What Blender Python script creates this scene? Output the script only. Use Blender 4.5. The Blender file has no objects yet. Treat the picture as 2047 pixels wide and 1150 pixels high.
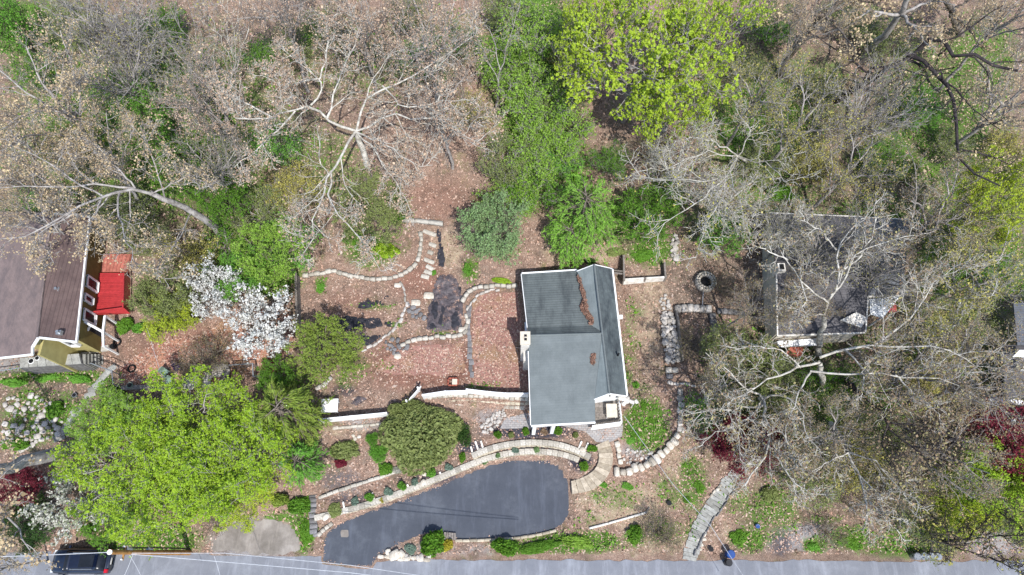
import bpy, math, random
import numpy as np
from mathutils import Vector
SC = bpy.context.scene
COL = SC.collection
# ------------------------------------------------------------------ camera, sky, sun, exposure
H = 58.0; TILT = math.radians(22.6); FPX = 1365.0
cam_d = bpy.data.cameras.new("camera"); cam = bpy.data.objects.new("camera", cam_d); COL.objects.link(cam)
cam.location = (0, 0, H); cam.rotation_euler = (TILT, 0, 0)
cam_d.sensor_width = 36; cam_d.lens = 36*FPX/2047.0; cam_d.clip_start = 0.5; cam_d.clip_end = 3000
SC.camera = cam
SUN_EL, SUN_AZ = 57.0, 160.0      # azimuth clockwise from north (+Y)
world = bpy.data.worlds.new("World"); SC.world = world; world.use_nodes = True
wn = world.node_tree
bg = wn.nodes["Background"]; sky = wn.nodes.new("ShaderNodeTexSky"); sky.sky_type = 'NISHITA'
sky.sun_disc = False; sky.sun_elevation = math.radians(SUN_EL); sky.sun_rotation = math.radians(SUN_AZ)
wn.links.new(sky.outputs[0], bg.inputs[0]); bg.inputs[1].default_value = 0.15
sd = bpy.data.lights.new("sun", 'SUN'); sd.energy = 3.5; sd.angle = math.radians(0.5); sd.color = (1, .975, .945)
sun = bpy.data.objects.new("sun", sd); COL.objects.link(sun)
az, el = math.radians(SUN_AZ), math.radians(SUN_EL)
to_sun = Vector((math.sin(az)*math.cos(el), math.cos(az)*math.cos(el), math.sin(el)))
sun.rotation_euler = to_sun.to_track_quat('Z', 'Y').to_euler(); sun.location = (20, -40, 80)
SC.view_settings.view_transform = 'Standard'; SC.view_settings.look = 'None'
SC.view_settings.gamma = 1; SC.view_settings.exposure = 0.68
SC.view_settings.use_curve_mapping = False
SC.cycles.max_bounces = 6; SC.cycles.transparent_max_bounces = 8
# ------------------------------------------------------------------ geometry helpers
rng = np.random.default_rng(7); random.seed(7)
CT, ST = math.cos(TILT), math.sin(TILT)
def W(px, py, z):
    """photo pixel + height -> world point"""
    u, v = (px-1023.5)/FPX, (575-py)/FPX
    dy, dz = v*CT+ST, v*ST-CT
    s = (H-z)/(-dz)
    return Vector((u*s, dy*s, z))
def proj(x, y, z):
    X, Y, Z = x, y, z-H
    yc = Y*CT+Z*ST; zc = -Y*ST+Z*CT
    zc = np.minimum(zc, -1e-3)
    return 1023.5+FPX*X/(-zc), 575-FPX*yc/(-zc)
def mesh_np(name, V, Fs, mat=None, rnd=None, smooth=False):
    me = bpy.data.meshes.new(name)
    V = np.asarray(V, np.float32).reshape(-1, 3)
    me.vertices.add(len(V)); me.vertices.foreach_set("co", V.ravel())
    Fs = [np.asarray(F, np.int32) for F in Fs if len(F)]
    loops = np.concatenate([F.ravel() for F in Fs]); tot = np.concatenate([np.full(len(F), F.shape[1], np.int32) for F in Fs])
    me.loops.add(len(loops)); me.loops.foreach_set("vertex_index", loops)
    me.polygons.add(len(tot)); st = np.concatenate([[0], np.cumsum(tot)[:-1]]).astype(np.int32)
    me.polygons.foreach_set("loop_start", st)
    if smooth: me.polygons.foreach_set("use_smooth", np.ones(len(tot), bool))
    me.update(calc_edges=True)
    if rnd is not None:
        a = me.attributes.new("rnd", 'FLOAT', 'FACE'); a.data.foreach_set("value", np.asarray(rnd, np.float32))
    if mat: me.materials.append(mat)
    return me
class MB:
    def __init__(s): s.v = []; s.f = []
    def add(s, vs, fs):
        o = len(s.v); s.v += [tuple(p) for p in vs]; s.f += [[i+o for i in f] for f in fs]; return s
    def box(s, c, size, rz=0):
        cx, cy, cz = c; a, b, h = size[0]/2, size[1]/2, size[2]/2; C, S = math.cos(rz), math.sin(rz)
        vs = []
        for z in (-h, h):
            for x, y in ((-a, -b), (a, -b), (a, b), (-a, b)): vs.append((cx+x*C-y*S, cy+x*S+y*C, cz+z))
        return s.add(vs, [[3, 2, 1, 0], [4, 5, 6, 7], [0, 1, 5, 4], [1, 2, 6, 5], [2, 3, 7, 6], [3, 0, 4, 7]])
    def beam(s, p0, p1, w, h):
        """box from p0 to p1 (any 3D direction), w wide horizontally, h tall"""
        p0, p1 = Vector(p0), Vector(p1); d = p1-p0
        side = Vector((-d.y, d.x, 0))
        if side.length < 1e-6: side = Vector((1, 0, 0))
        side = side.normalized()*w/2; up = d.cross(side).normalized()*(h/2)
        if up.z < 0: up = -up
        vs = [p0-side-up, p0+side-up, p0+side+up, p0-side+up, p1-side-up, p1+side-up, p1+side+up, p1-side+up]
        return s.add(vs, [[0, 1, 2, 3], [7, 6, 5, 4], [0, 4, 5, 1], [1, 5, 6, 2], [2, 6, 7, 3], [3, 7, 4, 0]])
    def prism(s, poly, z0, z1):
        n = len(poly); vs = [(p[0], p[1], z0) for p in poly]+[(p[0], p[1], z1) for p in poly]
        return s.add(vs, [list(range(n))[::-1], list(range(n, 2*n))]+[[i, (i+1) % n, (i+1) % n+n, i+n] for i in range(n)])
    def slab(s, pts, th):
        n = len(pts); pts = [Vector(p) for p in pts]
        vs = pts+[p-Vector((0, 0, th)) for p in pts]
        return s.add(vs, [list(range(n)), list(range(n, 2*n))[::-1]]+[[i, i+n, (i+1) % n+n, (i+1) % n] for i in range(n)])
    def tube(s, path, r, n=6):
        path = [Vector(p) for p in path]; rs = r if hasattr(r, '__len__') else [r]*len(path)
        vs = []
        for i, p in enumerate(path):
            t = (path[min(i+1, len(path)-1)]-path[max(i-1, 0)]).normalized()
            a = t.cross(Vector((0.13, 0.31, 1)).normalized())
            if a.length < .05: a = t.cross(Vector((1, 0, 0)))
            a.normalize(); b = t.cross(a)
            for k in range(n):
                q = 2*math.pi*k/n; vs.append(p+a*math.cos(q)*rs[i]+b*math.sin(q)*rs[i])
        fs = [[i*n+k, i*n+(k+1) % n, (i+1)*n+(k+1) % n, (i+1)*n+k] for i in range(len(path)-1) for k in range(n)]
        fs += [list(range(n))[::-1], [(len(path)-1)*n+k for k in range(n)]]
        return s.add(vs, fs)
    def cyl(s, c, r, h, n=16, r2=None):
        r2 = r if r2 is None else r2
        vs = [(c[0]+r*math.cos(2*math.pi*k/n), c[1]+r*math.sin(2*math.pi*k/n), c[2]) for k in range(n)]
        vs += [(c[0]+r2*math.cos(2*math.pi*k/n), c[1]+r2*math.sin(2*math.pi*k/n), c[2]+h) for k in range(n)]
        return s.add(vs, [list(range(n))[::-1], list(range(n, 2*n))]+[[k, (k+1) % n, (k+1) % n+n, k+n] for k in range(n)])
    def mesh(s, name, m, smooth=False):
        me = bpy.data.meshes.new(name); me.from_pydata(s.v, [], s.f); me.update()
        if smooth: me.polygons.foreach_set("use_smooth", [True]*len(me.polygons))
        me.materials.append(m); return me
def tag(o, label=None, cat=None, group=None, kind=None):
    if label: o['label'] = label
    if cat: o['category'] = cat
    if group: o['group'] = group
    if kind: o['kind'] = kind
    return o
def thing(name, label, cat, loc=(0, 0, 0), group=None):
    o = bpy.data.objects.new(name, None); COL.objects.link(o); o.location = loc; o.empty_display_size = .3
    return tag(o, label, cat, group)
def part(name, me, parent, m=None, label=None, kind=None, smooth=False):
    """mesh in WORLD coordinates -> child of a thing"""
    if isinstance(me, MB): me = me.mesh(name, m, smooth)
    o = bpy.data.objects.new(name, me); COL.objects.link(o)
    if parent is not None:
        o.parent = parent
        off = Vector(parent.location); q = parent.parent
        while q: off += Vector(q.location); q = q.parent
        o.location = -off
    return tag(o, label, kind=kind)
def inst(name, me, parent, loc, rot=(0, 0, 0), scale=(1, 1, 1), m=None):
    o = bpy.data.objects.new(name, me); COL.objects.link(o); o.parent = parent
    off = Vector(parent.location) if parent else Vector((0, 0, 0))
    o.location = Vector(loc)-off; o.rotation_euler = rot; o.scale = scale
    if m: o.material_slots[0].link = 'OBJECT'; o.material_slots[0].material = m
    return o
# ------------------------------------------------------------------ materials
def lin(c):
    """sRGB 0-255 -> linear"""
    return tuple(((x/255)/12.92 if x/255 <= .04045 else ((x/255+.055)/1.055)**2.4) for x in c)+(1,)
class NT:
    def __init__(s, name, rough=.8, spec=.3):
        s.m = bpy.data.materials.new(name); s.m.use_nodes = True; s.t = s.m.node_tree; s.N = s.t.nodes; s.L = s.t.links
        s.b = s.N["Principled BSDF"]; s.b.inputs["Roughness"].default_value = rough
        s.b.inputs["Specular IOR Level"].default_value = spec; s.co = None
    def coord(s, kind="Object"):
        if not s.co: s.co = s.N.new("ShaderNodeTexCoord")
        return s.co.outputs[kind]
    def mapping(s, src, scale=(1, 1, 1), rot=(0, 0, 0)):
        n = s.N.new("ShaderNodeMapping"); n.inputs["Scale"].default_value = scale; n.inputs["Rotation"].default_value = rot
        s.L.new(src, n.inputs[0]); return n.outputs[0]
    def noise(s, scale, detail=4, rough=.6, src=None):
        n = s.N.new("ShaderNodeTexNoise"); n.inputs["Scale"].default_value = scale; n.inputs["Detail"].default_value = detail
        n.inputs["Roughness"].default_value = rough; s.L.new(src if src is not None else s.coord(), n.inputs["Vector"]); return n.outputs["Fac"]
    def voro(s, scale, out="Color", src=None, feature='F1'):
        n = s.N.new("ShaderNodeTexVoronoi"); n.inputs["Scale"].default_value = scale; n.feature = feature
        s.L.new(src if src is not None else s.coord(), n.inputs["Vector"]); return n.outputs[out]
    def ramp(s, fac, stops, interp='LINEAR'):
        n = s.N.new("ShaderNodeValToRGB"); e = n.color_ramp.elements; n.color_ramp.interpolation = interp
        while len(e) < len(stops): e.new(.5)
        for i, (p, c) in enumerate(stops):
            e[i].position = p; e[i].color = c if len(c) == 4 else tuple(c)+(1,)
        s.L.new(fac, n.inputs[0]); return n.outputs[0]
    def mix(s, fac, a, b, mode='MIX'):
        n = s.N.new("ShaderNodeMix"); n.data_type = 'RGBA'; n.blend_type = mode
        for sock, v in ((n.inputs[0], fac), (n.inputs[6], a), (n.inputs[7], b)):
            if isinstance(v, (int, float)): sock.default_value = v
            elif isinstance(v, tuple): sock.default_value = v
            else: s.L.new(v, sock)
        return n.outputs[2]
    def math(s, op, a, b=0.0, clamp=False):
        n = s.N.new("ShaderNodeMath"); n.operation = op; n.use_clamp = clamp
        for sock, v in ((n.inputs[0], a), (n.inputs[1], b)):
            if isinstance(v, (int, float)): sock.default_value = v
            else: s.L.new(v, sock)
        return n.outputs[0]
    def attr(s, name):
        n = s.N.new("ShaderNodeAttribute"); n.attribute_name = name; return n.outputs["Fac"]
    def base(s, c):
        if isinstance(c, tuple): s.b.inputs["Base Color"].default_value = c
        else: s.L.new(c, s.b.inputs["Base Color"])
    def bump(s, h, strength=.5, dist=.05):
        n = s.N.new("ShaderNodeBump"); n.inputs["Strength"].default_value = strength; n.inputs["Distance"].default_value = dist
        s.L.new(h, n.inputs["Height"]); s.L.new(n.outputs[0], s.b.inputs["Normal"])
BOOST = 1.0
def simple(name, c1, c2=None, scale=3, rough=.8, spec=.3, bump=.3, metal=0, detail=5, vary=None):
    if vary is None: vary = name in ('cream_wall_block', 'pale_wall_block', 'pale_boulder', 'field_stone', 'grey_stone', 'path_slab', 'step_concrete', 'weathered_wood', 'faded_red_boards', 'red_painted_deck')
    t = NT(name, rough, spec); c2 = c2 or tuple(x*.75 for x in c1)
    n = t.noise(scale, detail, .65)
    col = t.ramp(n, [(.3, lin(c2)), (.68, lin(c1))])
    if vary:
        oi = t.N.new('ShaderNodeObjectInfo'); lo = .8 if 'red' in name else .6
        col = t.mix(1.0, col, t.ramp(oi.outputs['Random'], [(0, (lo, lo*.98, lo*.94, 1)), (.35, (.85, .84, .82, 1)), (1, (1.02, 1.02, 1.02, 1))]), 'MULTIPLY')
    t.base(col); t.b.inputs["Metallic"].default_value = metal
    if bump: t.bump(t.noise(scale*4, 4), bump, .03)
    return t.m
SAT, LUM = .08, 1.0
def leafmat(name, cols, transl=.25, rough=.6):
    t = NT(name, rough, .2)
    def tone(c, k):
        g = sum(c)/3; return tuple(max(0, (x+(g-x)*SAT)*k) for x in c)
    cols = [tone(c, k*LUM) for c, k in zip(cols, [.62, 1.0, .84, 1.06, .72, .9])]
    a = t.attr("rnd")
    col = t.ramp(a, [(i/(max(1, len(cols)-1)), lin(c)) for i, c in enumerate(cols)])
    t.base(col)
    tr = t.N.new("ShaderNodeBsdfTranslucent"); t.L.new(col, tr.inputs[0])
    mx = t.N.new("ShaderNodeMixShader"); mx.inputs[0].default_value = transl
    out = t.N["Material Output"]; t.L.new(t.b.outputs[0], mx.inputs[1]); t.L.new(tr.outputs[0], mx.inputs[2]); t.L.new(mx.outputs[0], out.inputs[0])
    return t.m
def bark(name, c1, c2, scale=2.5):
    t = NT(name, .9, .15)
    n = t.noise(scale, 6, .7)
    t.base(t.ramp(n, [(.35, lin(c2)), (.6, lin(c1))]))
    t.bump(t.noise(14, 4, .7, t.mapping(t.coord(), (1, 1, .25))), .6, .04)
    return t.m
M = {}
M['bark_white'] = bark('pale_bark', (196, 192, 182), (138, 132, 122))
M['bark_grey'] = bark('grey_bark', (168, 163, 158), (112, 106, 102))
M['bark_dark'] = bark('dark_bark', (72, 66, 66), (34, 30, 32), 1.5)
M['bark_mid'] = bark('brown_bark', (128, 118, 108), (70, 62, 56))
M['leaf_tan'] = leafmat('tan_bud_leaves', [(160, 136, 98), (198, 174, 132), (184, 156, 128), (208, 188, 146), (144, 130, 88)])
M['leaf_pink'] = leafmat('pinkish_bud_leaves', [(152, 124, 104), (194, 164, 138), (178, 146, 122), (206, 182, 154), (132, 110, 88)])
M['leaf_brown'] = leafmat('brown_bud_leaves', [(118, 96, 76), (164, 136, 108), (146, 116, 94), (176, 152, 122), (112, 106, 70)])
M['leaf_mix'] = leafmat('drab_bud_leaves', [(120, 104, 80), (168, 144, 114), (140, 116, 92), (158, 152, 98), (184, 164, 136)])
M['leaf_olive'] = leafmat('olive_bud_leaves', [(150, 150, 66), (186, 180, 84), (142, 134, 74), (196, 184, 108)])
M['leaf_lime'] = leafmat('lime_spring_leaves', [(102, 150, 30), (150, 190, 42), (176, 204, 54), (156, 190, 44), (112, 164, 38)], .35)
M['leaf_tuft'] = leafmat('yellow_tuft_leaves', [(138, 172, 36), (180, 208, 54), (200, 220, 70), (170, 202, 52)], .42)
M['leaf_lime2'] = leafmat('yellow_green_leaves', [(146, 172, 34), (184, 206, 50), (206, 216, 66), (118, 156, 34)], .35)
M['leaf_green'] = leafmat('green_leaves', [(64, 112, 28), (96, 146, 40), (120, 168, 46), (52, 96, 30)], .3)
M['leaf_fresh'] = leafmat('fresh_green_leaves', [(84, 144, 40), (112, 176, 56), (138, 194, 74), (84, 140, 44)], .35)
M['leaf_fresh2'] = leafmat('weed_leaves', [(76, 128, 30), (112, 164, 44), (134, 180, 60), (96, 140, 52)], .3)
M['leaf_pale'] = leafmat('pale_green_leaves', [(112, 152, 48), (142, 184, 62), (160, 198, 78), (124, 168, 50)], .35)
M['leaf_garden'] = leafmat('olive_lime_leaves', [(92, 122, 40), (134, 160, 58), (156, 172, 70), (112, 142, 50)], .3)
M['leaf_feather'] = leafmat('feathery_leaves', [(112, 160, 50), (142, 196, 68), (158, 210, 84), (124, 178, 56)], .4)
M['leaf_deep'] = leafmat('deep_green_leaves', [(42, 72, 32), (66, 100, 42), (82, 118, 48), (36, 60, 30)], .2)
M['leaf_moss'] = leafmat('moss_green_leaves', [(88, 102, 52), (128, 142, 76), (150, 160, 92), (82, 98, 48)], .25)
M['leaf_sage'] = leafmat('sage_green_leaves', [(92, 126, 76), (130, 164, 104), (152, 180, 120), (112, 144, 80)], .25)
M['leaf_blue'] = leafmat('bluish_leaves', [(96, 122, 104), (126, 150, 132), (108, 132, 110)], .2)
M['leaf_red'] = leafmat('dark_red_leaves', [(92, 26, 42), (124, 36, 54), (146, 52, 66), (78, 30, 40)], .25)
M['leaf_yellow'] = leafmat('golden_leaves', [(166, 152, 40), (196, 184, 56), (150, 150, 60)], .3)
M['petal'] = leafmat('white_petals', [(206, 208, 198), (234, 233, 227), (222, 221, 213), (206, 209, 196)], .3)
M['petal_dim'] = leafmat('off_white_blossom', [(196, 198, 182), (218, 216, 204), (170, 176, 150), (140, 156, 110)], .3)
M['litter_leaf'] = leafmat('fallen_leaves', [(140, 108, 92), (196, 160, 138), (224, 200, 182), (182, 144, 122), (118, 90, 76)], .1)
M['wood_grey'] = simple('weathered_wood', (150, 142, 134), (100, 94, 90), 6)
M['wood_brown'] = simple('brown_timber', (150, 118, 88), (98, 76, 58), 5)
M['white'] = simple('white_paint', (238, 238, 236), (214, 214, 212), 1.2, .5, .4, .05)
M['offwhite'] = simple('aged_white_paint', (226, 222, 214), (178, 172, 162), 2.5, .6, .4, .1)
M['cream_block'] = simple('cream_wall_block', (202, 192, 172), (150, 140, 122), 5, .9, .2, .5)
M['pale_block'] = simple('pale_wall_block', (206, 200, 188), (150, 144, 134), 5, .9, .2, .5)
M['white_rock'] = simple('pale_boulder', (228, 220, 206), (160, 150, 136), 3.5, .9, .2, .6)
M['field_stone'] = simple('field_stone', (212, 206, 198), (140, 134, 128), 3.5, .9, .2, .6)
M['grey_stone'] = simple('grey_stone', (146, 144, 144), (92, 90, 92), 3.5, .9, .2, .6)
M['concrete'] = simple('concrete', (188, 184, 174), (146, 142, 134), 3, .9, .2, .25)
M['step_stone'] = simple('step_concrete', (196, 184, 164), (146, 134, 118), 4, .9, .2, .3)
M['path_stone'] = simple('path_slab', (172, 172, 166), (128, 128, 124), 4, .9, .2, .4)
M['black_plastic'] = simple('black_landscape_fabric', (46, 46, 52), (26, 26, 30), 5, .45, .4, .5)
M['fabric_dusty'] = simple('dusty_landscape_fabric', (86, 78, 78), (44, 40, 44), 4, .7, .3, .5)
M['dark'] = simple('dark_opening', (22, 22, 24), (16, 16, 18), 3, .6, .3, 0)
M['glass'] = simple('window_glass', (36, 40, 48), (24, 28, 34), 2, .25, .25, 0)
M['metal'] = simple('galvanised_metal', (170, 174, 178), (140, 144, 148), 5, .35, .5, .05, .6)
M['wire'] = simple('cable_sheath', (190, 192, 196), (160, 162, 166), 5, .5, .4, 0)
M['black'] = simple('black_metal', (34, 34, 38), (24, 24, 28), 5, .5, .4, .05)
M['olive_wall'] = simple('olive_siding', (126, 112, 66), (108, 94, 54), 2, .8, .2, .1)
M['tan_wall'] = simple('tan_stucco', (176, 166, 112), (156, 146, 96), 2, .85, .2, .15)
M['cream_wall'] = simple('cream_siding', (214, 206, 190), (190, 182, 166), 2, .8, .2, .1)
M['red_metal'] = simple('red_painted_deck', (184, 58, 60), (150, 44, 48), 2.5, .5, .4, .1)
M['pink_deck'] = simple('faded_red_boards', (190, 120, 104), (150, 88, 78), 4, .8, .2, .2)
M['brick_red'] = simple('red_brick', (176, 104, 86), (132, 74, 62), 6, .9, .2, .3)
M['beige'] = simple('beige_cloth', (204, 194, 176), (186, 176, 160), 4, .9, .1, .1)
M['terracotta'] = simple('terracotta', (176, 110, 78), (146, 88, 62), 5, .8, .2, .1)
M['blue'] = simple('blue_plastic', (34, 74, 140), (28, 60, 116), 4, .45, .4, 0)
M['green_plastic'] = simple('pale_green_plastic', (130, 150, 136), (106, 126, 112), 4, .6, .3, 0)
M['purple'] = simple('purple_plastic', (92, 50, 130), (70, 40, 104), 4, .6, .3, 0)
M['pole_wood'] = simple('pole_timber', (176, 132, 78), (120, 84, 48), 3, .85, .2, .3)
M['paint_navy'] = NT('navy_car_paint', .28, .6).m; M['paint_navy'].node_tree.nodes["Principled BSDF"].inputs["Base Color"].default_value = lin((16, 24, 44))
M['paint_navy'].node_tree.nodes["Principled BSDF"].inputs["Coat Weight"].default_value = .6
M['tyre'] = simple('tyre_rubber', (30, 30, 32), (22, 22, 24), 5, .9, .2, .1)
M['red_lens'] = simple('red_lamp_lens', (200, 20, 40), (170, 16, 34), 3, .2, .6, 0)
M['lamp_lens'] = simple('clear_lamp_lens', (220, 226, 230), (190, 196, 200), 3, .15, .6, 0)

def fabric(name, c1, c2, cover):
    t = NT(name, .6, .35)
    base = t.ramp(t.noise(4, 5, .7), [(.35, lin(c2)), (.65, lin(c1))])
    f = t.math('ADD', t.math('MULTIPLY', t.noise(1.9, 5, .7), .55), t.math('MULTIPLY', t.noise(17, 3, .8), .45))
    lv = t.ramp(t.noise(24, 3, .9), [(.4, lin((108, 82, 70))), (.6, lin((186, 150, 130)))])
    t.base(t.mix(t.ramp(f, [(.62-cover, (0, 0, 0, 1)), (.65-cover, (1, 1, 1, 1))]), base, lv)); t.bump(t.noise(6, 4), .6, .05); return t.m
M['black_plastic'] = fabric('black_landscape_fabric', (50, 50, 57), (28, 28, 33), .0)
M['fabric_dusty'] = fabric('dusty_landscape_fabric', (96, 88, 90), (48, 45, 50), .06)
def shingle(name, c1, c2, streak, ang=0., pitch=.16, dirt=.5, rows=.4):
    t = NT(name, .9, .15)
    v = t.mapping(t.coord(), (1, 1, 1), (0, 0, ang))
    br = t.N.new("ShaderNodeTexBrick"); br.inputs["Scale"].default_value = 1
    br.inputs["Brick Width"].default_value = 60; br.inputs["Row Height"].default_value = pitch; br.inputs["Mortar Size"].default_value = .02
    br.inputs["Color1"].default_value = (1, 1, 1, 1); br.inputs["Color2"].default_value = (.93, .93, .93, 1); br.inputs["Mortar"].default_value = (1-rows, 1-rows, 1-rows, 1)
    t.L.new(v, br.inputs["Vector"])
    n = t.noise(1.1, 6, .7)
    c = t.ramp(n, [(.3, lin(c2)), (.65, lin(c1))])
    c = t.mix(.75, c, br.outputs["Color"], 'MULTIPLY')
    s = t.noise(.55, 5, .75, t.mapping(t.coord(), (1.6, .5, 1), (0, 0, .1)))
    c = t.mix(t.ramp(s, [(.46, (0, 0, 0, 1)), (.66, (dirt, dirt, dirt, 1))]), c, lin(streak))
    fine = t.noise(30, 3, .8); c = t.mix(.45, c, t.ramp(fine, [(.3, (.6, .6, .6, 1)), (.7, (1.25, 1.25, 1.25, 1))]), 'MULTIPLY')
    t.base(c); t.bump(br.outputs["Fac"], -.4, .02)
    return t.m
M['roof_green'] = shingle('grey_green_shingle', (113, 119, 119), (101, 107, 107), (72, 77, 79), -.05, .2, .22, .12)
M['roof_green_n'] = shingle('grey_green_shingle_north_shade', (104, 110, 109), (88, 94, 94), (50, 54, 57), -.05, .22, .55, .5)  # darker shingle copy: north slope's shade put into the colour, plus dirt streaks
M['roof_green_e'] = shingle('grey_green_shingle_east_shade', (98, 106, 107), (72, 79, 82), (44, 49, 54), 1.52, .2, .85, .15)  # same shingle with the east slope's weaker sun painted in, plus mottling
M['roof_brown'] = shingle('brown_shingle', (118, 100, 96), (96, 80, 78), (74, 64, 64), 1.5, .2, .4)
M['roof_brown_w'] = shingle('faded_brown_shingle', (132, 116, 112), (110, 98, 96), (84, 78, 80), 1.5, .12, .6)
M['roof_dark'] = shingle('charcoal_shingle', (102, 100, 102), (80, 79, 82), (58, 57, 60), 0., .2, .5)
M['roof_blue'] = shingle('slate_blue_shingle', (110, 112, 117), (88, 91, 96), (66, 68, 73), 0., .2, .4)

def brickfloor(name, c1, c2, mortar, scale=.22, ang=0., litter=.3, lcol=(176, 128, 104), herring=False):
    t = NT(name, .9, .2)
    v = t.mapping(t.coord(), (1, 1, 1), (0, 0, ang))
    br = t.N.new("ShaderNodeTexBrick"); br.inputs["Scale"].default_value = 1
    br.inputs["Brick Width"].default_value = scale; br.inputs["Row Height"].default_value = scale*.55; br.inputs["Mortar Size"].default_value = .016
    br.inputs["Color1"].default_value = lin(c1); br.inputs["Color2"].default_value = lin(c2); br.inputs["Mortar"].default_value = lin(mortar)
    t.L.new(v, br.inputs["Vector"])
    c = t.mix(.5, br.outputs["Color"], t.ramp(t.noise(1.2, 5, .7), [(.3, (.62, .62, .62, 1)), (.7, (1.2, 1.2, 1.2, 1))]), 'MULTIPLY')
    sp = t.noise(22, 3, .9)
    big = t.noise(.7, 4, .6)
    f = t.math('ADD', t.math('MULTIPLY', big, .5), t.math('MULTIPLY', sp, .5))
    f = t.ramp(f, [(.56-litter*.25, (0, 0, 0, 1)), (.62-litter*.25, (1, 1, 1, 1))])
    lc = t.ramp(t.noise(30, 2, .9), [(.35, lin(tuple(x*.72 for x in lcol))), (.65, lin(tuple(min(255, x*1.12) for x in lcol)))])
    c = t.mix(f, c, lc)
    if name in ('brick_patio', 'brick_court'):
        ml = t.ramp(t.noise(.38, 4, .6), [(.5, (0, 0, 0, 1)), (.6, (.7, .7, .7, 1))]); c = t.mix(ml, c, t.ramp(sp, [(.38, lin((104, 84, 60))), (.62, lin((158, 132, 98)))]))
    t.base(c); t.bump(sp, .5, .03)
    return t.m
M['brick_court'] = brickfloor('brick_court', (150, 96, 84), (128, 80, 72), (110, 84, 76), .22, .2, .3)
M['brick_patio'] = brickfloor('brick_patio', (160, 116, 104), (142, 102, 92), (134, 108, 98), .22, .05, -.1, (160, 132, 112))
M['paver'] = brickfloor('grey_paver', (164, 160, 156), (148, 144, 142), (122, 118, 116), .3, .03, -.15)

def ground_mat():
    t = NT('leaf_littered_ground', .95, .1)
    v = t.coord()
    # leaf speckle, three sizes
    warp = t.noise(3.1, 3, .6)
    v1 = t.voro(15.0); n1 = t.noise(16, 5, .85); n2 = t.noise(1.3, 6, .7); n3 = t.noise(.12, 5, .6)
    fine = t.noise(34, 2, .9)
    spk = t.math('ADD', t.math('MULTIPLY', t.math('ADD', t.math('MULTIPLY', n1, .5), t.math('MULTIPLY', fine, .5)), .72), t.math('MULTIPLY', n2, .28))
    lit = t.ramp(spk, [(.38, lin((58, 49, 45))), (.45, lin((110, 92, 82))), (.51, lin((147, 124, 110))), (.57, lin((177, 155, 141))), (.66, lin((206, 188, 172)))])
    lit = t.mix(.3, lit, t.ramp(v1, [(.2, lin((104, 78, 66))), (.5, lin((158, 124, 104))), (.8, lin((196, 168, 144)))]))
    soil = t.ramp(spk, [(.4, lin((70, 60, 54))), (.5, lin((124, 108, 96))), (.62, lin((170, 152, 136)))])
    n4 = t.noise(.28, 5, .7)
    lit = t.mix(t.ramp(n4, [(.48, (0, 0, 0, 1)), (.62, (.8, .8, .8, 1))]), lit, soil)
    mossy = t.ramp(spk, [(.4, lin((58, 60, 38))), (.5, lin((112, 112, 70))), (.62, lin((152, 148, 104)))])
    n5 = t.noise(.42, 5, .75, t.mapping(v, (1.3, 1, 1)))
    lit = t.mix(t.ramp(n5, [(.55, (0, 0, 0, 1)), (.66, (.65, .65, .65, 1))]), lit, mossy)
    brown = t.ramp(spk, [(.38, lin((44, 39, 36))), (.46, lin((90, 80, 70))), (.53, lin((130, 115, 100))), (.63, lin((172, 156, 138)))])
    c = t.mix(t.math('MULTIPLY', t.attr('brown'), 1), lit, brown)
    pale = t.ramp(spk, [(.38, lin((96, 82, 66))), (.46, lin((146, 128, 106))), (.55, lin((182, 164, 138))), (.66, lin((206, 194, 172)))])
    def m(attr, hard=.18, noise=n2, nm=.7):
        f = t.math('ADD', t.attr(attr), t.math('MULTIPLY', t.math('SUBTRACT', t.math('ADD', t.math('MULTIPLY', noise, .55), t.math('MULTIPLY', n1, .45)), .5), nm*2.2))
        return t.ramp(f, [(.5-hard, (0, 0, 0, 1)), (.5+hard, (1, 1, 1, 1))])
    c = t.mix(m('pale'), c, pale)
    red = t.ramp(spk, [(.4, lin((96, 68, 58))), (.5, lin((134, 97, 83))), (.6, lin((164, 126, 110)))])
    c = t.mix(m('red', .25), c, red)
    gray = t.ramp(spk, [(.36, lin((92, 88, 88))), (.48, lin((142, 136, 134))), (.62, lin((184, 178, 174)))])
    c = t.mix(m('gray', .2), c, gray)
    dark = t.ramp(spk, [(.38, lin((34, 33, 38))), (.5, lin((66, 64, 72))), (.62, lin((104, 100, 106)))])
    c = t.mix(m('dark', .2), c, dark)
    grass = t.ramp(spk, [(.38, lin((30, 44, 20))), (.46, lin((66, 94, 36))), (.54, lin((96, 126, 54))), (.65, lin((138, 154, 92)))])
    c = t.mix(m('grass', .16, n2, .8), c, grass)
    t.base(c)
    t.bump(t.math('ADD', n1, t.math('MULTIPLY', n2, 1.5)), .9, .12)
    return t.m
M['ground'] = ground_mat()
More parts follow.
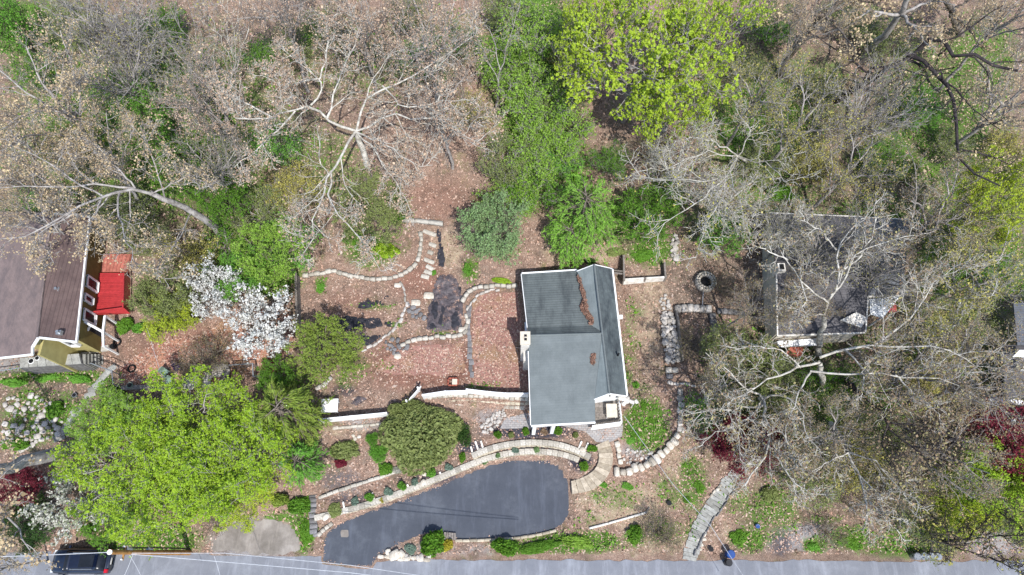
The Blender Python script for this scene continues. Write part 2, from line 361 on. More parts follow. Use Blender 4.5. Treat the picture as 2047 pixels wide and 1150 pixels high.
def asphalt(name, c1, c2, c3, crack=0.):
    t = NT(name, .85, .25)
    n = t.noise(.35, 6, .7); f = t.noise(45, 2, .8)
    c = t.ramp(n, [(.3, lin(c2)), (.52, lin(c1)), (.72, lin(c3))])
    c = t.mix(.5, c, t.ramp(f, [(.3, (.75, .75, .75, 1)), (.7, (1.25, 1.25, 1.25, 1))]), 'MULTIPLY')
    st = t.noise(.9, 5, .75, t.mapping(t.coord(), (1.4, .22, 1), (0, 0, -1.2)))
    c = t.mix(t.ramp(st, [(.5, (0, 0, 0, 1)), (.72, (.5, .5, .5, 1))]), c, lin(tuple(min(255, q*1.32) for q in c1)))
    sp = t.noise(3.3, 4, .85); c = t.mix(t.ramp(sp, [(.62, (0, 0, 0, 1)), (.72, (.5, .5, .5, 1))]), c, lin(tuple(q*.72 for q in c1)))
    w = t.noise(.8, 3, .6); dv = t.N.new('ShaderNodeVectorMath'); dv.operation = 'MULTIPLY_ADD'; dv.inputs[1].default_value = (1.2, 1.2, 0)
    t.L.new(w, dv.inputs[0]); t.L.new(t.coord(), dv.inputs[2])
    ck = t.voro(.13, 'Distance', dv.outputs[0], 'DISTANCE_TO_EDGE')
    c = t.mix(t.ramp(ck, [(.0015, (.5*crack, .5*crack, .5*crack, 1)), (.005, (0, 0, 0, 1))]), c, lin(tuple(q*.45 for q in c1)))
    t.base(c); t.bump(f, .25, .01); return t.m
M['driveway'] = asphalt('sealed_asphalt', (72, 76, 84), (64, 68, 76), (92, 96, 103))
M['road'] = asphalt('worn_road_asphalt', (118, 120, 126), (106, 109, 116), (138, 141, 147), .22)
M['gravel'] = asphalt('grey_gravel', (128, 121, 114), (94, 88, 80), (160, 153, 146))
# ------------------------------------------------------------------ terrain
def vnoise(x, y, s, seed=0):
    """cheap smooth value noise in [-1,1]"""
    r = np.random.default_rng(seed); T = r.uniform(-1, 1, (64, 64))
    X, Y = np.asarray(x)/s+1000, np.asarray(y)/s+1000
    xi, yi = np.floor(X).astype(int), np.floor(Y).astype(int); fx, fy = X-xi, Y-yi
    fx, fy = fx*fx*(3-2*fx), fy*fy*(3-2*fy)
    a, b = T[xi % 64, yi % 64], T[(xi+1) % 64, yi % 64]; c, d = T[xi % 64, (yi+1) % 64], T[(xi+1) % 64, (yi+1) % 64]
    return (a*(1-fx)+b*fx)*(1-fy)+(c*(1-fx)+d*fx)*fy
def sdist(x, y, P):
    """signed distance (negative inside) to polygon P"""
    P = np.array([(p[0], p[1]) for p in P]); d = np.full(np.shape(x), 1e9); ins = np.zeros(np.shape(x), bool)
    for i in range(len(P)):
        a, b = P[i], P[(i+1) % len(P)]; e = b-a; wx, wy = x-a[0], y-a[1]
        t = np.clip((wx*e[0]+wy*e[1])/(e@e+1e-12), 0, 1)
        d = np.minimum(d, np.hypot(wx-t*e[0], wy-t*e[1]))
        c = ((a[1] > y) != (b[1] > y)) & (x < (b[0]-a[0])*(y-a[1])/(b[1]-a[1]+1e-12)+a[0]); ins ^= c
    return np.where(ins, -d, d)
_D = 0
DRIVE = [(648, 1083), (655, 1066), (672, 1052), (700, 1038), (745, 1020), (800, 1001), (850, 981), (900, 962), (955, 938), (985, 928), (1010, 922), (1060, 918), (1100, 921), (1118, 931), (1130, 948), (1139, 966), (1140, 1000), (1136, 1030), (1124, 1048), (1100, 1061), (1060, 1070), (1000, 1077), (915, 1080), (906, 1068), (870, 1062), (838, 1070), (805, 1084), (775, 1100), (752, 1116), (742, 1132), (690, 1130), (646, 1122)]
GRAVEL = [(424, 1106), (428, 1085), (445, 1065), (470, 1045), (520, 1034), (560, 1040), (585, 1055), (597, 1080), (600, 1109)]
COURT = [(235, 735), (300, 692), (330, 680), (390, 672), (430, 655), (470, 620), (560, 612), (590, 640), (590, 700), (550, 735), (490, 752), (440, 770), (340, 775), (250, 775)]
REGIONS = [
 ([(604, 560), (604, 840), (660, 838), (770, 828), (845, 795), (930, 788), (1062, 795), (1060, 835), (1245, 835), (1262, 780), (1240, 560), (1230, 520), (1150, 520), (1045, 570), (935, 590), (800, 560), (700, 550)], 2.1),
 ([(1000, 832), (1062, 828), (1062, 800), (1245, 800), (1258, 850), (1245, 882), (1190, 888), (1120, 868), (1000, 862)], 1.6),
 ([(935, 880), (1000, 862), (1120, 866), (1185, 884), (1185, 905), (1140, 896), (1100, 886), (1040, 885), (985, 896), (945, 912)], 1.35),
 ([(632, 1036), (640, 994), (700, 972), (770, 950), (830, 925), (900, 908), (945, 918), (985, 900), (1040, 889), (1100, 890), (1140, 900), (1178, 918), (1155, 925), (1110, 907), (1075, 903), (1030, 909), (960, 924), (900, 950), (800, 988), (700, 1020)], .75),
 (COURT, 2.0), (GRAVEL, .03), (DRIVE, .03),
]
REGW = [([W(px, py, z) for px, py in poly], z) for poly, z in REGIONS]
def hz_raw(x, y):
    b = np.interp(y, [-600, 1.7, 5, 9, 13, 25, 60, 120, 700], [0, 0, .5, 1.1, 1.7, 2.6, 7.2, 12, 20])
    b = b+np.clip((y-14)/8, 0, 1)*.35*vnoise(x, y, 5, 3)+np.clip((y-3)/6, 0, 1)*.08*vnoise(x, y, 1.1, 4)
    for P, z in REGW:
        w = np.clip(1-sdist(x, y, P)/.55, 0, 1); w = w*w*(3-2*w); b = b*(1-w)+z*w
    return b
def axis(a, b, step, far):
    core = np.arange(a, b+step/2, step); out = []; d = step; p = b
    while p < far: d *= 1.5; p += d; out.append(p)
    lo = []; d = step; p = a
    while p > -far: d *= 1.5; p -= d; lo.append(p)
    return np.concatenate([lo[::-1], core, out])
XS, YS = axis(-66, 66, .36, 900), axis(-3, 66, .36, 900)
GX, GY = np.meshgrid(XS, YS); GZ = hz_raw(GX, GY)
def hz(x, y):
    x = np.asarray(x, float); y = np.asarray(y, float)
    i = np.clip(np.searchsorted(XS, x)-1, 0, len(XS)-2); j = np.clip(np.searchsorted(YS, y)-1, 0, len(YS)-2)
    fx = (x-XS[i])/(XS[i+1]-XS[i]); fy = (y-YS[j])/(YS[j+1]-YS[j])
    return (GZ[j, i]*(1-fx)+GZ[j, i+1]*fx)*(1-fy)+(GZ[j+1, i]*(1-fx)+GZ[j+1, i+1]*fx)*fy
def G(px, py, dz=0.0):
    """ground point seen at a photo pixel; dz lifts it"""
    z = 2.0
    for _ in range(8):
        p = W(px, py, z+dz); z = float(hz(p.x, p.y))
    p.z = z+dz; return p
def GH(px, py, h):
    """point at height h above the ground, seen at pixel; returns ground base below it too"""
    p = G(px, py, h); return p
PXg, PYg = proj(GX, GY, GZ)
def blobs(bl, X=None, Y=None):
    X = PXg if X is None else X; Y = PYg if Y is None else Y
    m = np.zeros(np.shape(X))
    for px, py, rx, ry, s in bl:
        d = np.hypot((X-px)/rx, (Y-py)/ry); m = np.maximum(m, s*np.clip(1.45-d, 0, 1))
    return m
def polys(pl):
    m = np.zeros(np.shape(PXg))
    for poly, s, soft in pl: m = np.maximum(m, s*np.clip(.5-sdist(PXg, PYg, poly)/soft, 0, 1))
    return m
BL = {}
BL['grass'] = [(1760, 430, 160, 60, .6), (1620, 180, 120, 120, .5), (1960, 120, 100, 120, .6), (1380, 1060, 30, 30, .5), (1240, 1000, 60, 30, .5), (1180, 1040, 30, 14, .5), (1340, 980, 40, 50, .5), (1270, 620, 30, 40, .45), (1250, 760, 20, 30, .55), (760, 735, 50, 16, .4), (690, 760, 30, 30, .5), (1060, 130, 110, 160, .75), (1060, 60, 80, 120, .9), (1070, 230, 80, 130, .95), (1060, 350, 70, 80, .7), (1130, 330, 60, 60, .6), (1250, 440, 90, 60, .75), (1300, 500, 60, 40, .75), (1000, 500, 50, 30, .5),
 (1290, 850, 44, 52, 1.2), (1290, 780, 18, 20, .5), (1150, 1085, 105, 22, 1.0), (1270, 1075, 30, 25, .7), (1030, 1098, 50, 14, .8), (605, 1065, 26, 42, .95), (560, 1035, 50, 10, .7), (300, 1080, 120, 40, .8),
 (110, 752, 110, 14, 1.0), (200, 765, 30, 20, .8), (60, 830, 80, 80, .6), (130, 830, 40, 50, .7), (1380, 980, 40, 60, .6), (1380, 940, 30, 30, .7), (1540, 1020, 80, 60, .62), (1500, 1080, 50, 30, .7), (1330, 1065, 60, 30, .55),
 (1630, 1090, 30, 16, 1.0), (1700, 1075, 50, 26, .9), (1650, 1040, 40, 10, .7), (1800, 1090, 120, 30, .7), (1850, 1050, 120, 50, .6), (700, 730, 60, 40, .5), (740, 500, 60, 40, .8), (1420, 450, 80, 80, .5), (1260, 700, 24, 120, .42), (1200, 990, 30, 16, .6), (1240, 975, 50, 12, .4),
 (300, 260, 320, 220, .74), (640, 330, 120, 120, .5), (700, 120, 260, 120, .45), (1520, 250, 150, 180, .66), (1880, 250, 180, 220, .6), (1560, 700, 160, 80, .5), (1700, 680, 120, 40, .5), (1330, 400, 60, 80, .55), (80, 60, 120, 80, .7), (480, 420, 110, 90, .7), (540, 540, 70, 60, .9), (300, 380, 120, 60, .5), (780, 420, 40, 40, .7), (900, 60, 90, 60, .45), (870, 130, 60, 60, .5),
 (1560, 400, 160, 60, .5), (1840, 220, 60, 60, .8), (1740, 330, 90, 60, .5), (1930, 330, 120, 120, .6), (1950, 500, 130, 130, .7), (1900, 700, 180, 120, .58), (1640, 820, 260, 140, .6), (1480, 740, 90, 80, .5), (1700, 930, 150, 60, .4), (1480, 1000, 60, 40, .5), (1960, 1000, 90, 80, .7),
 (640, 570, 14, 22, .7), (743, 615, 50, 6, .7), (790, 650, 20, 8, .7), (880, 665, 40, 6, .6), (940, 540, 20, 30, .7), (900, 790, 30, 8, .6), (960, 775, 40, 6, .8), (610, 760, 30, 60, .5), (650, 700, 40, 30, .4)]
BL['pale'] = [(720, 620, 90, 26, .4), (870, 480, 24, 60, .4), (700, 740, 50, 30, .4), (1270, 760, 26, 40, .4), (1240, 1010, 110, 50, .85), (1350, 930, 40, 60, .6), (1300, 640, 50, 150, .55), (1200, 500, 40, 30, .9), (900, 500, 30, 60, .6), (1110, 490, 30, 40, .7), (1300, 1090, 120, 26, .5), (1430, 1060, 60, 60, .4), (1000, 860, 30, 12, .4), (700, 860, 90, 14, .5), (1230, 300, 60, 40, .5)]
BL['red'] = [(985, 690, 60, 110, .9), (400, 710, 190, 70, .7), (700, 600, 60, 40, .4), (840, 560, 70, 50, .65), (860, 730, 160, 60, .85), (880, 400, 90, 60, .5), (700, 620, 90, 50, .5), (690, 770, 40, 30, .4), (1000, 690, 50, 110, .6), (1700, 300, 140, 130, .25), (1560, 640, 60, 40, .3), (860, 400, 120, 60, .3), (60, 960, 70, 50, .7), (250, 800, 60, 20, .6), (1850, 770, 50, 30, .5), (1140, 1050, 40, 10, .4)]
BL['gray'] = [(1610, 1075, 80, 28, 1.0), (1540, 950, 50, 20, .3), (1560, 1090, 50, 20, .6), (505, 1080, 100, 50, .8), (1270, 900, 40, 24, .6), (690, 965, 60, 40, .45), (980, 835, 40, 20, .6), (850, 1095, 90, 12, .6), (960, 1095, 50, 10, .5), (1500, 560, 60, 80, .35), (1990, 1080, 80, 40, .8), (1980, 640, 50, 100, .4), (60, 730, 160, 16, .8), (1340, 680, 30, 60, .3), (870, 690, 80, 30, .3), (80, 830, 40, 60, .4), (730, 850, 60, 16, .6)]
BL['dark'] = [(1060, 862, 100, 18, 1.0), (1160, 920, 24, 24, 1.0), (720, 1000, 90, 14, .6), (870, 955, 60, 18, .7), (1070, 896, 90, 8, .9), (690, 780, 30, 14, .7), (1560, 1085, 30, 40, .6), (680, 960, 60, 30, .5), (940, 895, 40, 14, .8), (740, 690, 14, 10, .6)]
BL['brown'] = [(1700, 350, 350, 350, .75), (1800, 750, 350, 350, .9), (1400, 580, 90, 200, .8), (1330, 680, 30, 80, .4), (100, 850, 200, 200, .7), (300, 250, 400, 250, .7), (1290, 330, 120, 90, .5), (960, 400, 40, 30, .8), (560, 720, 60, 90, .6)]
MASK = {k: blobs(v) for k, v in BL.items()}
MASK['gray'] = np.maximum(MASK['gray'], polys([([(745, 1124), (850, 1085), (1100, 1085), (1100, 1115), (760, 1124)], .35, 20)]))
# far outside the frame the wood floor simply goes on
out = (PXg < -150) | (PXg > 2200) | (PYg < -150) | (GY < -3)
MASK['grass'] = np.where(out, .45, MASK['grass']); MASK['brown'] = np.where(out, .8, MASK['brown'])
nx, ny = len(XS), len(YS)
idx = np.arange(nx*ny).reshape(ny, nx)
Fg = np.stack([idx[:-1, :-1], idx[:-1, 1:], idx[1:, 1:], idx[1:, :-1]], -1).reshape(-1, 4)
gme = mesh_np("ground", np.stack([GX, GY, GZ], -1).reshape(-1, 3), [Fg], M['ground'], smooth=True)
for k, v in MASK.items():
    a = gme.attributes.new(k, 'FLOAT', 'POINT'); a.data.foreach_set("value", v.astype(np.float32).ravel())
go = bpy.data.objects.new("ground", gme); COL.objects.link(go); tag(go, 'wooded hillside floor of fallen leaves, moss and young grass', None, None, 'structure')
def maskat(k, x, y):
    i = np.clip(np.searchsorted(XS, x)-1, 0, nx-2); j = np.clip(np.searchsorted(YS, y)-1, 0, ny-2); return MASK[k][j, i]

def drape(name, poly, m, res=.14, zoff=.02, amp=0., ragged=.08, parent=None, label=None, kind=None, world=False, seed=1, th=0):
    """irregular sheet following the ground inside a pixel polygon"""
    P = poly if world else [G(*p) for p in poly]
    xs = [p[0] for p in P]; ys = [p[1] for p in P]
    X, Y = np.meshgrid(np.arange(min(xs)-.3, max(xs)+.3, res), np.arange(min(ys)-.3, max(ys)+.3, res))
    d = sdist(X, Y, P)+ragged*vnoise(X, Y, .35, seed)+ragged*1.5*vnoise(X, Y, 1.3, seed+1)
    Z = hz(X, Y)+zoff+amp*(vnoise(X, Y, .5, seed+2)+.6*vnoise(X, Y, .22, seed+3)+.6)*np.clip(-d/.3, 0, 1)
    n, k = X.shape; ok = d < 0; c = ok[:-1, :-1] & ok[1:, :-1] & ok[:-1, 1:] & ok[1:, 1:]
    I = np.arange(n*k).reshape(n, k); F = np.stack([I[:-1, :-1], I[:-1, 1:], I[1:, 1:], I[1:, :-1]], -1)[c]
    if not len(F): return None
    # snap border vertices to the outline for a cleaner edge
    gy, gx = np.gradient(d, res); g = np.hypot(gx, gy)+1e-6; bd = (d > -res*1.1) & (d < 0)
    X = np.where(bd, X-gx/g*d*.95, X); Y = np.where(bd, Y-gy/g*d*.95, Y)
    used, inv = np.unique(F, return_inverse=True); V = np.stack([X, Y, Z], -1).reshape(-1, 3)[used]
    me = mesh_np(name, V, [inv.reshape(F.shape)], m, smooth=True)
    o = part(name, me, parent, label=label, kind=kind)
    return o
# road along the bottom edge
rt = [(-400, 1104), (0, 1104), (120, 1104), (240, 1107), (330, 1106), (420, 1108), (520, 1110), (620, 1112), (700, 1121), (760, 1123), (850, 1120), (960, 1119), (1100, 1119), (1250, 1121), (1370, 1121), (1500, 1121), (1650, 1121), (1800, 1124), (2047, 1120), (2400, 1122)]
top = [W(px, py, 0) for px, py in rt]
jt = []
for a, b in zip(top[:-1], top[1:]):
    n = max(2, int((b-a).length/.4))
    for i in range(n): p = a.lerp(b, i/n); jt.append((p.x, p.y+.04*float(vnoise(p.x, 0, .6, 5))+.07*random.uniform(-1, 1)))
jt = [(-850, 1.9), (-60, 1.9)]+jt+[(60, 1.2), (850, 1.2)]
mb = MB(); n = len(jt)
mb.add([(x, y, .02) for x, y in jt]+[(x, -5.2, .02) for x, y in jt], [[n+i, n+i+1, i+1, i] for i in range(n-1)])
part('road', mb, None, M['road'], 'grey asphalt road along the bottom of the lot', 'structure')
def rough_poly(P, amp, step=.3, seed=0):
    out = []
    for i in range(len(P)):
        a, b = Vector(P[i]), Vector(P[(i+1) % len(P)]); n = max(1, int((b-a).length/step)); d = (b-a).normalized(); nrm = Vector((-d.y, d.x, 0))
        for k in range(n): p = a.lerp(b, k/n); out.append(p+nrm*amp*float(vnoise(p.x, p.y, .7, seed)+.5*vnoise(p.x, p.y, .25, seed+1)))
    return out
def sheet(name, poly, z, m, label, amp=.08, seed=0):
    P = rough_poly([W(px, py, z) for px, py in poly], amp, .3, seed)
    mb = MB(); mb.add([(p.x, p.y, z) for p in P], [list(range(len(P)))[::-1]])
    o = part(name, mb, None, m, label, 'structure')
    if o.data.polygons[0].normal.z < 0: o.data.flip_normals()
    return o
# smoothed driveway outline
def chaikin(P, n=2):
    for _ in range(n):
        Q = []
        for i in range(len(P)):
            a, b = P[i], P[(i+1) % len(P)]; Q += [(a[0]*.75+b[0]*.25, a[1]*.75+b[1]*.25), (a[0]*.25+b[0]*.75, a[1]*.25+b[1]*.75)]
        P = Q
    return P
sheet('driveway', DRIVE, .05, M['driveway'], 'dark sealed asphalt driveway widening below the house', .02, 3)
sheet('gravel_parking', chaikin(GRAVEL, 1), .05, M['gravel'], 'pale gravel pull-off beside the road', .22, 4)
sheet('brick_court', COURT, 2.02, M['brick_court'], 'red brick yard covered in petals and leaves beside the brown roofed house', .15, 5)
sheet('brick_patio', [(945, 590), (1036, 582), (1060, 785), (950, 772), (945, 700)], 2.12, M['brick_patio'], 'red brick patio along the west side of the green roofed house', .1, 6)
sheet('paved_walk', [(1010, 836), (1062, 824), (1064, 800), (1205, 800), (1245, 850), (1243, 872), (1215, 886), (1192, 884), (1170, 862), (1120, 851), (1062, 857), (1000, 857)], 1.63, M['paver'], 'grey paver walk in front of the green roofed house', .03, 7)
sheet('brick_terrace', [(745, 745), (775, 712), (800, 700), (850, 690), (925, 688), (925, 745), (850, 750)], 2.12, M['brick_patio'], 'worn red terrace between stone borders', .25, 8)

# ------------------------------------------------------------------ rocks and masonry
def rock_mesh(name, seed, m, blocky=.6, n=3):
    """rounded irregular unit block, 12-54 quads"""
    r = np.random.default_rng(seed); V = []; F = []; key = {}
    def vid(p):
        k = tuple(np.round(p, 4))
        if k not in key: key[k] = len(V); V.append(p)
        return key[k]
    g = np.linspace(-1, 1, n)
    for ax in range(3):
        for s in (-1, 1):
            for i in range(n-1):
                for j in range(n-1):
                    q = []
                    for a, b in ((i, j), (i+1, j), (i+1, j+1), (i, j+1)):
                        p = np.zeros(3); p[ax] = s; p[(ax+1) % 3] = g[a]; p[(ax+2) % 3] = g[b]; q.append(vid(p))
                    F.append(q if s > 0 else q[::-1])
    V = np.array(V); nrm = np.linalg.norm(V, axis=1, keepdims=True); V = V*blocky+V/nrm*(1-blocky)*1.1
    V += r.normal(0, .07*(1.4-blocky), V.shape); V *= .5
    return mesh_np(name, V, [F], m)
ROCK = {}
def rocks(mk, blocky):
    k = (mk, blocky)
    if k not in ROCK: ROCK[k] = [rock_mesh('stone', 11*i+hash(mk) % 7 if False else 11*i+len(mk), M[mk], blocky) for i in range(6)]
    return ROCK[k]
def resample(P, step):
    P = [Vector(p) for p in P]; out = [P[0]]; 
    L = [0]
    for a, b in zip(P[:-1], P[1:]): L.append(L[-1]+(b-a).length)
    n = max(1, round(L[-1]/step)); res = []
    for i in range(n+1):
        s = L[-1]*i/n; j = max(k for k in range(len(L)) if L[k] <= s+1e-9); j = min(j, len(P)-2)
        t = (s-L[j])/max(1e-9, L[j+1]-L[j]); res.append(P[j].lerp(P[j+1], t))
    return res
def smooth_line(P, n=2):
    P = [tuple(p) for p in P]
    for _ in range(n):
        Q = [P[0]]
        for a, b in zip(P[:-1], P[1:]): Q += [tuple(a[i]*.75+b[i]*.25 for i in range(len(a))), tuple(a[i]*.25+b[i]*.75 for i in range(len(a)))]
        P = Q+[P[-1]]
    return P
def wall(name, label, path, mk, blk=.5, w=.3, h=.3, courses=1, z0=None, blocky=.85, jit=.04, cat='wall', cap=None, group=None, gap=.03, smooth=1, partname='stone', batter=0, dense=False):
    """a run of individual stones along a pixel path"""
    pts = smooth_line(path, smooth)
    P = [G(px, py) if z0 is None else W(px, py, z0) for px, py in pts]
    t = thing(name, label, cat, P[0], group)
    R = resample(P, blk); bh = h/courses; r = random.Random(len(path)*7+int(path[0][0]))
    ms = rocks(mk, blocky)
    for c in range(courses):
        for i in range(len(R)-1):
            a, b = R[i], R[i+1]
            if c % 2 and i < len(R)-2: a, b = R[i].lerp(R[i+1], .5), R[i+1].lerp(R[i+2], .5)
            m = (a+b)/2; d = b-a; ang = math.atan2(d.y, d.x); nrm = Vector((-math.sin(ang), math.cos(ang), 0))
            z = (m.z if z0 is None else z0)+bh*(c+.5)-.04
            m = m+nrm*(batter*c+r.uniform(-jit, jit))
            inst(partname, ms[r.randrange(6)], t, (m.x, m.y, z), (r.uniform(-jit, jit), r.uniform(-jit, jit), ang+r.uniform(-jit, jit)*1.5+(math.pi if r.random() < .5 else 0)),
                 ((d.length-gap)*(1+r.uniform(-jit, jit)), w*(1+r.uniform(-jit, jit)*3), (bh-.01)*(1.08+r.uniform(-jit, jit)*3)))
    if cap:
        for i in range(len(R)-1):
            a, b = R[i], R[i+1]; m = (a+b)/2; d = b-a; ang = math.atan2(d.y, d.x)
            inst('capstone', rocks(cap, .95)[r.randrange(6)], t, (m.x-math.sin(ang)*batter*courses, m.y+math.cos(ang)*batter*courses, (m.z if z0 is None else z0)+h+.0), (0, 0, ang), (d.length-.015, w*1.25, .1))
    return t
def rubble(name, label, poly, mk, n, s0, s1, h=.3, cat='rocks', blocky=.55, group=None, part_='stone', layers=1):
    P = [G(*p) for p in poly]; t = thing(name, label, cat, (sum(p.x for p in P)/len(P), sum(p.y for p in P)/len(P), sum(p.z for p in P)/len(P)), group)
    xs = [p.x for p in P]; ys = [p.y for p in P]; r = random.Random(int(poly[0][0]+poly[0][1])); k = 0; tries = 0; done = []
    while k < n and tries < n*60:
        tries += 1; x, y = r.uniform(min(xs), max(xs)), r.uniform(min(ys), max(ys))
        if sdist(np.array([x]), np.array([y]), P)[0] > 0: continue
        s = r.uniform(s0, s1)
        ov = sum(1 for a, b, c in done if math.hypot(a-x, b-y) < (c+s)*.4)
        if ov >= layers: continue
        done.append((x, y, s)); zz = float(hz(x, y))+s*.2+ov*s*.45+h*0
        inst(part_, rocks(mk, blocky)[r.randrange(6)], t, (x, y, zz), (r.uniform(-.3, .3), r.uniform(-.3, .3), r.uniform(0, 6.3)), (s, s*r.uniform(.6, .95), s*r.uniform(.45, .7))); k += 1
    return t

wall('retaining_wall', 'long cream block retaining wall along the upper edge of the driveway', [(634, 1040), (700, 1024), (760, 1006), (830, 980), (900, 951), (955, 928), (1000, 914), (1050, 907), (1100, 909), (1135, 917), (1155, 925)], 'cream_block', .45, .36, .8, 3, .05, .93, .02, cap='pale_block', smooth=2, batter=.03)
wall('retaining_wall', 'curved cream block wall between the slate mulch bed and the lower planter', [(945, 916), (985, 899), (1040, 889), (1100, 890), (1140, 900), (1178, 918)], 'cream_block', .45, .36, .62, 3, .76, .93, .02, cap='pale_block', smooth=2, batter=.03)
wall('stone_edging', 'thin pale stone edging above the long planter, left of the clipped shrubs', [(637, 996), (700, 974), (770, 952), (800, 940)], 'pale_block', .5, .24, .3, 2, .72, .9, .03)
wall('block_column', 'wide speckled grey block wall closing the left end of the planters', [(629, 1074), (628, 990)], 'grey_stone', .42, .62, .5, 2, .2, .9, .03, cap=None)
wall('block_column', 'short pale block return slanting down beside the speckled block wall', [(636, 1072), (650, 1058), (666, 1046)], 'pale_block', .42, .3, .3, 1, .15, .9, .03)
wall('tiered_block_wall', 'tiered cream block bank below the middle white fence', [(872, 802), (905, 799), (960, 800), (1010, 806), (1059, 808)], 'cream_block', .42, .32, .3, 1, 1.55, .9, .04, smooth=2)
wall('tiered_block_wall', 'second tier of cream blocks below the middle white fence', [(905, 807), (960, 808), (1010, 814), (1059, 817)], 'pale_block', .42, .32, .25, 1, 1.45, .9, .04, smooth=2)
wall('tiered_block_wall', 'lowest tier of cream blocks meeting the paver walk', [(935, 813), (975, 816), (1020, 823), (1058, 826)], 'cream_block', .42, .32, .2, 1, 1.35, .9, .04, smooth=2)
wall('tiered_block_wall', 'topmost pinkish block tier against the foot of the middle white fence', [(855, 797), (905, 792), (960, 793), (1010, 798), (1059, 800)], 'pale_block', .42, .3, .5, 1, 1.65, .9, .04, smooth=2)
wall('stone_edging', 'pale stone ledge under the left white fence', [(665, 858), (720, 852), (765, 848)], 'pale_block', .55, .25, .2, 1, None, .8, .05)
wall('driveway_curb', 'pale curb along the lower edge of the driveway', [(910, 1081), (960, 1081), (1030, 1077), (1075, 1070), (1112, 1061)], 'cream_block', .6, .22, .22, 1, .04, .95, .01, smooth=2)
wall('stone_edging', 'low line of pale stones between the driveway planting and the road', [(755, 1112), (800, 1117), (860, 1118)], 'white_rock', .5, .3, .22, 1, None, .6, .08)
wall('timber_edging', 'pale timber edging in the dry slope right of the driveway', [(1178, 1057), (1240, 1040), (1292, 1025)], 'offwhite', 1.7, .16, .2, 1, None, .97, .01, smooth=0, partname='timber')
wall('timber_edging', 'short timber return at the top of the pale edging', [(1290, 1028), (1298, 1014)], 'wood_grey', .8, .14, .18, 1, None, .97, .01, smooth=0, partname='timber')
wall('boulder_wall', 'curved row of large white boulders right of the curved steps', [(1226, 942), (1255, 944), (1290, 932), (1320, 912), (1345, 890), (1356, 868)], 'white_rock', .52, .62, .5, 1, None, .6, .1, smooth=2, partname='boulder')
wall('boulder_row', 'column of flat pale stones climbing from the white boulders beside the lawn', [(1357, 866), (1361, 820), (1360, 778)], 'field_stone', .55, .45, .3, 1, None, .7, .1, partname='boulder')
wall('stone_row', 'thin row of stones reaching right from the rock pile foot', [(1334, 766), (1365, 769), (1392, 772)], 'field_stone', .5, .25, .2, 1, None, .6, .12)
wall('boulder_row', 'short row of white boulders hugging the right side of the curved steps', [(1231, 884), (1237, 908), (1239, 930)], 'white_rock', .5, .4, .35, 1, None, .65, .08, partname='boulder')
rubble('rock_pile', 'long dry stone rock pile right of the green roofed house', [(1320, 632), (1340, 628), (1352, 665), (1358, 722), (1333, 726), (1326, 680)], 'field_stone', 75, .3, .62, cat='rock pile', layers=2)
rubble('scattered_rocks', 'loose pale rocks above the long rock pile', [(1318, 600), (1330, 590), (1344, 620), (1325, 630)], 'field_stone', 14, .2, .45)
wall('stone_bench', 'white stone bench slab below the rock pile', [(1330, 742), (1355, 741)], 'white_rock', .55, .45, .4, 1, None, .8, .03, cat='bench')
wall('stone_block', 'small grey stone block below the white bench slab', [(1331, 753), (1345, 753)], 'grey_stone', .6, .4, .3, 1, None, .85, .03, cat='stone')
wall('stone_wall', 'top arm of the L shaped stone wall beside the rock pile', [(1348, 622), (1380, 618), (1420, 622)], 'field_stone', .5, .6, .6, 1, None, .85, .05)
wall('stone_wall', 'down-running arm of the L shaped stone wall', [(1422, 628), (1426, 652), (1430, 676)], 'grey_stone', .5, .55, .5, 1, None, .85, .05)
wall('stone_wall', 'grey block wall reaching right from the L shaped stone wall', [(1432, 624), (1460, 624), (1485, 628)], 'grey_stone', .5, .4, .4, 1, None, .85, .05)
wall('timber_wall', 'dark timber wall along the right side of the rock pile', [(1350, 625), (1356, 670), (1362, 725)], 'wood_grey', 1.6, .18, .7, 1, None, .97, .01, smooth=0, partname='timber')
rubble('rock_outcrop', 'narrow outcrop of pale rocks above the timber retaining wall', [(1343, 472), (1353, 470), (1356, 500), (1350, 522), (1342, 520)], 'field_stone', 14, .35, .7)
wall('garden_wall', 'long curved pale stone garden wall across the upper yard', [(606, 553), (640, 550), (668, 541), (695, 552), (740, 560), (790, 557), (818, 545), (832, 527)], 'pale_block', .5, .34, .35, 1, None, .8, .06, smooth=2)
wall('garden_wall', 'pale stone wall climbing beside the stone garden steps', [(835, 525), (842, 500), (842, 478), (840, 466)], 'pale_block', .5, .34, .35, 1, None, .8, .06, smooth=2)
wall('garden_wall', 'stone border curving down past the black fabric beds', [(798, 565), (812, 590), (813, 612), (804, 634), (792, 655), (775, 672), (750, 690), (722, 702)], 'field_stone', .5, .22, .2, 1, None, .75, .1, smooth=2)
wall('garden_wall', 'pale stone border arching around the foot of the large fabric bed', [(800, 691), (830, 680), (870, 674), (905, 675), (928, 668), (937, 650), (933, 628)], 'pale_block', .5, .3, .3, 1, None, .75, .08, smooth=2)
wall('garden_wall', 'pale stone wall running right to the house corner', [(924, 606), (934, 586), (955, 576), (990, 573), (1034, 574)], 'pale_block', .5, .32, .45, 1, None, .8, .06, smooth=2)
wall('garden_wall', 'second stone line just below the wall to the house corner', [(933, 622), (946, 600), (968, 584), (1000, 580)], 'field_stone', .45, .2, .25, 1, None, .7, .1, smooth=2)
wall('flagstone_border', 'straight column of grey flagstones beside the brick patio', [(936, 612), (938, 660), (940, 700), (942, 756)], 'grey_stone', .55, .4, .14, 1, None, .85, .08, smooth=1, partname='flagstone')
wall('garden_wall', 'grey stone border at the lower left of the yard beside the yellow green tree', [(632, 780), (650, 770), (664, 755)], 'field_stone', .5, .3, .25, 1, None, .8, .08)
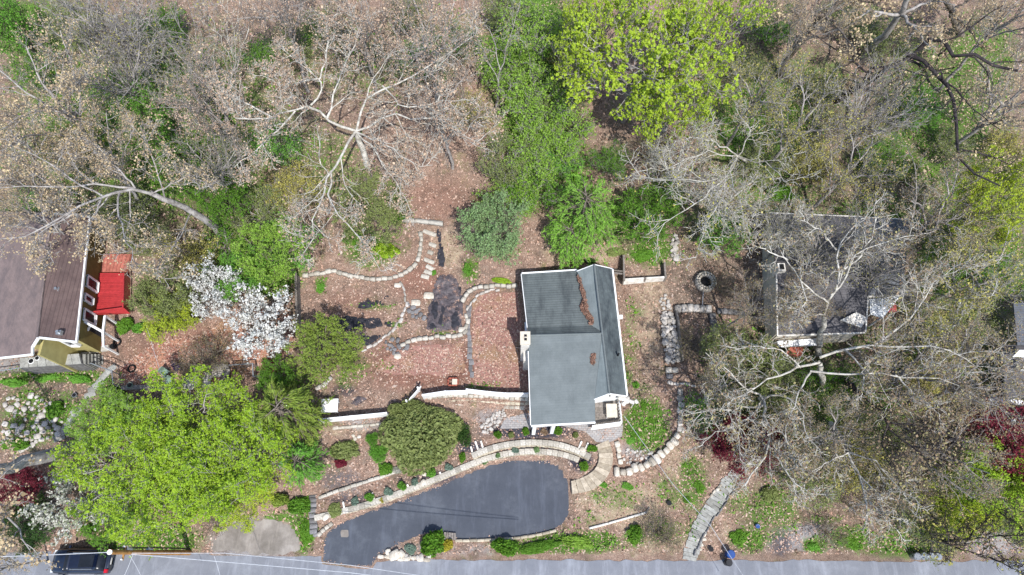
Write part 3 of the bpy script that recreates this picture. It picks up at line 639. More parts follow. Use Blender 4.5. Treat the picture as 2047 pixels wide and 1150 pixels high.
wall('stone_beam', 'flat pale stone slab wall at the top of the garden steps', [(802, 441), (845, 445), (886, 449)], 'concrete', 1.2, .34, .4, 1, None, .95, .02, smooth=0, partname='slab')
# garden steps
t = thing('garden_steps', 'rustic pale stone steps beside the climbing garden wall', 'steps', G(860, 520))
for i, (x0, y0, x1, y1) in enumerate([(846, 462, 872, 472), (858, 488, 872, 494), (855, 504, 866, 508), (848, 519, 868, 527), (852, 532, 866, 540), (848, 543, 864, 548), (842, 552, 858, 556)]):
    a, b = G(x0, y0, .05), G(x1, y1, .05); d = b-a
    inst('step', rocks('pale_block', .85)[i % 6], t, ((a.x+b.x)/2, (a.y+b.y)/2, a.z+.04), (0, 0, math.atan2(d.y, d.x)), (d.length, .36, .16))
for px, py, s, lab in [(889, 711, .7, 'white boulder in the middle of the leafy yard'), (857, 592, .75, 'white boulder at the left edge of the large fabric bed'), (795, 571, .5, 'small pale boulder at the start of the stone border'), (925, 660, .6, 'pale boulder at the lower corner of the large fabric bed'), (795, 713, .5, 'angular pale stone left of the arching border')]:
    px, py = {(889, 711): (831, 606)}.get((px, py), (px, py))
    p = G(px, py, .1); o = bpy.data.objects.new('boulder', rocks('white_rock', .6)[random.randrange(6)]); COL.objects.link(o); o.location = p; o.scale = (s*1.2, s*.8, s*.5); tag(o, lab, 'boulder')
rubble('stone_cluster', 'cluster of grey stones where the garden borders meet', [(770, 680), (800, 675), (818, 700), (795, 715), (775, 700)], 'grey_stone', 14, .25, .55)
rubble('stone_cluster', 'flat grey stones sunk in leaves right of the curving border', [(813, 608), (850, 625), (848, 645), (815, 630)], 'grey_stone', 10, .3, .6)
rubble('stone_rubble', 'pale rubble bank between the red soil and the paver walk', [(960, 855), (985, 830), (1008, 818), (1010, 832), (985, 862), (965, 868)], 'field_stone', 40, .15, .4)
rubble('stone_rubble', 'pale rubble bed right of the curved steps', [(1245, 895), (1300, 900), (1310, 915), (1280, 928), (1248, 930)], 'field_stone', 30, .12, .3)
rubble('white_stones', 'two white rocks left of the small round conifer', [(705, 872), (722, 868), (722, 876), (708, 880)], 'white_rock', 3, .3, .45)
rubble('rocky_bank', 'rocky bank with pale stones on the left slope below the chain link fence', [(5, 800), (60, 790), (140, 810), (120, 870), (40, 905), (5, 880)], 'field_stone', 80, .2, .6)
rubble('white_rocks', 'white rocks in the bed by the driveway mouth', [(776, 1104), (806, 1100), (810, 1116), (780, 1118)], 'white_rock', 6, .35, .7)
rubble('white_rocks', 'white stones around the foot of the big driveway bush', [(800, 1108), (860, 1112), (860, 1118), (800, 1118)], 'field_stone', 14, .2, .45)
for (px, py, s, lab) in [(960, 902, .45, 'small white stone at the left end of the curved planter wall'), (846, 965, .5, 'white stone in the planter beside the second clipped shrub'), (798, 991, .45, 'white stone low in the middle of the long planter'), (848, 948, .35, 'smaller white stone near the top of the long planter'), (651, 1034, .55, 'white stone in the left corner of the planter'), (1165, 899, .5, 'white stone ornament at the right end of the curved planter wall'), (789, 1110, .9, 'large round white stone at the driveway mouth')]:
    p = G(px, py, .2); o = bpy.data.objects.new('white_stone', rocks('white_rock', .4 if False else .6)[random.randrange(6)]); COL.objects.link(o); o.location = p; o.scale = (s, s*.8, s*.6); o.rotation_euler = (0, 0, px); tag(o, lab, 'stone')
for k, (x0, y0, x1, y1, lab) in enumerate([(950, 882, 957, 903, 'left of two pale timbers at the left end of the slate mulch bed'), (961, 881, 967, 901, 'right of two pale timbers at the left end of the slate mulch bed'), (1163, 882, 1157, 896, 'left of two pale timbers at the right end of the slate mulch bed'), (1176, 885, 1168, 903, 'right of two pale timbers at the right end of the slate mulch bed'), (879, 943, 884, 957, 'short timber divider beside the upper clipped shrub of the long planter'), (814, 968, 820, 982, 'short timber divider right of the middle clipped shrub'), (744, 985, 750, 1004, 'short timber divider right of the lower clipped shrub'), (686, 1003, 690, 1024, 'short timber divider near the left end of the long planter'), (941, 892, 945, 908, 'timber stub closing the curved planter wall')]):
    a, b = G(x0, y0, .12), G(x1, y1, .12); mb = MB(); mb.beam(a, b, .13, .2)
    o = part('timber_divider', mb, None, M['offwhite'], lab); o['category'] = 'timber'; o['group'] = 'timber dividers in the planters'
# curved entrance steps
inn = [(1142, 962), (1160, 957), (1178, 948), (1190, 938), (1197, 924), (1198, 908), (1191, 890)]
outr = [(1144, 987), (1168, 985), (1192, 976), (1212, 958), (1225, 932), (1226, 905), (1216, 879)]
t = thing('curved_steps', 'curved flight of pale concrete steps from the driveway to the front walk', 'steps', G(1190, 950))
N = 12
ri, ro = resample([(a[0], a[1], 0) for a in smooth_line(inn)], 1), None
def at_line(L, t):
    P = [Vector((a[0], a[1], 0)) for a in L]; ds = [0]
    for a, b in zip(P[:-1], P[1:]): ds.append(ds[-1]+(b-a).length)
    s = t*ds[-1]
    for i in range(len(P)-1):
        if s <= ds[i+1]+1e-9: return P[i].lerp(P[i+1], (s-ds[i])/(ds[i+1]-ds[i]))
    return P[-1]
li, lo = smooth_line(inn), smooth_line(outr); zprev = 0
for i in range(N):
    t0, t1 = i/N, (i+.95)/N
    q = [at_line(li, t0), at_line(lo, t0), at_line(lo, t1), at_line(li, t1)]
    z = max(zprev+.07, max(G(a.x, a.y).z for a in q)+.05, .15); zprev = z
    p = [W(a.x, a.y, z) for a in q]; mb = MB(); mb.prism([(a.x, a.y) for a in p], max(0, z-.6), z)
    part('step', mb, t, M['step_stone'])
# garden path of slabs on the right
t = thing('garden_path', 'winding grey slab path climbing from the road to the red maple', 'path', G(1380, 1110))
cl = [(1378, 1120), (1386, 1090), (1396, 1062), (1412, 1030), (1434, 1000), (1452, 972), (1474, 948)]; wd = [15, 15, 14, 14, 14, 14, 14]
cls, P = smooth_line(cl), None; N = 26
for i in range(N):
    a, b = at_line(cls, i/N), at_line(cls, (i+.94)/N); d = (b-a).normalized(); n = Vector((-d.y, d.x, 0))*(15+random.uniform(-1.5, 1.5))
    sk = d*random.uniform(-1, 1)
    q = [G(v.x, v.y, .1) for v in (a-n+sk, a+n-sk, b+n-sk, b-n+sk)]; z = max(v.z for v in q)-.03
    mb = MB(); mb.prism([(v.x, v.y) for v in q][::-1], z-.2, z); part('slab', mb, t, M['path_stone'])
wall('path_edging', 'dark stone edging along the right side of the slab path', [(1388, 1112), (1396, 1085), (1412, 1062), (1430, 1030), (1455, 995), (1478, 960)], 'grey_stone', .5, .14, .3, 1, None, .8, .08)
wall('path_edging', 'white stones along the left side of the slab path', [(1420, 995), (1432, 978), (1442, 968)], 'white_rock', .4, .2, .2, 1, None, .5, .1)
rubble('white_stones', 'white stones at the road end of the slab path', [(1396, 1080), (1405, 1070), (1410, 1060), (1414, 1075), (1400, 1100)], 'white_rock', 8, .2, .4)
# stepping stones on the left slope
t = thing('stepping_stones', 'broken line of pale stepping stones climbing the left slope', 'steps', G(150, 830))
for i, (px, py) in enumerate([(222, 738), (212, 748), (203, 758), (196, 768), (187, 778), (180, 790), (152, 822), (146, 834), (138, 845), (131, 856), (124, 866), (119, 876)]):
    p = G(px, py, .06); inst('step', rocks('path_stone', .8)[i % 6], t, p, (0, 0, .7+.3*math.sin(i)), (.9, .5, .16))
# terrace steps beside the chain link fence
# black fabric
fb = [('black_fabric', 'torn black fabric strip below the curved garden wall', [(715, 617), (722, 606), (735, 598), (745, 604), (755, 598), (762, 606), (750, 612), (735, 615)]),
 ('black_fabric', 'ragged black fabric piece just right of the torn strip', [(752, 612), (760, 600), (775, 592), (776, 596), (764, 602), (772, 608), (768, 614)]),
 ('black_fabric', 'long black fabric strip running into the yellow green tree', [(636, 660), (640, 642), (670, 632), (700, 630), (722, 636), (758, 640), (764, 652), (740, 656), (700, 660)]),
 ('black_fabric', 'small black fabric patch ending the long strip', [(766, 652), (772, 640), (784, 644), (788, 650), (780, 656)]),
 ('black_fabric', 'black fabric patch beside the stone border below the long strip', [(722, 690), (722, 670), (740, 672), (760, 668), (764, 674), (752, 684), (738, 690)]),
 ('black_fabric', 'narrow black fabric strip climbing beside the garden steps', [(876, 458), (880, 470), (886, 500), (888, 534), (877, 536), (875, 505), (876, 480)]),
 ('black_fabric', 'small torn black fabric flap above the flagstone border', [(911, 574), (922, 574), (922, 594), (916, 596)])]
for i, (n, lab, poly) in enumerate(fb):
    o = drape(n, poly, M['black_plastic'], .12, .04, .05, .09, None, lab, seed=20+i)
    if o: o['category'] = 'ground fabric'
o = drape('dusty_fabric', [(874, 555), (900, 546), (916, 560), (924, 600), (926, 650), (918, 662), (880, 662), (850, 660), (854, 630), (862, 590)], M['fabric_dusty'], .12, .05, .1, .1, None, 'large wrinkled dusty black fabric covering the bed right of the steps', seed=40); o['category'] = 'ground fabric'
for i, poly in enumerate([[(864, 600), (876, 605), (872, 640), (862, 640)], [(874, 650), (884, 610), (890, 620), (884, 655)], [(856, 655), (866, 645), (880, 656), (860, 660)], [(902, 640), (914, 620), (918, 650), (905, 655)], [(886, 655), (895, 650), (900, 658), (888, 660)]]):
    o = drape('fabric_scrap', poly, M['black_plastic'], .1, .17, .04, .08, None, ['black scrap at the left of the dusty fabric', 'black scrap down the middle crease of the dusty fabric', 'black scrap at the lower left corner of the dusty fabric', 'black scrap at the right of the dusty fabric', 'black scrap at the lower edge of the dusty fabric'][i], seed=50+i)
    if o: o['category'] = 'ground fabric'
o = drape('dark_mat', [(702, 806), (716, 792), (732, 792), (745, 797), (730, 804), (715, 812)], M['fabric_dusty'], .1, .03, .04, .1, None, 'dark ragged mat lying in leaves right of the white box', seed=61); o['category'] = 'mat'
o = drape('oil_patch', [(681, 1060), (696, 1060), (697, 1074), (682, 1074)], M['gravel'], .1, .035, 0, .02, None, 'small faded square patch in the driveway near its mouth', seed=62); o['category'] = 'patch'
# ------------------------------------------------------------------ buildings
def L(a, b, t): return tuple(a[i]+(b[i]-a[i])*t for i in range(3))
def wl(name, parent, p0, p1, z0, z1, m, th=.2, inset=0):
    """vertical wall panel p0->p1"""
    mb = MB(); a, b = Vector((p0[0], p0[1], (z0+z1)/2)), Vector((p1[0], p1[1], (z0+z1)/2)); mb.beam(a, b, th, z1-z0)
    return part(name, mb, parent, m)
def window(parent, p0, p1, t0, t1, z0, z1, side, framem='white', glass='glass', fw=.12, name='window', proud=.12):
    """framed window on the wall line p0->p1; side=+1 left of the direction"""
    a, b = Vector(L((*p0[:2], 0), (*p1[:2], 0), t0)), Vector(L((*p0[:2], 0), (*p1[:2], 0), t1))
    d = (b-a).normalized(); n = Vector((-d.y, d.x, 0))*side*proud
    mb = MB(); zc = (z0+z1)/2
    mb.beam(a+n+Vector((0, 0, z0)), b+n+Vector((0, 0, z0)), .1, fw); mb.beam(a+n+Vector((0, 0, z1)), b+n+Vector((0, 0, z1)), .1, fw)
    for q in (a, b): mb.box((q.x+n.x, q.y+n.y, zc), (fw, fw, z1-z0+fw), math.atan2(d.y, d.x))
    w = part(name, mb, parent, M[framem])
    mb = MB(); mb.beam(a+n*.9+Vector((0, 0, zc)), b+n*.9+Vector((0, 0, zc)), .04, z1-z0-fw)
    part('pane', mb, w, M[glass])
    mb = MB(); mb.beam(a+n*1.3+Vector((0, 0, z0-fw*.6)), b+n*1.3+Vector((0, 0, z0-fw*.6)), .2, .05); part('sill', mb, w, M[framem])
    return w
def gutter(parent, a, b, m, w=.13, h=.14): 
    mb = MB(); mb.beam(a, b, w, h); return part('gutter', mb, parent, m)
# ---- green roofed house
ZE, ZR, ZG = 5.0, 6.2, 1.9
t = thing('green_roof_house', 'single storey house with weathered grey green shingle roof and white chimney', 'house', W(1150, 700, ZG))
NW, NE = W(1043, 548, ZE-.1), W(1154, 541, ZE-.1)
MW, ME = W(1055, 655, 5.55), W(1199, 650, 5.55)
RW, RE = W(1056, 671, ZR), W(1204, 667, 6.08)
SW, SE = W(1062, 850, ZE), W(1190, 843, ZE)
PW = W(1057, 702, 5.95); PE = W(1200, 699, 5.95)
GN = W(1188, 530, 6.1); GS = W(1218, 786, 6.1)
EN, ES = W(1223, 538, ZE+.2), W(1252, 791, ZE+.2)
WN = W(1154, 543, 5.3); WS = W(1189, 797, 5.35)
mb = MB(); mb.slab([RW, PW, PE, RE], .14); mb.slab([PW, SW, SE, (WS.x, WS.y, WS.z), PE], .14)
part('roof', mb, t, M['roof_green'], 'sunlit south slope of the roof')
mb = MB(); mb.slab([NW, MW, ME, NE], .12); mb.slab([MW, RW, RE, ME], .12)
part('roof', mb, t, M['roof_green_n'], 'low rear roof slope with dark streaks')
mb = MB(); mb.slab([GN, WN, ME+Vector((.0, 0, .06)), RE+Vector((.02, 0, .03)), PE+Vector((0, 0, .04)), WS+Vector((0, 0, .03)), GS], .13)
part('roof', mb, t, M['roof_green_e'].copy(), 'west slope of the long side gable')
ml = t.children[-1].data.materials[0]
nn = shingle('grey_green_shingle_west_lightened', (128, 136, 136), (112, 120, 120), (78, 85, 88), 1.52, .2, .3, .12); t.children[-1].data.materials[0] = nn  # lighter shingle colour offsets the shade on the west-facing slope
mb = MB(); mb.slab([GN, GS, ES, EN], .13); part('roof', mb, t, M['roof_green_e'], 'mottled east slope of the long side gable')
mb = MB(); mb.tube([GN+Vector((0, 0, .03)), GS+Vector((0, 0, .03))], .09, 6); part('ridge_cap', mb, t, M['roof_green'])
mb = MB(); mb.tube([RW+Vector((0, 0, .02)), RE+Vector((0, 0, .02))], .08, 6); part('ridge_cap', mb, t, M['roof_green'])
for a, b in ((NW, NE), (SW, SE), (EN, ES)):
    d = (b-a).normalized(); n = Vector((-d.y, d.x, 0)); 
    s = 1 if a is NW else (-1 if a is SW else 1)
    gutter(t, a+n*s*.07-Vector((0, 0, .06)), b+n*s*.07-Vector((0, 0, .06)), M['white'])
mb = MB(); mb.beam(NW-Vector((.05, 0, .08)), MW-Vector((.05, 0, .08)), .06, .2); mb.beam(PW-Vector((.05, 0, .08)), SW-Vector((.05, 0, .08)), .06, .2); part('rake_board', mb, t, M['white'])
mb = MB(); mb.beam(GS+Vector((0, -.05, -.1)), ES+Vector((0, -.05, -.1)), .07, .24); mb.beam(GS+Vector((0, -.05, -.1)), WS+Vector((0, -.05, -.1)), .07, .24); part('rake_board', mb, t, M['white'])
mb = MB(); mb.beam(GN+Vector((0, .05, -.1)), EN+Vector((0, .05, -.1)), .07, .2); mb.beam(GN+Vector((0, .05, -.1)), WN+Vector((0, .05, -.1)), .07, .2); part('rake_board', mb, t, M['white'])
mb = MB(); mb.add([(WS.x, WS.y+.25, ZG), (ES.x-.25, ES.y+.25, ZG), (ES.x-.25, ES.y+.25, ES.z-.1), (GS.x, GS.y+.25, GS.z-.12), (WS.x, WS.y+.25, WS.z-.1)], [[0, 1, 2, 3, 4]]); part('gable_wall', mb, t, M['white'])
mb = MB(); mb.add([(WN.x, WN.y-.25, ZG), (EN.x-.25, EN.y-.25, ZG), (EN.x-.25, EN.y-.25, EN.z-.1), (GN.x, GN.y-.25, GN.z-.12), (WN.x, WN.y-.25, WN.z-.1)], [[4, 3, 2, 1, 0]]); part('gable_wall', mb, t, M['cream_wall'])
wl('wall', t, (NW.x+.3, NW.y-.3), (SW.x+.3, SW.y+1.6), ZG-.3, 4.85, M['cream_wall'])
wl('wall', t, (NW.x+.3, NW.y-.3), (WN.x, NE.y-.3), ZG-.3, 4.8, M['cream_wall'])
wl('wall', t, (SW.x+.3, SW.y+1.6), (SE.x-.1, SE.y+1.5), ZG-.3, 4.95, M['white'])
wl('wall', t, (EN.x-.3, EN.y-.3), (ES.x-.3, ES.y+.3), ZG-.3, 5.05, M['cream_wall'])
for px, py in ((1066, 851), (1104, 849)):
    p = W(px, py, ZE-.2); mb = MB(); mb.box((p.x+.1, p.y-.0, (ZE+1.5)/2), (.28, .28, ZE-1.75)); part('porch_post', mb, t, M['white'])
window(t, (SW.x+.3, SW.y+1.48), (SE.x-.1, SE.y+1.38), .2, .38, 2.9, 4.2, -1); window(t, (SW.x+.3, SW.y+1.48), (SE.x-.1, SE.y+1.38), .6, .8, 2.9, 4.2, -1)
window(t, (NW.x+.3, NW.y-.3), (SW.x+.3, SW.y+1.6), .3, .4, 2.8, 4., -1)
# chimney
c0, c1 = W(1042, 664, 7.0), W(1058, 688, 7.0)
mb = MB(); cx, cy = (c0.x+c1.x)/2, (c0.y+c1.y)/2
mb.box((cx, cy, 4.4), (.66, .95, 5.0)); ch = part('chimney', mb, t, M['offwhite'])
mb = MB(); mb.box((cx, cy, 6.95), (.8, 1.08, .14)); part('chimney_cap', mb, ch, M['beige'])
mb = MB(); mb.box((cx+.03, cy+.02, 7.06), (.2, .46, .1)); part('flue', mb, ch, M['dark'])
mb = MB(); mb.box((cx+.03, cy+.02, 7.08), (.22, .09, .1)); part('flue_divider', mb, ch, M['beige'])
p = W(1049, 708, 5.0); mb = MB(); mb.box((p.x+.12, p.y, 3.5), (.45, 1.1, 2.9)); part('chimney_shoulder', mb, ch, M['offwhite'])
p = W(1241, 634, 4.2); mb = MB(); mb.box((p.x, p.y, 4.2), (.3, .3, .25)); part('wall_vent', mb, t, M['white'])
p = W(1233, 781, 0); 
for px, py in ((1233, 792), (1219, 790)):
    p = W(px, py, 5.3); mb = MB(); mb.tube([p, p-Vector((0, .12, 0))], .06, 8); part('gable_light', mb, t, M['dark'])
p = W(1236, 709, 5.75); mb = MB(); mb.cyl((p.x, p.y, 5.5), .08, .5, 8); part('vent_pipe', mb, t, M['dark'])
# deck at the south-east corner
d0, d1, d2, d3 = W(1190, 802, 2.6), W(1240, 802, 2.6), W(1243, 848, 2.6), W(1190, 848, 2.6)
dk = thing('porch_deck', 'small weathered plank deck at the lower right corner of the green roofed house', 'deck', W(1215, 830, 1.6))
for i in range(14):
    a = Vector(L(d0, d3, i/14)); b = Vector(L(d1, d2, i/14)); a2 = Vector(L(d0, d3, (i+.9)/14)); b2 = Vector(L(d1, d2, (i+.9)/14))
    mb = MB(); mb.slab([a, a2, b2, b], .06); part('plank', mb, dk, M['wood_grey'])
mb = MB(); mb.prism([(d0.x, d0.y), (d3.x, d3.y), (d2.x, d2.y), (d1.x, d1.y)], 1.5, 2.52); part('deck_base', mb, dk, M['cream_wall'])
r0, r1 = W(1184, 853, 3.4), W(1243, 845, 3.4)
mb = MB(); mb.beam(r0, r1, .16, .1); part('rail', mb, dk, M['white'])
mb = MB(); mb.beam(r0-Vector((0, 0, 1.0)), r1-Vector((0, 0, 1.0)), .1, .45); part('fascia', mb, dk, M['white'])
for i in range(17):
    p = r0.lerp(r1, (i+.5)/17); mb = MB(); mb.box((p.x, p.y, 2.95), (.05, .05, .9)); part('baluster', mb, dk, M['white'])
mb = MB(); e0, e1 = W(1238, 800, 3.4), r1; mb.beam(e0, e1, .09, .09); part('rail', mb, dk, M['white'])
for i in range(7):
    p = e0.lerp(e1, (i+.2)/7); mb = MB(); mb.box((p.x, p.y, 2.95), (.05, .05, .9)); part('baluster', mb, dk, M['white'])
mb = MB(); q = W(1223, 821, 3.35); mb.box((q.x, q.y, q.z), (.86, 1.1, .06)); tb = thing('patio_table', 'beige topped table standing on the small plank deck', 'table', (q.x, q.y, 2.6)); part('tabletop', mb, tb, M['beige'])
for sx in (-.35, .35):
    for sy in (-.45, .45): mb = MB(); mb.box((q.x+sx, q.y+sy, 2.95), (.06, .06, .7)); part('leg', mb, tb, M['white'])
# folded canopy right of the gable
cn = thing('folded_canopy', 'crumpled white canopy with poles beside the deck', 'canopy', G(1258, 802))
for i, (px, py, s, hgt) in enumerate([(1244, 797, .7, 4.3), (1254, 800, .6, 4.1), (1262, 803, .5, 3.9), (1248, 806, .5, 4.0), (1272, 803, .35, 3.7)]):
    q = W(px, py, hgt); inst('canopy_fold', rocks('offwhite', .6)[i], cn, q, (.3*i, .2, i*1.3), (s, s*.5, .3))
for px, py in ((1246, 800), (1270, 803)):
    q = W(px, py, 3.8); mb = MB(); mb.tube([(q.x, q.y, float(hz(q.x, q.y))), q], .04, 6); part('pole', mb, cn, M['white'])
# leaf piles on the roof
def leaf_pile(lab, poly, zs, n, seed):
    r = np.random.default_rng(seed); P = [W(px, py, z) for (px, py), z in zip(poly, zs)]
    xs = [p.x for p in P]; ys = [p.y for p in P]
    X = r.uniform(min(xs), max(xs), n*6); Y = r.uniform(min(ys), max(ys), n*6); d = sdist(X, Y, P)+.12*vnoise(X, Y, .25, seed); ok = d < 0
    X, Y, d = X[ok][:n], Y[ok][:n], d[ok][:n]
    A = np.c_[[p.x for p in P], [p.y for p in P], np.ones(len(P))]; co = np.linalg.lstsq(A, np.array([p.z for p in P]), rcond=None)[0]
    Z = co[0]*X+co[1]*Y+co[2]+.06+np.clip(-d, 0, .3)*r.uniform(0, 1, len(X))
    V, F = quads(np.c_[X, Y, Z], .065, r, .9)
    o = part('leaf_pile', mesh_np('leaf_pile', V, [F], M['litter_roof'], r.uniform(0, 1, len(F))), None, label=lab, kind='stuff'); o['category'] = 'leaf pile'
def quads(C, size, r, up=.5, elong=1.5, sd=.35):
    n = len(C); N = r.normal(0, 1, (n, 3)); N[:, 2] = np.abs(N[:, 2])+up; N /= np.linalg.norm(N, axis=1, keepdims=True)
    a = r.normal(0, 1, (n, 3)); a -= N*(a*N).sum(1, keepdims=True); a /= np.linalg.norm(a, axis=1, keepdims=True); b = np.cross(N, a)
    s = (size*np.exp(r.normal(0, sd, n)))[:, None]
    V = np.stack([C-a*s*elong, C-b*s*.8, C+a*s*elong, C+b*s*.8], 1)
    return V.reshape(-1, 3), np.arange(n*4).reshape(n, 4)
M['litter_roof'] = leafmat('roof_valley_leaves', [(112, 80, 66), (150, 112, 94), (164, 128, 108), (92, 64, 54)], .1)
leaf_pile('long drift of brown leaves lying in the roof valley', [(1155, 556), (1162, 552), (1170, 590), (1178, 625), (1186, 645), (1178, 650), (1166, 625), (1160, 612), (1164, 595)], [5.15, 5.25, 5.45, 5.6, 5.75, 5.6, 5.5, 5.45, 5.35], 700, 5)
leaf_pile('small patch of brown leaves on the lower roof slope', [(1184, 708), (1190, 707), (1190, 728), (1184, 736), (1181, 724)], [5.9, 5.9, 5.82, 5.8, 5.85], 130, 6)
# ---- brown roofed house on the left
ZE2, ZR2, ZB = 6.4, 8.3, 2.0
h = thing('brown_roof_house', 'two storey olive house with faded brown shingle roof at the left edge', 'house', W(60, 600, ZB))
r0, r1 = W(75, 673, ZR2), W(104, 425, ZR2)
e0, e1 = W(151, 682, ZE2), W(178, 432, ZE2)
k0 = W(63, 692, 7.9)
w0, w1 = W(-215, 728, 5.6), W(-185, 420, 5.6)
s0 = W(63, 707, 7.8)
mb = MB(); mb.slab([r0, e0, e1, r1], .14); part('roof', mb, h, M['roof_brown'], 'darker brown shingle slope facing the red deck')
mb = MB(); mb.slab([r0, r1, w1, w0, W(0, 714, 7.3), s0, k0], .14); part('roof', mb, h, M['roof_brown_w'], 'faded brown slope running off to the left')
mb = MB(); mb.tube([r0+Vector((0, 0, .02)), r1+Vector((0, 0, .02))], .08, 6); part('ridge_cap', mb, h, M['roof_brown_w'])
for a, b in ((e0, e1), (r0, e0), (r0, k0), (k0, s0), (s0, W(0, 714, 7.3)), (W(0, 714, 7.3), w0), (r1, e1)):
    mb = MB(); dlt = Vector((.07, -.07, -.06)); mb.beam(a+dlt, b+dlt, .12, .2); part('trim_board', mb, h, M['white'])
E0, E1 = (e0.x-.35, e0.y+.35), (e1.x-.35, e1.y-.3)
mb = MB(); mb.add([(E0[0], E0[1], ZB), (E1[0], E1[1], ZB), (E1[0], E1[1], ZE2-.05), (E0[0], E0[1], ZE2-.05)], [[0, 1, 2, 3]]); part('wall', mb, h, M['olive_wall'])
K = (k0.x+.1, k0.y+.25)
mb = MB(); mb.add([(K[0], E0[1], ZB), (E0[0], E0[1], ZB), (E0[0], E0[1], ZE2), (r0.x, E0[1], ZR2-.15), (K[0], E0[1], 7.8)], [[0, 1, 2, 3, 4]]); part('gable_wall', mb, h, M['tan_wall'])
wl('wall', h, (w0.x, s0.y+2.2), (K[0]+.05, s0.y+2.2), ZB, 6.2, M['tan_wall'])
mb = MB(); mb.box((K[0]+.05, (E0[1]+s0.y)/2+.2, 4.6), (.2, abs(E0[1]-s0.y)+.2, 5)); part('wall', mb, h, M['tan_wall'])
for py, z0, z1, wdt in ((540, 3.9, 5.3, 26), (576, 4.4, 5.4, 16), (612, 3.8, 5.3, 26)):
    tt = (e0.y-W(160, py+12, ZE2).y)/(e0.y-e1.y)
    window(h, E0, E1, tt-.035*wdt/16/1.3, tt+.035*wdt/16/1.3, z0, z1, -1, fw=.16)
window(h, (K[0], E0[1]), E0, .35, .75, 4.6, 5.9, -1, fw=.2)
window(h, (W(196, 640, 3).x-.15, E0[1]+.2), (W(205, 660, 3).x-.15, E0[1]+2.4), .1, .7, 2.2, 4.4, -1, fw=.2, name='patio_door')
for px, py in ((114, 579), (118, 665)):
    p = W(px, py, 7.5); mb = MB(); mb.box((p.x, p.y, 7.45), (.36, .36, .3)); mb.cyl((p.x, p.y, 7.6), .12, .2, 10); part('roof_vent', mb, h, M['metal'])
# porch frame below the deck
pf = thing('open_porch', 'white open porch frame at the corner of the olive house', 'porch', W(200, 670, 2))
a, b, c = W(158, 638, 5.1), W(206, 664, 4.6), W(210, 632, 4.6); d = W(207, 692, 4.4)
for q, r_ in ((a, b), (c, b), (b, d)): mb = MB(); mb.beam(q, r_, .16, .16); part('beam', mb, pf, M['white'])
for q in (b, c, d): mb = MB(); mb.box((q.x, q.y, (q.z+2)/2), (.14, .14, q.z-2)); part('post', mb, pf, M['white'])
mb = MB(); q0, q1, q2, q3 = W(180, 655, 2.3), W(205, 668, 2.3), W(212, 694, 2.3), W(160, 702, 2.3)
mb.prism([(v.x, v.y) for v in (q3, q2, q1, q0)], 1.9, 2.3); part('porch_floor', mb, pf, M['pink_deck'])
mb = MB(); mb.beam(W(160, 706, 2.2), W(218, 696, 2.2), .5, .25); part('porch_curb', mb, pf, M['concrete'])
rd = thing('red_deck', 'bright red painted deck with a red front lip beside the olive house', 'deck', W(220, 590, 2))
zt = 3.6; q = [W(191, 546, zt), W(250, 546, zt), W(247, 617, zt), W(183, 622, zt)]
N = 20
for i in range(N):
    a0, a1 = q[0].lerp(q[3], i/N), q[0].lerp(q[3], (i+.93)/N); b0, b1 = q[1].lerp(q[2], i/N), q[1].lerp(q[2], (i+.93)/N)
    mb = MB(); mb.slab([a0, a1, b1, b0], .05); part('board', mb, rd, M['red_metal'])
mb = MB(); mb.slab([W(172, 624, 4.3), W(183, 630, 3.5), W(260, 627, 3.5), W(246, 614, 4.3)], .06); part('front_lip', mb, rd, M['red_metal'])
mb = MB(); mb.beam(W(248, 546, 4.3), W(246, 616, 4.3), .1, .12); part('rail', mb, rd, M['red_metal'])
mb = MB(); mb.prism([(v.x, v.y) for v in (q[3], q[2], q[1], q[0])], 1.8, 3.53); part('deck_base', mb, rd, M['brick_red'])
pd = thing('faded_deck', 'faded pinkish plank deck above the bright red deck', 'deck', W(220, 525, 2))
q = [W(195, 508, 3.3), W(262, 508, 3.3), W(252, 543, 3.3), W(192, 544, 3.3)]
for i in range(9):
    a0, a1 = q[0].lerp(q[1], i/9), q[0].lerp(q[1], (i+.92)/9); b0, b1 = q[3].lerp(q[2], i/9), q[3].lerp(q[2], (i+.92)/9)
    mb = MB(); mb.slab([a0, b0, b1, a1], .05); part('board', mb, pd, M['pink_deck'])
mb = MB(); mb.prism([(v.x, v.y) for v in (q[3], q[2], q[1], q[0])], 1.8, 3.2); part('deck_base', mb, pd, M['brick_red'])
# ---- dark roofed house on the right
h = thing('dark_roof_house', 'house with charcoal roof half hidden by bare trees on the right', 'house', W(1680, 560, 3.2))
zE, zR = 5.7, 7.0
a0, a1, a2 = W(1537, 427, zE), W(1706, 434, zE), W(1820, 441, zE)
b0, b1, b2 = W(1552, 545, zR), W(1708, 549, zR), W(1806, 552, zR)
c0, c1 = W(1554, 670, zE), W(1730, 664, zE)
d0, d1 = W(1735, 592, 6.5), W(1822, 588, 6.5)
mb = MB(); mb.slab([a0, b0, b1, a1], .15); part('roof', mb, h, M['roof_dark'], 'charcoal rear roof slope')
mb = MB(); mb.slab([a1+Vector((.02, 0, .08)), b1+Vector((.02, 0, .08)), b2+Vector((0, 0, .08)), a2+Vector((0, 0, .08))], .15); part('roof', mb, h, M['roof_blue'], 'bluish rear roof slope on the right half')
b1s = W(1735, 549, zR)
mb = MB(); mb.slab([b0, c0, c1, b1s], .15); part('roof', mb, h, M['roof_dark'], 'charcoal front roof slope')
mb = MB(); mb.slab([b1s+Vector((.03, 0, .05)), d0+Vector((.03, 0, .05)), d1, b2], .15); part('roof', mb, h, M['roof_blue'], 'short front slope on the right half')
mb = MB(); mb.tube([b0, b2], .09, 6); part('ridge_cap', mb, h, M['roof_blue'])
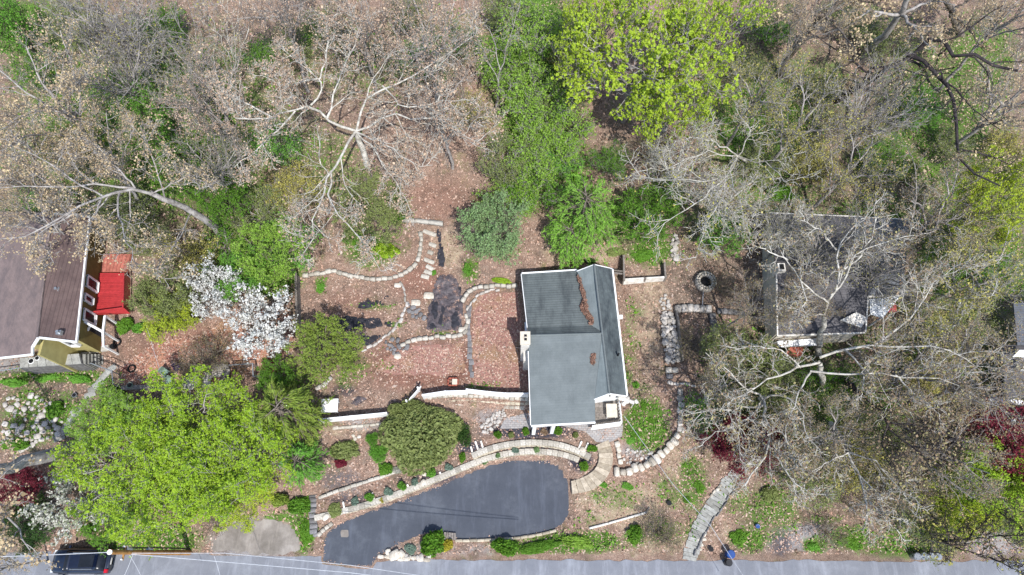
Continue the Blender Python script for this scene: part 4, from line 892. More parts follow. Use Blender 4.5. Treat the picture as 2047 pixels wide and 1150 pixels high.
for a, b in ((a0, a1), (a1, a2), (b0, c0), (c0, c1), (d0, d1), (c1, d0)):
    dl = Vector((0, .06 if a in (a0, a1) else -.06, -.05)); mb = MB(); mb.beam(a+dl, b+dl, .11, .16); part('gutter', mb, h, M['offwhite'])
wl('wall', h, (a0.x+.3, a0.y-.3), (a2.x-.3, a2.y-.3), 2.5, 5.55, M['cream_wall'])
wl('wall', h, (a0.x+.4, a0.y-.3), (c0.x+.3, c0.y+.3), 2.5, 5.55, M['cream_wall'])
wl('wall', h, (c0.x+.3, c0.y+.3), (c1.x-.2, c1.y+.3), 2.5, 5.55, M['cream_wall'])
wl('wall', h, (a2.x-.3, a2.y-.3), (d1.x-.3, d1.y+.3), 2.5, 5.6, M['cream_wall'])
wl('wall', h, (d0.x, d0.y+.3), (d1.x-.3, d1.y+.3), 2.5, 6.2, M['cream_wall'])
p = W(1560, 537, 7.2); mb = MB(); mb.box((p.x, p.y, 6.8), (.6, .7, 1.4)); ch = part('chimney', mb, h, M['offwhite']); mb = MB(); mb.box((p.x, p.y, 7.56), (.3, .4, .14)); part('flue', mb, ch, M['dark'])
mb = MB(); mb.slab([W(1680, 640, 6.25), W(1722, 655, 6.0), W(1735, 636, 6.2), W(1712, 624, 6.4)], .1); part('dormer_roof', mb, h, M['offwhite'])
cp = thing('white_carport', 'white angled carport roof at the right of the charcoal roofed house', 'carport', W(1765, 610, 3.2))
mb = MB(); mb.slab([W(1738, 598, 5.9), W(1740, 628, 5.4), W(1765, 636, 5.2), W(1800, 592, 5.9)], .12); part('canopy', mb, cp, M['white'])
for px, py in ((1742, 626), (1765, 633), (1795, 594)):
    q = W(px, py, 5.3); mb = MB(); mb.box((q.x, q.y, (q.z+2.8)/2-.1), (.12, .12, q.z-3.1)); part('post', mb, cp, M['white'])
o = part('red_tarp', (lambda m_: m_.mesh('red_tarp', M['red_metal']))(MB().slab([W(1776, 606, 4.2), W(1776, 624, 3.9), W(1794, 622, 3.9), W(1790, 602, 4.2)], .15)), None, label='red tarp showing beside the white carport'); o['category'] = 'tarp'
fp = thing('front_stoop', 'white stoop with red brick landing below the charcoal roofed house', 'stoop', W(1600, 690, 3))
mb = MB(); mb.slab([W(1554, 682, 4.2), W(1556, 694, 4.), W(1642, 690, 4.), W(1640, 676, 4.2)], .15); part('stoop_roof', mb, fp, M['white'])
q = [W(1576, 694, 3.1), W(1572, 712, 3.0), W(1604, 712, 3.0), W(1606, 694, 3.1)]; mb = MB(); mb.slab(q, .3); part('landing', mb, fp, M['brick_red'])
# ---- far right house fragments
h = thing('edge_house', 'pale house with grey roof cut off by the right edge of the photo', 'house', W(2060, 720, 3))
mb = MB(); mb.slab([W(2026, 606, 6.2), W(2034, 690, 6.2), W(2200, 690, 7.4), W(2200, 600, 7.4)], .15); part('roof', mb, h, M['roof_blue'])
mb = MB(); mb.slab([W(2004, 690, 5.2), W(2010, 795, 5.2), W(2200, 800, 5.8), W(2200, 688, 5.8)], .15); part('roof', mb, h, M['roof_dark'], 'lower charcoal roof at the right edge')
mb = MB(); mb.beam(W(1972, 802, 5.3), W(2060, 806, 5.3), .35, .14); part('eave', mb, h, M['white'])
wl('wall', h, W(2036, 790, 4), W(2200, 790, 4), 2.4, 5.1, M['white']); wl('wall', h, W(2024, 826, 4), W(2200, 832, 4), 2.4, 4.8, M['cream_wall']); wl('wall', h, W(2032, 800, 4), W(2038, 832, 4), 2.4, 5, M['white'])
mb = MB(); mb.slab([W(2020, 836, 4.4), W(2020, 845, 4.2), W(2200, 850, 4.2), W(2200, 838, 4.4)], .12); part('porch_roof', mb, h, M['white'])
for a in ((2040, 722, 2060, 742), (2024, 700, 2060, 714)):
    mb = MB(); mb.slab([W(a[0], a[3], 6.2), W(a[2], a[3], 6.3), W(a[2], a[1], 6.4), W(a[0]+14, a[1], 6.4)], .1); part('dormer_roof', mb, h, M['white'])
wl('wall', h, (W(2036, 620, 4).x, W(2036, 620, 4).y), (W(2040, 700, 4).x, W(2040, 700, 4).y), 2.6, 6, M['cream_wall'])
# ------------------------------------------------------------------ fences and gates
def picket_fence(name, lab, path, z0, hgt, n_per=.2, lean=0):
    P = [W(px, py, z0+hgt) for px, py in path]; t = thing(name, lab, 'fence', (P[0].x, P[0].y, z0))
    for a, b in zip(P[:-1], P[1:]):
        d = b-a; L_ = d.length; n = max(1, int(L_/1.8)); ang = math.atan2(d.y, d.x)
        for i in range(n):
            p, q = a.lerp(b, i/n), a.lerp(b, (i+1)/n); m = (p+q)/2
            mb = MB(); mb.beam((p.x, p.y, z0+hgt*.5), (q.x, q.y, z0+hgt*.5), .05, hgt-.1)
            pn = part('panel', mb, t, M['white'])
            mb = MB(); mb.beam((p.x, p.y, z0+hgt), (q.x, q.y, z0+hgt), .13, .07); part('top_rail', mb, pn, M['white'])
            mb = MB(); mb.box((p.x, p.y, z0+hgt*.5+.04), (.13, .13, hgt+.1), ang); part('post', mb, t, M['white'])
    p = P[-1]; mb = MB(); mb.box((p.x, p.y, z0+hgt*.5+.04), (.13, .13, hgt+.1)); part('post', mb, t, M['white']); return t
picket_fence('white_fence', 'white vinyl fence above the tiered block bank, ending at the house', [(845, 790), (890, 783), (932, 782), (933, 779), (975, 784), (1010, 787), (1055, 787)], 2.05, 1.25)
picket_fence('white_fence', 'white vinyl fence left of the big rhododendron', [(626, 829), (637, 839), (700, 833), (772, 826)], 1.9, 1.25)
t = thing('white_gate', 'open white slatted gate standing askew between the two white fences', 'gate', W(825, 790, 2.1))
a, b = W(812, 801, 3.3), W(835, 775, 3.3)
for i in range(6):
    zz = 2.25+i*.18; mb = MB(); off = Vector((.05*i, .03*i, 0)); mb.beam((a.x+off.x, a.y+off.y, zz), (b.x+off.x, b.y+off.y, zz), .07, .14); part('slat', mb, t, M['white'])
for q in (a, b): mb = MB(); mb.box((q.x, q.y, 2.7), (.13, .13, 1.35)); part('post', mb, t, M['white'])
t = thing('timber_retaining_wall', 'pale timber retaining wall with two end returns right of the house gable', 'wall', G(1290, 560))
z0 = float(hz(*G(1290, 562)[:2])); 
for k, (pa, pb) in enumerate((((1248, 558), (1331, 553)), ((1248, 556), (1247, 512)), ((1331, 552), (1329, 526)))):
    for i in range(4):
        zz = z0+.14+i*.2; a, b = W(pa[0], pa[1], z0+.9), W(pb[0], pb[1], z0+.9); mb = MB(); mb.beam((a.x, a.y-.04*(3-i), zz), (b.x, b.y, zz), .14, .19); part('board', mb, t, M['offwhite'] if k == 0 else M['wood_grey'])
for px, py in ((1248, 558), (1331, 553), (1290, 556), (1247, 512), (1329, 526)):
    q = W(px, py, z0+.9); mb = MB(); mb.box((q.x, q.y, z0+.4), (.18, .18, 1.05)); part('post', mb, t, M['wood_grey'])
t = thing('house_gate', 'small timber gate between the house gable and the timber retaining wall', 'gate', G(1238, 545))
for i, (a, b) in enumerate((((1228, 541), (1246, 543)), ((1228, 546), (1246, 548)))):
    mb = MB(); mb.beam(G(*a, .9), G(*b, .9), .12, .12); part('rail', mb, t, M['wood_grey'])
t = thing('board_fence', 'weathered grey board fence between the dogwoods and the leafy yard', 'fence', G(597, 600))
for i in range(24):
    py = 546+i*4.2; q = W(590+.1*i, py, 3.6); mb = MB(); mb.box((q.x+.0, q.y, 2.85), (.06, .16, 1.7)); part('board', mb, t, M['wood_grey'])
mb = MB(); mb.beam(W(592, 546, 3.5), W(594, 644, 3.5), .1, .1); part('rail', mb, t, M['wood_grey'])
# round stone well
t = thing('stone_well', 'round pale stone well ring under the bare branches', 'well', G(1409, 565)); c = G(1409, 566)
for ring, (rr, n, s) in enumerate(((.62, 16, .24), (.82, 20, .26))):
    for k in range(n):
        q = 2*math.pi*k/n; inst('stone', rocks('white_rock', .85)[k % 6], t, (c.x+rr*math.cos(q), c.y+rr*math.sin(q), c.z+.3), (0, 0, q), (.2, s*1.0, .6))
mb = MB(); mb.cyl((c.x, c.y, c.z+.02), .52, .1, 16); part('water', mb, t, M['dark'])
mb = MB(); mb.tube([G(1406, 580, .3), G(1404, 612, .3)], .05, 6); o = part('hose_pipe', mb, None, M['metal'], 'pale pipe running down from the stone well'); o['category'] = 'pipe'
# chain link fence
def chainlink(lab, path, h=1.3):
    P = [G(px, py) for px, py in path]; t = thing('chain_link_fence', lab, 'fence', P[0])
    for a, b in zip(P[:-1], P[1:]):
        mb = MB(); mb.tube([a+Vector((0, 0, h)), b+Vector((0, 0, h))], .045, 6); part('top_rail', mb, t, M['metal'])
        n = int((b-a).length/.35); mb = MB()
        for i in range(n):
            p = a.lerp(b, i/n); q = a.lerp(b, min(1, (i+3)/n)); mb.tube([p, q+Vector((0, 0, h))], .008, 3); mb.tube([q, p+Vector((0, 0, h))], .008, 3)
        part('mesh_panel', mb, t, M['metal'], kind='stuff')
    for p in P: mb = MB(); mb.tube([p, p+Vector((0, 0, h+.05))], .05, 6); part('post', mb, t, M['metal'])
chainlink('chain link fence running along the slope below the olive house', [(0, 752), (60, 744), (105, 740), (145, 735), (200, 735), (240, 750), (243, 776)])
chainlink('chain link fence at the right end of the red brick yard', [(470, 738), (515, 735), (516, 760), (560, 758)], 1.2)
t = thing('black_railing', 'low black railing along the top of the red brick yard edge', 'railing', G(200, 720))
P = [G(170, 716), (G(205, 722)), G(232, 728), G(255, 740)]
for a, b in zip(P[:-1], P[1:]): mb = MB(); mb.tube([a+Vector((0, 0, .9)), b+Vector((0, 0, .9))], .03, 5); part('rail', mb, t, M['black'])
for p in P: mb = MB(); mb.tube([p, p+Vector((0, 0, .9))], .03, 5); part('post', mb, t, M['black'])
lg = thing('side_landing', 'raised grey stone landing against the south wall of the olive house', 'landing', W(100, 720, 1.6))
q = [W(40, 716, 3.9), W(158, 707, 3.9), W(163, 727, 3.9), W(40, 735, 3.9)]
for i in range(7):
    a_, b_ = q[0].lerp(q[1], i/7), q[0].lerp(q[1], (i+.96)/7); c_, d_ = q[3].lerp(q[2], i/7), q[3].lerp(q[2], (i+.96)/7)
    mb = MB(); mb.slab([a_, c_, d_, b_], .1); part('slab', mb, lg, M['path_stone'])
mb = MB(); mb.prism([(v.x, v.y) for v in q][::-1], 1.4, 3.78); part('landing_wall', mb, lg, M['grey_stone'])
t = thing('side_steps', 'dark grey steps between the olive house wall and the chain link fence', 'steps', G(140, 725))
for i in range(6):
    z = 3.6-.3*i; q = [W(165+i*7, 708, z), W(171+i*7, 708, z), W(171+i*7, 728, z), W(165+i*7, 728, z)]; mb = MB(); mb.prism([(v.x, v.y) for v in q][::-1], 1.4, z); part('step', mb, t, M['path_stone'])
mb = MB(); mb.beam(G(245, 777, .15), G(345, 773, .15), .35, .5); o = part('timber_wall', mb, None, M['wood_grey'], 'grey timber wall closing the bottom of the red brick yard'); o['category'] = 'wall'
# ------------------------------------------------------------------ yard things
def boxthing(name, lab, cat, px, py, sz, m, zoff=0, rz=0, extra=None):
    p = G(px, py, sz[2]+zoff); g = p.z-sz[2]; mb = MB(); mb.box((p.x, p.y, g+sz[2]/2), sz, rz)
    t = thing(name, lab, cat, (p.x, p.y, g)); part('body', mb, t, M[m]); return t, p, g
# white folding table
t, p, g = None, G(659, 811, .8), 0; g = p.z-.8
t = thing('white_table', 'white square table with a thin top near the left white fence', 'table', (p.x, p.y, g))
mb = MB(); mb.box((p.x, p.y, g+.8), (1.35, 1.1, .06), .03); part('tabletop', mb, t, M['white'])
for sx in (-.55, .55):
    for sy in (-.42, .42): mb = MB(); mb.box((p.x+sx, p.y+sy, g+.38), (.06, .06, .78)); part('leg', mb, t, M['white'])
# fire box
p = G(905, 762, .4); g = p.z-.4; t = thing('brick_fire_box', 'low red brick box with a pale block on it in the leafy yard', 'fire pit', (p.x, p.y, g))
for i in range(3):
    for s in (-1, 1):
        inst('brick', rocks('brick_red', .95)[i], t, (p.x-.25+.25*i, p.y+s*.3, g+.15), (0, 0, 0), (.24, .14, .3)); 
        if i < 2: inst('brick', rocks('brick_red', .95)[i+3], t, (p.x+s*.4, p.y-.12+.24*i, g+.15), (0, 0, 1.57), (.24, .14, .3))
mb = MB(); mb.box((p.x+.16, p.y-.05, g+.35), (.42, .46, .1)); part('pale_slab', mb, t, M['beige'])
# planters by the curbs
t = thing('planter_box', 'small wooden pallet box at the lower edge of the driveway', 'box', G(900, 1075)); a = [G(888, 1064, .25), G(912, 1066, .25), G(912, 1080, .25), G(886, 1078, .25)]
for i in range(5):
    mb = MB(); mb.slab([a[0].lerp(a[1], i/5), a[3].lerp(a[2], i/5), a[3].lerp(a[2], (i+.85)/5), a[0].lerp(a[1], (i+.85)/5)], .08); part('slat', mb, t, M['wood_grey'])
# bins by the road
def bin_(lab, px, py, m, r=.32, h=.9):
    p = G(px, py, h); g = p.z-h; t = thing('trash_bin', lab, 'bin', (p.x, p.y, g), 'bins at the roadside')
    mb = MB(); mb.cyl((p.x, p.y, g), r*.85, h*.92, 18, r); part('body', mb, t, M[m])
    mb = MB(); mb.cyl((p.x, p.y, g+h*.92), r*1.06, .07, 18, r*.9); part('lid', mb, t, M[m])
    for s in (-1, 1): mb = MB(); mb.box((p.x+s*r*.98, p.y, g+h*.7), (.05, .16, .05)); part('handle', mb, t, M['black'])
bin_('blue plastic bin with lid beside the road below the slab path', 1462, 1108, 'blue')
bin_('black plastic bin beside the blue one at the roadside', 1458, 1125, 'black', .26)
for i, px in enumerate((1835, 1849, 1863, 1877)):
    bin_(['leftmost', 'second from left', 'third from left', 'rightmost'][i]+' of four pale metal cans at the far right roadside', px, 1112, 'metal', .28, .8)
p = G(1515, 1052, .3); t = thing('blue_bucket', 'small blue bucket on the grassy slope right of the slab path', 'bucket', (p.x, p.y, p.z-.3)); mb = MB(); mb.cyl((p.x, p.y, p.z-.3), .13, .3, 14, .18); part('body', mb, t, M['blue']); mb = MB(); mb.tube([(p.x-.18, p.y, p.z), (p.x, p.y+.12, p.z+.1), (p.x+.18, p.y, p.z)], .012, 4); part('handle', mb, t, M['metal'])
def pot(lab, px, py, r, h, m, z=0):
    p = G(px, py, h+z); g = p.z-h; t = thing('plant_pot', lab, 'pot', (p.x, p.y, g)); mb = MB(); mb.cyl((p.x, p.y, g), r*.75, h, 14, r); part('body', mb, t, M[m]); mb = MB(); mb.cyl((p.x, p.y, g+h+.003), r*.8, .02, 14); part('soil', mb, t, M['dark'])
pot('large white pot against the olive house foundation', 62, 722, .24, .4, 'white', 1.6); pot('small white pot right of the larger white one', 74, 716, .2, .4, 'white', 1.6)
pot('black pot on the gravel near the slab path foot', 1422, 1098, .2, .3, 'black'); pot('dark pot on the dry slope below the cable', 1338, 1006, .2, .3, 'black')
pot('blue grey pot at the lower left corner of the brick yard', 259, 770, .25, .45, 'green_plastic'); pot('terracotta pot beside the faded deck', 178, 566, .18, .3, 'terracotta', 1.2)
pot('small pale urn on the left slope', 148, 790, .2, .35, 'metal'); pot('black pot beside the porch curb', 224, 692, .24, .4, 'black')
pot('white lawn light at the foot of the dark leaning trunk', 45, 949, .18, .2, 'white')
# kettle grill beside the house
p = W(187, 591, 3.4); t = thing('kettle_grill', 'round silver kettle grill on the bright red deck edge', 'grill', (p.x, p.y, 2.6)); mb = MB(); mb.cyl((p.x, p.y, 3.1), .14, .2, 16, .3); mb.cyl((p.x, p.y, 3.3), .3, .16, 16, .12); part('bowl', mb, t, M['metal'])
for k in range(3): mb = MB(); mb.tube([(p.x, p.y, 3.15), (p.x+.3*math.cos(k*2.1), p.y+.3*math.sin(k*2.1), 2.6)], .02, 5); part('leg', mb, t, M['black'])
# patio set in the brick yard
def chair(lab, px, py, rz, m, s=1.):
    p = G(px, py, .45); g = p.z-.45; t = thing('garden_chair', lab, 'chair', (p.x, p.y, g), 'garden chairs in the brick yard'); C, S = math.cos(rz), math.sin(rz)
    def q(x, y): return (p.x+(x*C-y*S)*s, p.y+(x*S+y*C)*s)
    mb = MB(); mb.box((*q(0, 0), g+.44), (.55*s, .5*s, .06), rz); part('seat', mb, t, M[m])
    mb = MB(); mb.box((*q(0, .27), g+.75), (.55*s, .06, .6), rz); part('backrest', mb, t, M[m])
    for sx in (-.25, .25):
        mb = MB(); mb.box((*q(sx, 0), g+.65), (.06, .5*s, .04), rz); part('armrest', mb, t, M[m])
        for sy in (-.22, .22): mb = MB(); mb.box((*q(sx, sy), g+.21), (.05, .05, .42), rz); part('leg', mb, t, M[m])
chair('pale green garden chair left of the round slab table', 338, 762, .2, 'green_plastic'); chair('blue grey garden chair above the pale green one', 330, 745, 1., 'green_plastic')
chair('white garden chair right of the round slab table', 413, 768, 3.0, 'offwhite'); chair('white garden chair above the other white one', 416, 756, -.3, 'offwhite')
chair('small purple child chair above the pale green chair', 354, 736, .6, 'purple', .8)
p = G(378, 765, .6); t = thing('slab_table', 'weathered round slab table in the brick yard', 'table', (p.x, p.y, p.z-.6)); mb = MB(); mb.cyl((p.x, p.y, p.z-.12), .68, .1, 18); part('tabletop', mb, t, M['concrete']); mb = MB(); mb.cyl((p.x, p.y, p.z-.6), .16, .48, 10); part('pedestal', mb, t, M['concrete'])
p = G(440, 742, .3); inst_o = bpy.data.objects.new('grey_boulder', rocks('field_stone', .6)[2]); COL.objects.link(inst_o); inst_o.location = p; inst_o.scale = (1.6, 1.1, .8); tag(inst_o, 'large pale boulder right of the garden chairs', 'boulder')
t = thing('plank_ramp', 'leaning grey plank ramp at the lower right of the garden chairs', 'ramp', G(435, 780))
for i in range(4): mb = MB(); o_ = Vector((.17*i, -.05*i, 0)); mb.beam(G(420, 795, .15)+o_, G(446, 752, .9)+o_, .14, .05); part('plank', mb, t, M['wood_grey'])
def tyre(lab, px, py, s=.3):
    p = G(px, py, .1); mb = MB(); n = 16; path = [(p.x+s*math.cos(2*math.pi*k/n), p.y+s*math.sin(2*math.pi*k/n), p.z) for k in range(n+1)]; mb.tube(path, .08, 6); o = part('old_tyre', mb, None, M['tyre'], lab); o['category'] = 'tyre'
tyre('old tyre ring on the stones below the lime shrub', 234, 684); tyre('old tyre ring at the end of the black railing', 263, 737)
# ------------------------------------------------------------------ car
def car():
    p0 = W(162, 1122, .8); x0, y0 = p0.x, p0.y
    t = thing('parked_car', 'dark navy blue SUV parked at the left on the road edge', 'car', (x0, y0, .03))
    def loft(st, m, name, ends=True, n=10, parent=t):
        vs = []; fs = []
        for (x, hw, zb, zt) in st:
            for k in range(n+1):
                a = math.pi*k/n; cx = math.copysign(abs(math.cos(a))**.38, math.cos(a)); sn = abs(math.sin(a))**.38
                vs.append((x0+x, y0-.0+hw*cx, .03+zb+(zt-zb)*sn))
        for i in range(len(st)-1):
            for k in range(n): a = i*(n+1)+k; fs.append([a, a+1, a+n+2, a+n+1])
        fs += [list(range(n+1)), [(len(st)-1)*(n+1)+k for k in range(n+1)][::-1]]
        mb = MB(); mb.add(vs, fs); me = mb.mesh(name, m, True); o = part(name, me, parent); return o
    body = loft([(-2.28, .62, .35, .62), (-2.2, .8, .3, .78), (-1.9, .9, .28, .92), (-1.1, .93, .28, 1.02), (-.95, .93, .28, 1.05), (1.2, .94, .28, 1.08), (1.95, .92, .28, 1.06), (2.2, .86, .3, 1.0), (2.3, .7, .4, .8)], M['paint_navy'], 'body')
    loft([(-1.12, .74, .98, 1.06), (-.55, .70, 1.0, 1.60), (1.75, .68, 1.0, 1.58), (2.08, .74, 1.0, 1.12)], M['glass'], 'glasshouse')
    rf = loft([(-.5, .62, 1.52, 1.66), (-.3, .66, 1.5, 1.70), (1.4, .66, 1.5, 1.69), (1.72, .6, 1.5, 1.63)], M['paint_navy'], 'roof')
    mb = MB(); mb.box((x0+.95, y0, 1.735), (1.1, .9, .02)); part('sunroof', mb, rf, M['metal'] if False else M['glass'])
    for s in (-1, 1): mb = MB(); mb.tube([(x0-.2, y0+s*.58, 1.76), (x0+1.5, y0+s*.58, 1.76)], .022, 5); part('roof_rail', mb, rf, M['metal'])
    for x in (-1.42, 1.38):
        for s in (-1, 1):
            mb = MB(); mb.tube([(x0+x, y0+s*.72, .36), (x0+x, y0+s*.96, .36)], .35, 16); w = part('wheel', mb, t, M['tyre'])
            mb = MB(); mb.tube([(x0+x, y0+s*.95, .36), (x0+x, y0+s*.975, .36)], .22, 12); part('rim', mb, w, M['metal'])
    for s in (-1, 1):
        mb = MB(); mb.box((x0+2.2, y0+s*.72, .98), (.22, .26, .22)); part('tail_light', mb, t, M['red_lens'])
        mb = MB(); mb.box((x0-2.12, y0+s*.66, .72), (.2, .3, .14)); part('headlight', mb, t, M['lamp_lens'])
        mb = MB(); mb.box((x0-.9, y0+s*1.04, 1.1), (.14, .2, .14)); part('side_mirror', mb, t, M['paint_navy'])
    mb = MB(); mb.box((x0+2.3, y0, .7), (.04, .5, .14)); part('number_plate', mb, t, M['offwhite'])
    mb = MB(); mb.tube([(x0-1.0, y0-.1, 1.12), (x0-.75, y0-.5, 1.36)], .015, 4); part('wiper', mb, t, M['black'])
car()
# ------------------------------------------------------------------ pole and wires
base = W(378, 1105, .05); HP = 11.2; topx = W(220, 1104, HP)
t = thing('utility_pole', 'leaning wooden utility pole with cables beside the road', 'pole', base)
mb = MB(); mb.tube([base, base.lerp(topx, .5), topx], [.2, .175, .14], 12); part('pole_shaft', mb, t, M['pole_wood'])
mb = MB(); q = topx; mb.cyl((q.x, q.y, HP), .16, .08, 12); part('pole_cap', mb, t, M['white'])
for f, s in ((.8, .14), (.55, .12)):
    q = base.lerp(topx, f); mb = MB(); mb.tube([q+Vector((0, .2, -.2)), q+Vector((0, .24, .4))], s, 10); part('cable_box', mb, t, M['metal'])
mb = MB(); mb.tube([base+Vector((0, .3, 0)), base.lerp(topx, .5)+Vector((0, .32, 0)), base.lerp(topx, .93)+Vector((0, .26, 0))], .05, 6); part('riser_cable', mb, t, M['black'])
q = base.lerp(topx, .85); mb = MB(); mb.beam(q+Vector((0, -.5, 0)), q+Vector((0, .4, 0)), .1, .1); part('crossarm', mb, t, M['pole_wood'])
for s in (-.45, .35): mb = MB(); mb.cyl((q.x, q.y+s, q.z+.05), .05, .16, 8); part('insulator', mb, t, M['white'])
def wire(lab, pts, r=.03, sag=.3):
    P = [W(*p) for p in pts]; path = []
    for a, b in zip(P[:-1], P[1:]):
        for i in range(9): s = i/8; q = a.lerp(b, s); q.z -= sag*4*s*(1-s); path.append(q)
    mb = MB(); mb.tube(path, r*.66, 5); o = part('overhead_wire', mb, None, M['wire'], lab); o['category'] = 'wire'; o['group'] = 'overhead wires along the road'
wire('thick overhead wire running left from the pole top', [(222, 1104, 11.0), (0, 1113, 10.5), (-500, 1130, 11)], .04)
wire('upper overhead wire running right from the pole along the road', [(264, 1106, 9.0), (450, 1106, 8.6), (700, 1130, 8.6), (1100, 1190, 9)], .03, .1)
wire('lower overhead wire running right from the pole along the road', [(262, 1108, 9.0), (430, 1122, 8.2), (700, 1145, 8.2), (1100, 1195, 9)], .035, .1)
wire('thin crossing wire slanting down left from the pole', [(266, 1108, 8.4), (248, 1152, 8.0), (200, 1280, 8)], .022, .05)
wire('thin crossing wire slanting down right from the pole', [(258, 1108, 8.4), (282, 1152, 8.0), (330, 1280, 8)], .022, .05)
wire('thin guy wire rising from the pole into the lime trees', [(262, 1106, 8.4), (302, 1055, 6.0)], .018, .05)
wire('service wire dropping across the right of the wire splice', [(428, 1112, 8.3), (440, 1152, 8), (470, 1250, 8)], .022, .05)
wire('house service cable slanting from the deck down to the road', [(1248, 832, 5.0), (1300, 905, 5.6), (1345, 968, 6.1), (1420, 1050, 6.8), (1485, 1150, 7.6), (1600, 1330, 9)], .028, .05)
wire('thin cable crossing the red brick yard', [(292, 650, 6.0), (310, 710, 6.2), (330, 775, 6.4), (345, 830, 6.6)], .02, .05)
# ------------------------------------------------------------------ vegetation
def unit(v): return v/(np.linalg.norm(v, axis=-1, keepdims=True)+1e-9)
def branch_march(P0, D, Ln, R0, R1, m, wander, up, r):
    n = len(P0); P = np.zeros((n, m+1, 3)); P[:, 0] = P0; d = unit(D); step = (Ln/m)[:, None]
    for i in range(m):
        d = unit(d+r.normal(0, wander, (n, 3))+np.array([0, 0, up])); P[:, i+1] = P[:, i]+d*step
    t = np.linspace(0, 1, m+1)[None, :]; R = R0[:, None]*(1-t)+R1[:, None]*t
    return P, R
def children(P, R, k, t0, ang, lr, r, m, wander, up, lmin=.35, rr=.6, rmin=.012, L0=None):
    n, mm, _ = P.shape; mm -= 1
    seg = np.linalg.norm(np.diff(P, axis=1), axis=2).sum(1)
    pi = np.repeat(np.arange(n), k); t = (t0+(1-t0)*((np.tile(np.arange(k), n)+r.uniform(.1, .95, n*k))/k))
    x = t*mm; j = np.minimum(x.astype(int), mm-1); f = (x-j)[:, None]
    P0 = P[pi, j]*(1-f)+P[pi, j+1]*f; T = unit(P[pi, j+1]-P[pi, j])
    rad = R[pi, j]*(1-f[:, 0])+R[pi, j+1]*f[:, 0]
    q = unit(np.cross(T, r.normal(0, 1, (n*k, 3)))); a = np.radians(r.normal(ang, 12, n*k))[:, None]
    D = T*np.cos(a)+q*np.sin(a); D[:, 2] += .08
    Ln = (L0 if L0 is not None else seg[pi])*lr*(1.15-.6*t)*r.uniform(.7, 1.2, n*k); Ln = np.maximum(Ln, lmin)
    Rr = np.maximum(rad*rr, rmin)
    return branch_march(P0, D, Ln, Rr, np.maximum(Rr*.35, .007), m, wander, up, r)
def tubes(P, R, s):
    n, m, _ = P.shape; T = np.zeros_like(P); T[:, 1:-1] = P[:, 2:]-P[:, :-2]; T[:, 0] = P[:, 1]-P[:, 0]; T[:, -1] = P[:, -1]-P[:, -2]; T = unit(T)
    A = unit(np.cross(T, np.array([.23, .31, .92]))); B = np.cross(T, A)
    q = 2*np.pi*np.arange(s)/s; V = P[:, :, None]+R[:, :, None, None]*(A[:, :, None]*np.cos(q)[None, None, :, None]+B[:, :, None]*np.sin(q)[None, None, :, None])
    I = np.arange(n*m*s).reshape(n, m, s); I2 = np.roll(I, -1, 2)
    F = np.stack([I[:, :-1], I2[:, :-1], I2[:, 1:], I[:, 1:]], -1).reshape(-1, 4)
    return V.reshape(-1, 3), F
class Acc:
    def __init__(s): s.V = []; s.F = []; s.n = 0; s.r = []
    def add(s, V, F, rn=None): s.V.append(V); s.F.append(F+s.n); s.n += len(V); s.r.append(rn if rn is not None else np.zeros(len(F))); return s
    def mesh(s, name, m, smooth=False): return mesh_np(name, np.concatenate(s.V), [np.concatenate(s.F)], m, np.concatenate(s.r), smooth)
def leaves_on(P, per, spread, size, r, up=.5, tmin=.3, elong=1.05, clump=0):
    n, m, _ = P.shape; t = r.uniform(tmin, 1, (n, per)); x = t*(m-1); j = np.minimum(x.astype(int), m-2); f = (x-j)[..., None]
    I = np.arange(n)[:, None]; C = (P[I, j]*(1-f)+P[I, j+1]*f).reshape(-1, 3)+r.normal(0, spread, (n*per, 3))
    if clump: C = (C[:, None]+r.normal(0, spread*.45, (len(C), clump, 3))).reshape(-1, 3)
    V, F = quads(C, size, r, up, elong, .3)
    tone = np.repeat(r.uniform(0, 1, n), per*max(1, clump)); rn = np.clip(tone*.45+r.uniform(0, 1, len(F))*.55, 0, 1)
    return V, F, rn
def skeleton(trunk, trR, limbs, r, k2, k3, k4, wander=.22, up=.05, lr=(.6, .55, .5), ang=(48, 45, 42), t2=.25, twig=.016):
    """trunk/limb polylines (lists) -> levels of arrays"""
    wood = Acc()
    allL = [(trunk, trR)]+limbs
    M_ = 9; LP = []; LR = []
    for pts, rad in allL:
        P = resample(pts, 1.) if False else None
        pp = [Vector(p) for p in pts]; ds = [0]
        for a, b in zip(pp[:-1], pp[1:]): ds.append(ds[-1]+(b-a).length)
        q = []
        for i in range(M_+1):
            s_ = ds[-1]*i/M_; j = max(k for k in range(len(ds)) if ds[k] <= s_+1e-9); j = min(j, len(pp)-2)
            q.append(pp[j].lerp(pp[j+1], (s_-ds[j])/max(1e-6, ds[j+1]-ds[j])))
        q = np.array([tuple(v) for v in q]); L_ = ds[-1]; q[1:-1] += r.normal(0, .018*L_*.6, q[1:-1].shape)
        LP.append(q); LR.append(np.linspace(rad[0], rad[1], M_+1))
    LP, LR = np.array(LP), np.array(LR)
    wood.add(*tubes(LP, LR, 7))
    li = LP[1:] if len(LP) > 1 else LP; lR = LR[1:] if len(LP) > 1 else LR
    P2, R2 = children(li, lR, k2, t2, ang[0], lr[0], r, 6, wander, up, .8, .55, .03); wood.add(*tubes(P2, R2, 5))
    P3, R3 = children(P2, R2, k3, .2, ang[1], lr[1], r, 4, wander, up, .6, .6, .022); wood.add(*tubes(P3, R3, 3))
    P4, R4 = children(P3, R3, k4, .15, ang[2], lr[2], r, 3, wander*1.1, up, .4, .7, twig); wood.add(*tubes(P4, R4, 3))
    return wood, P3, P4
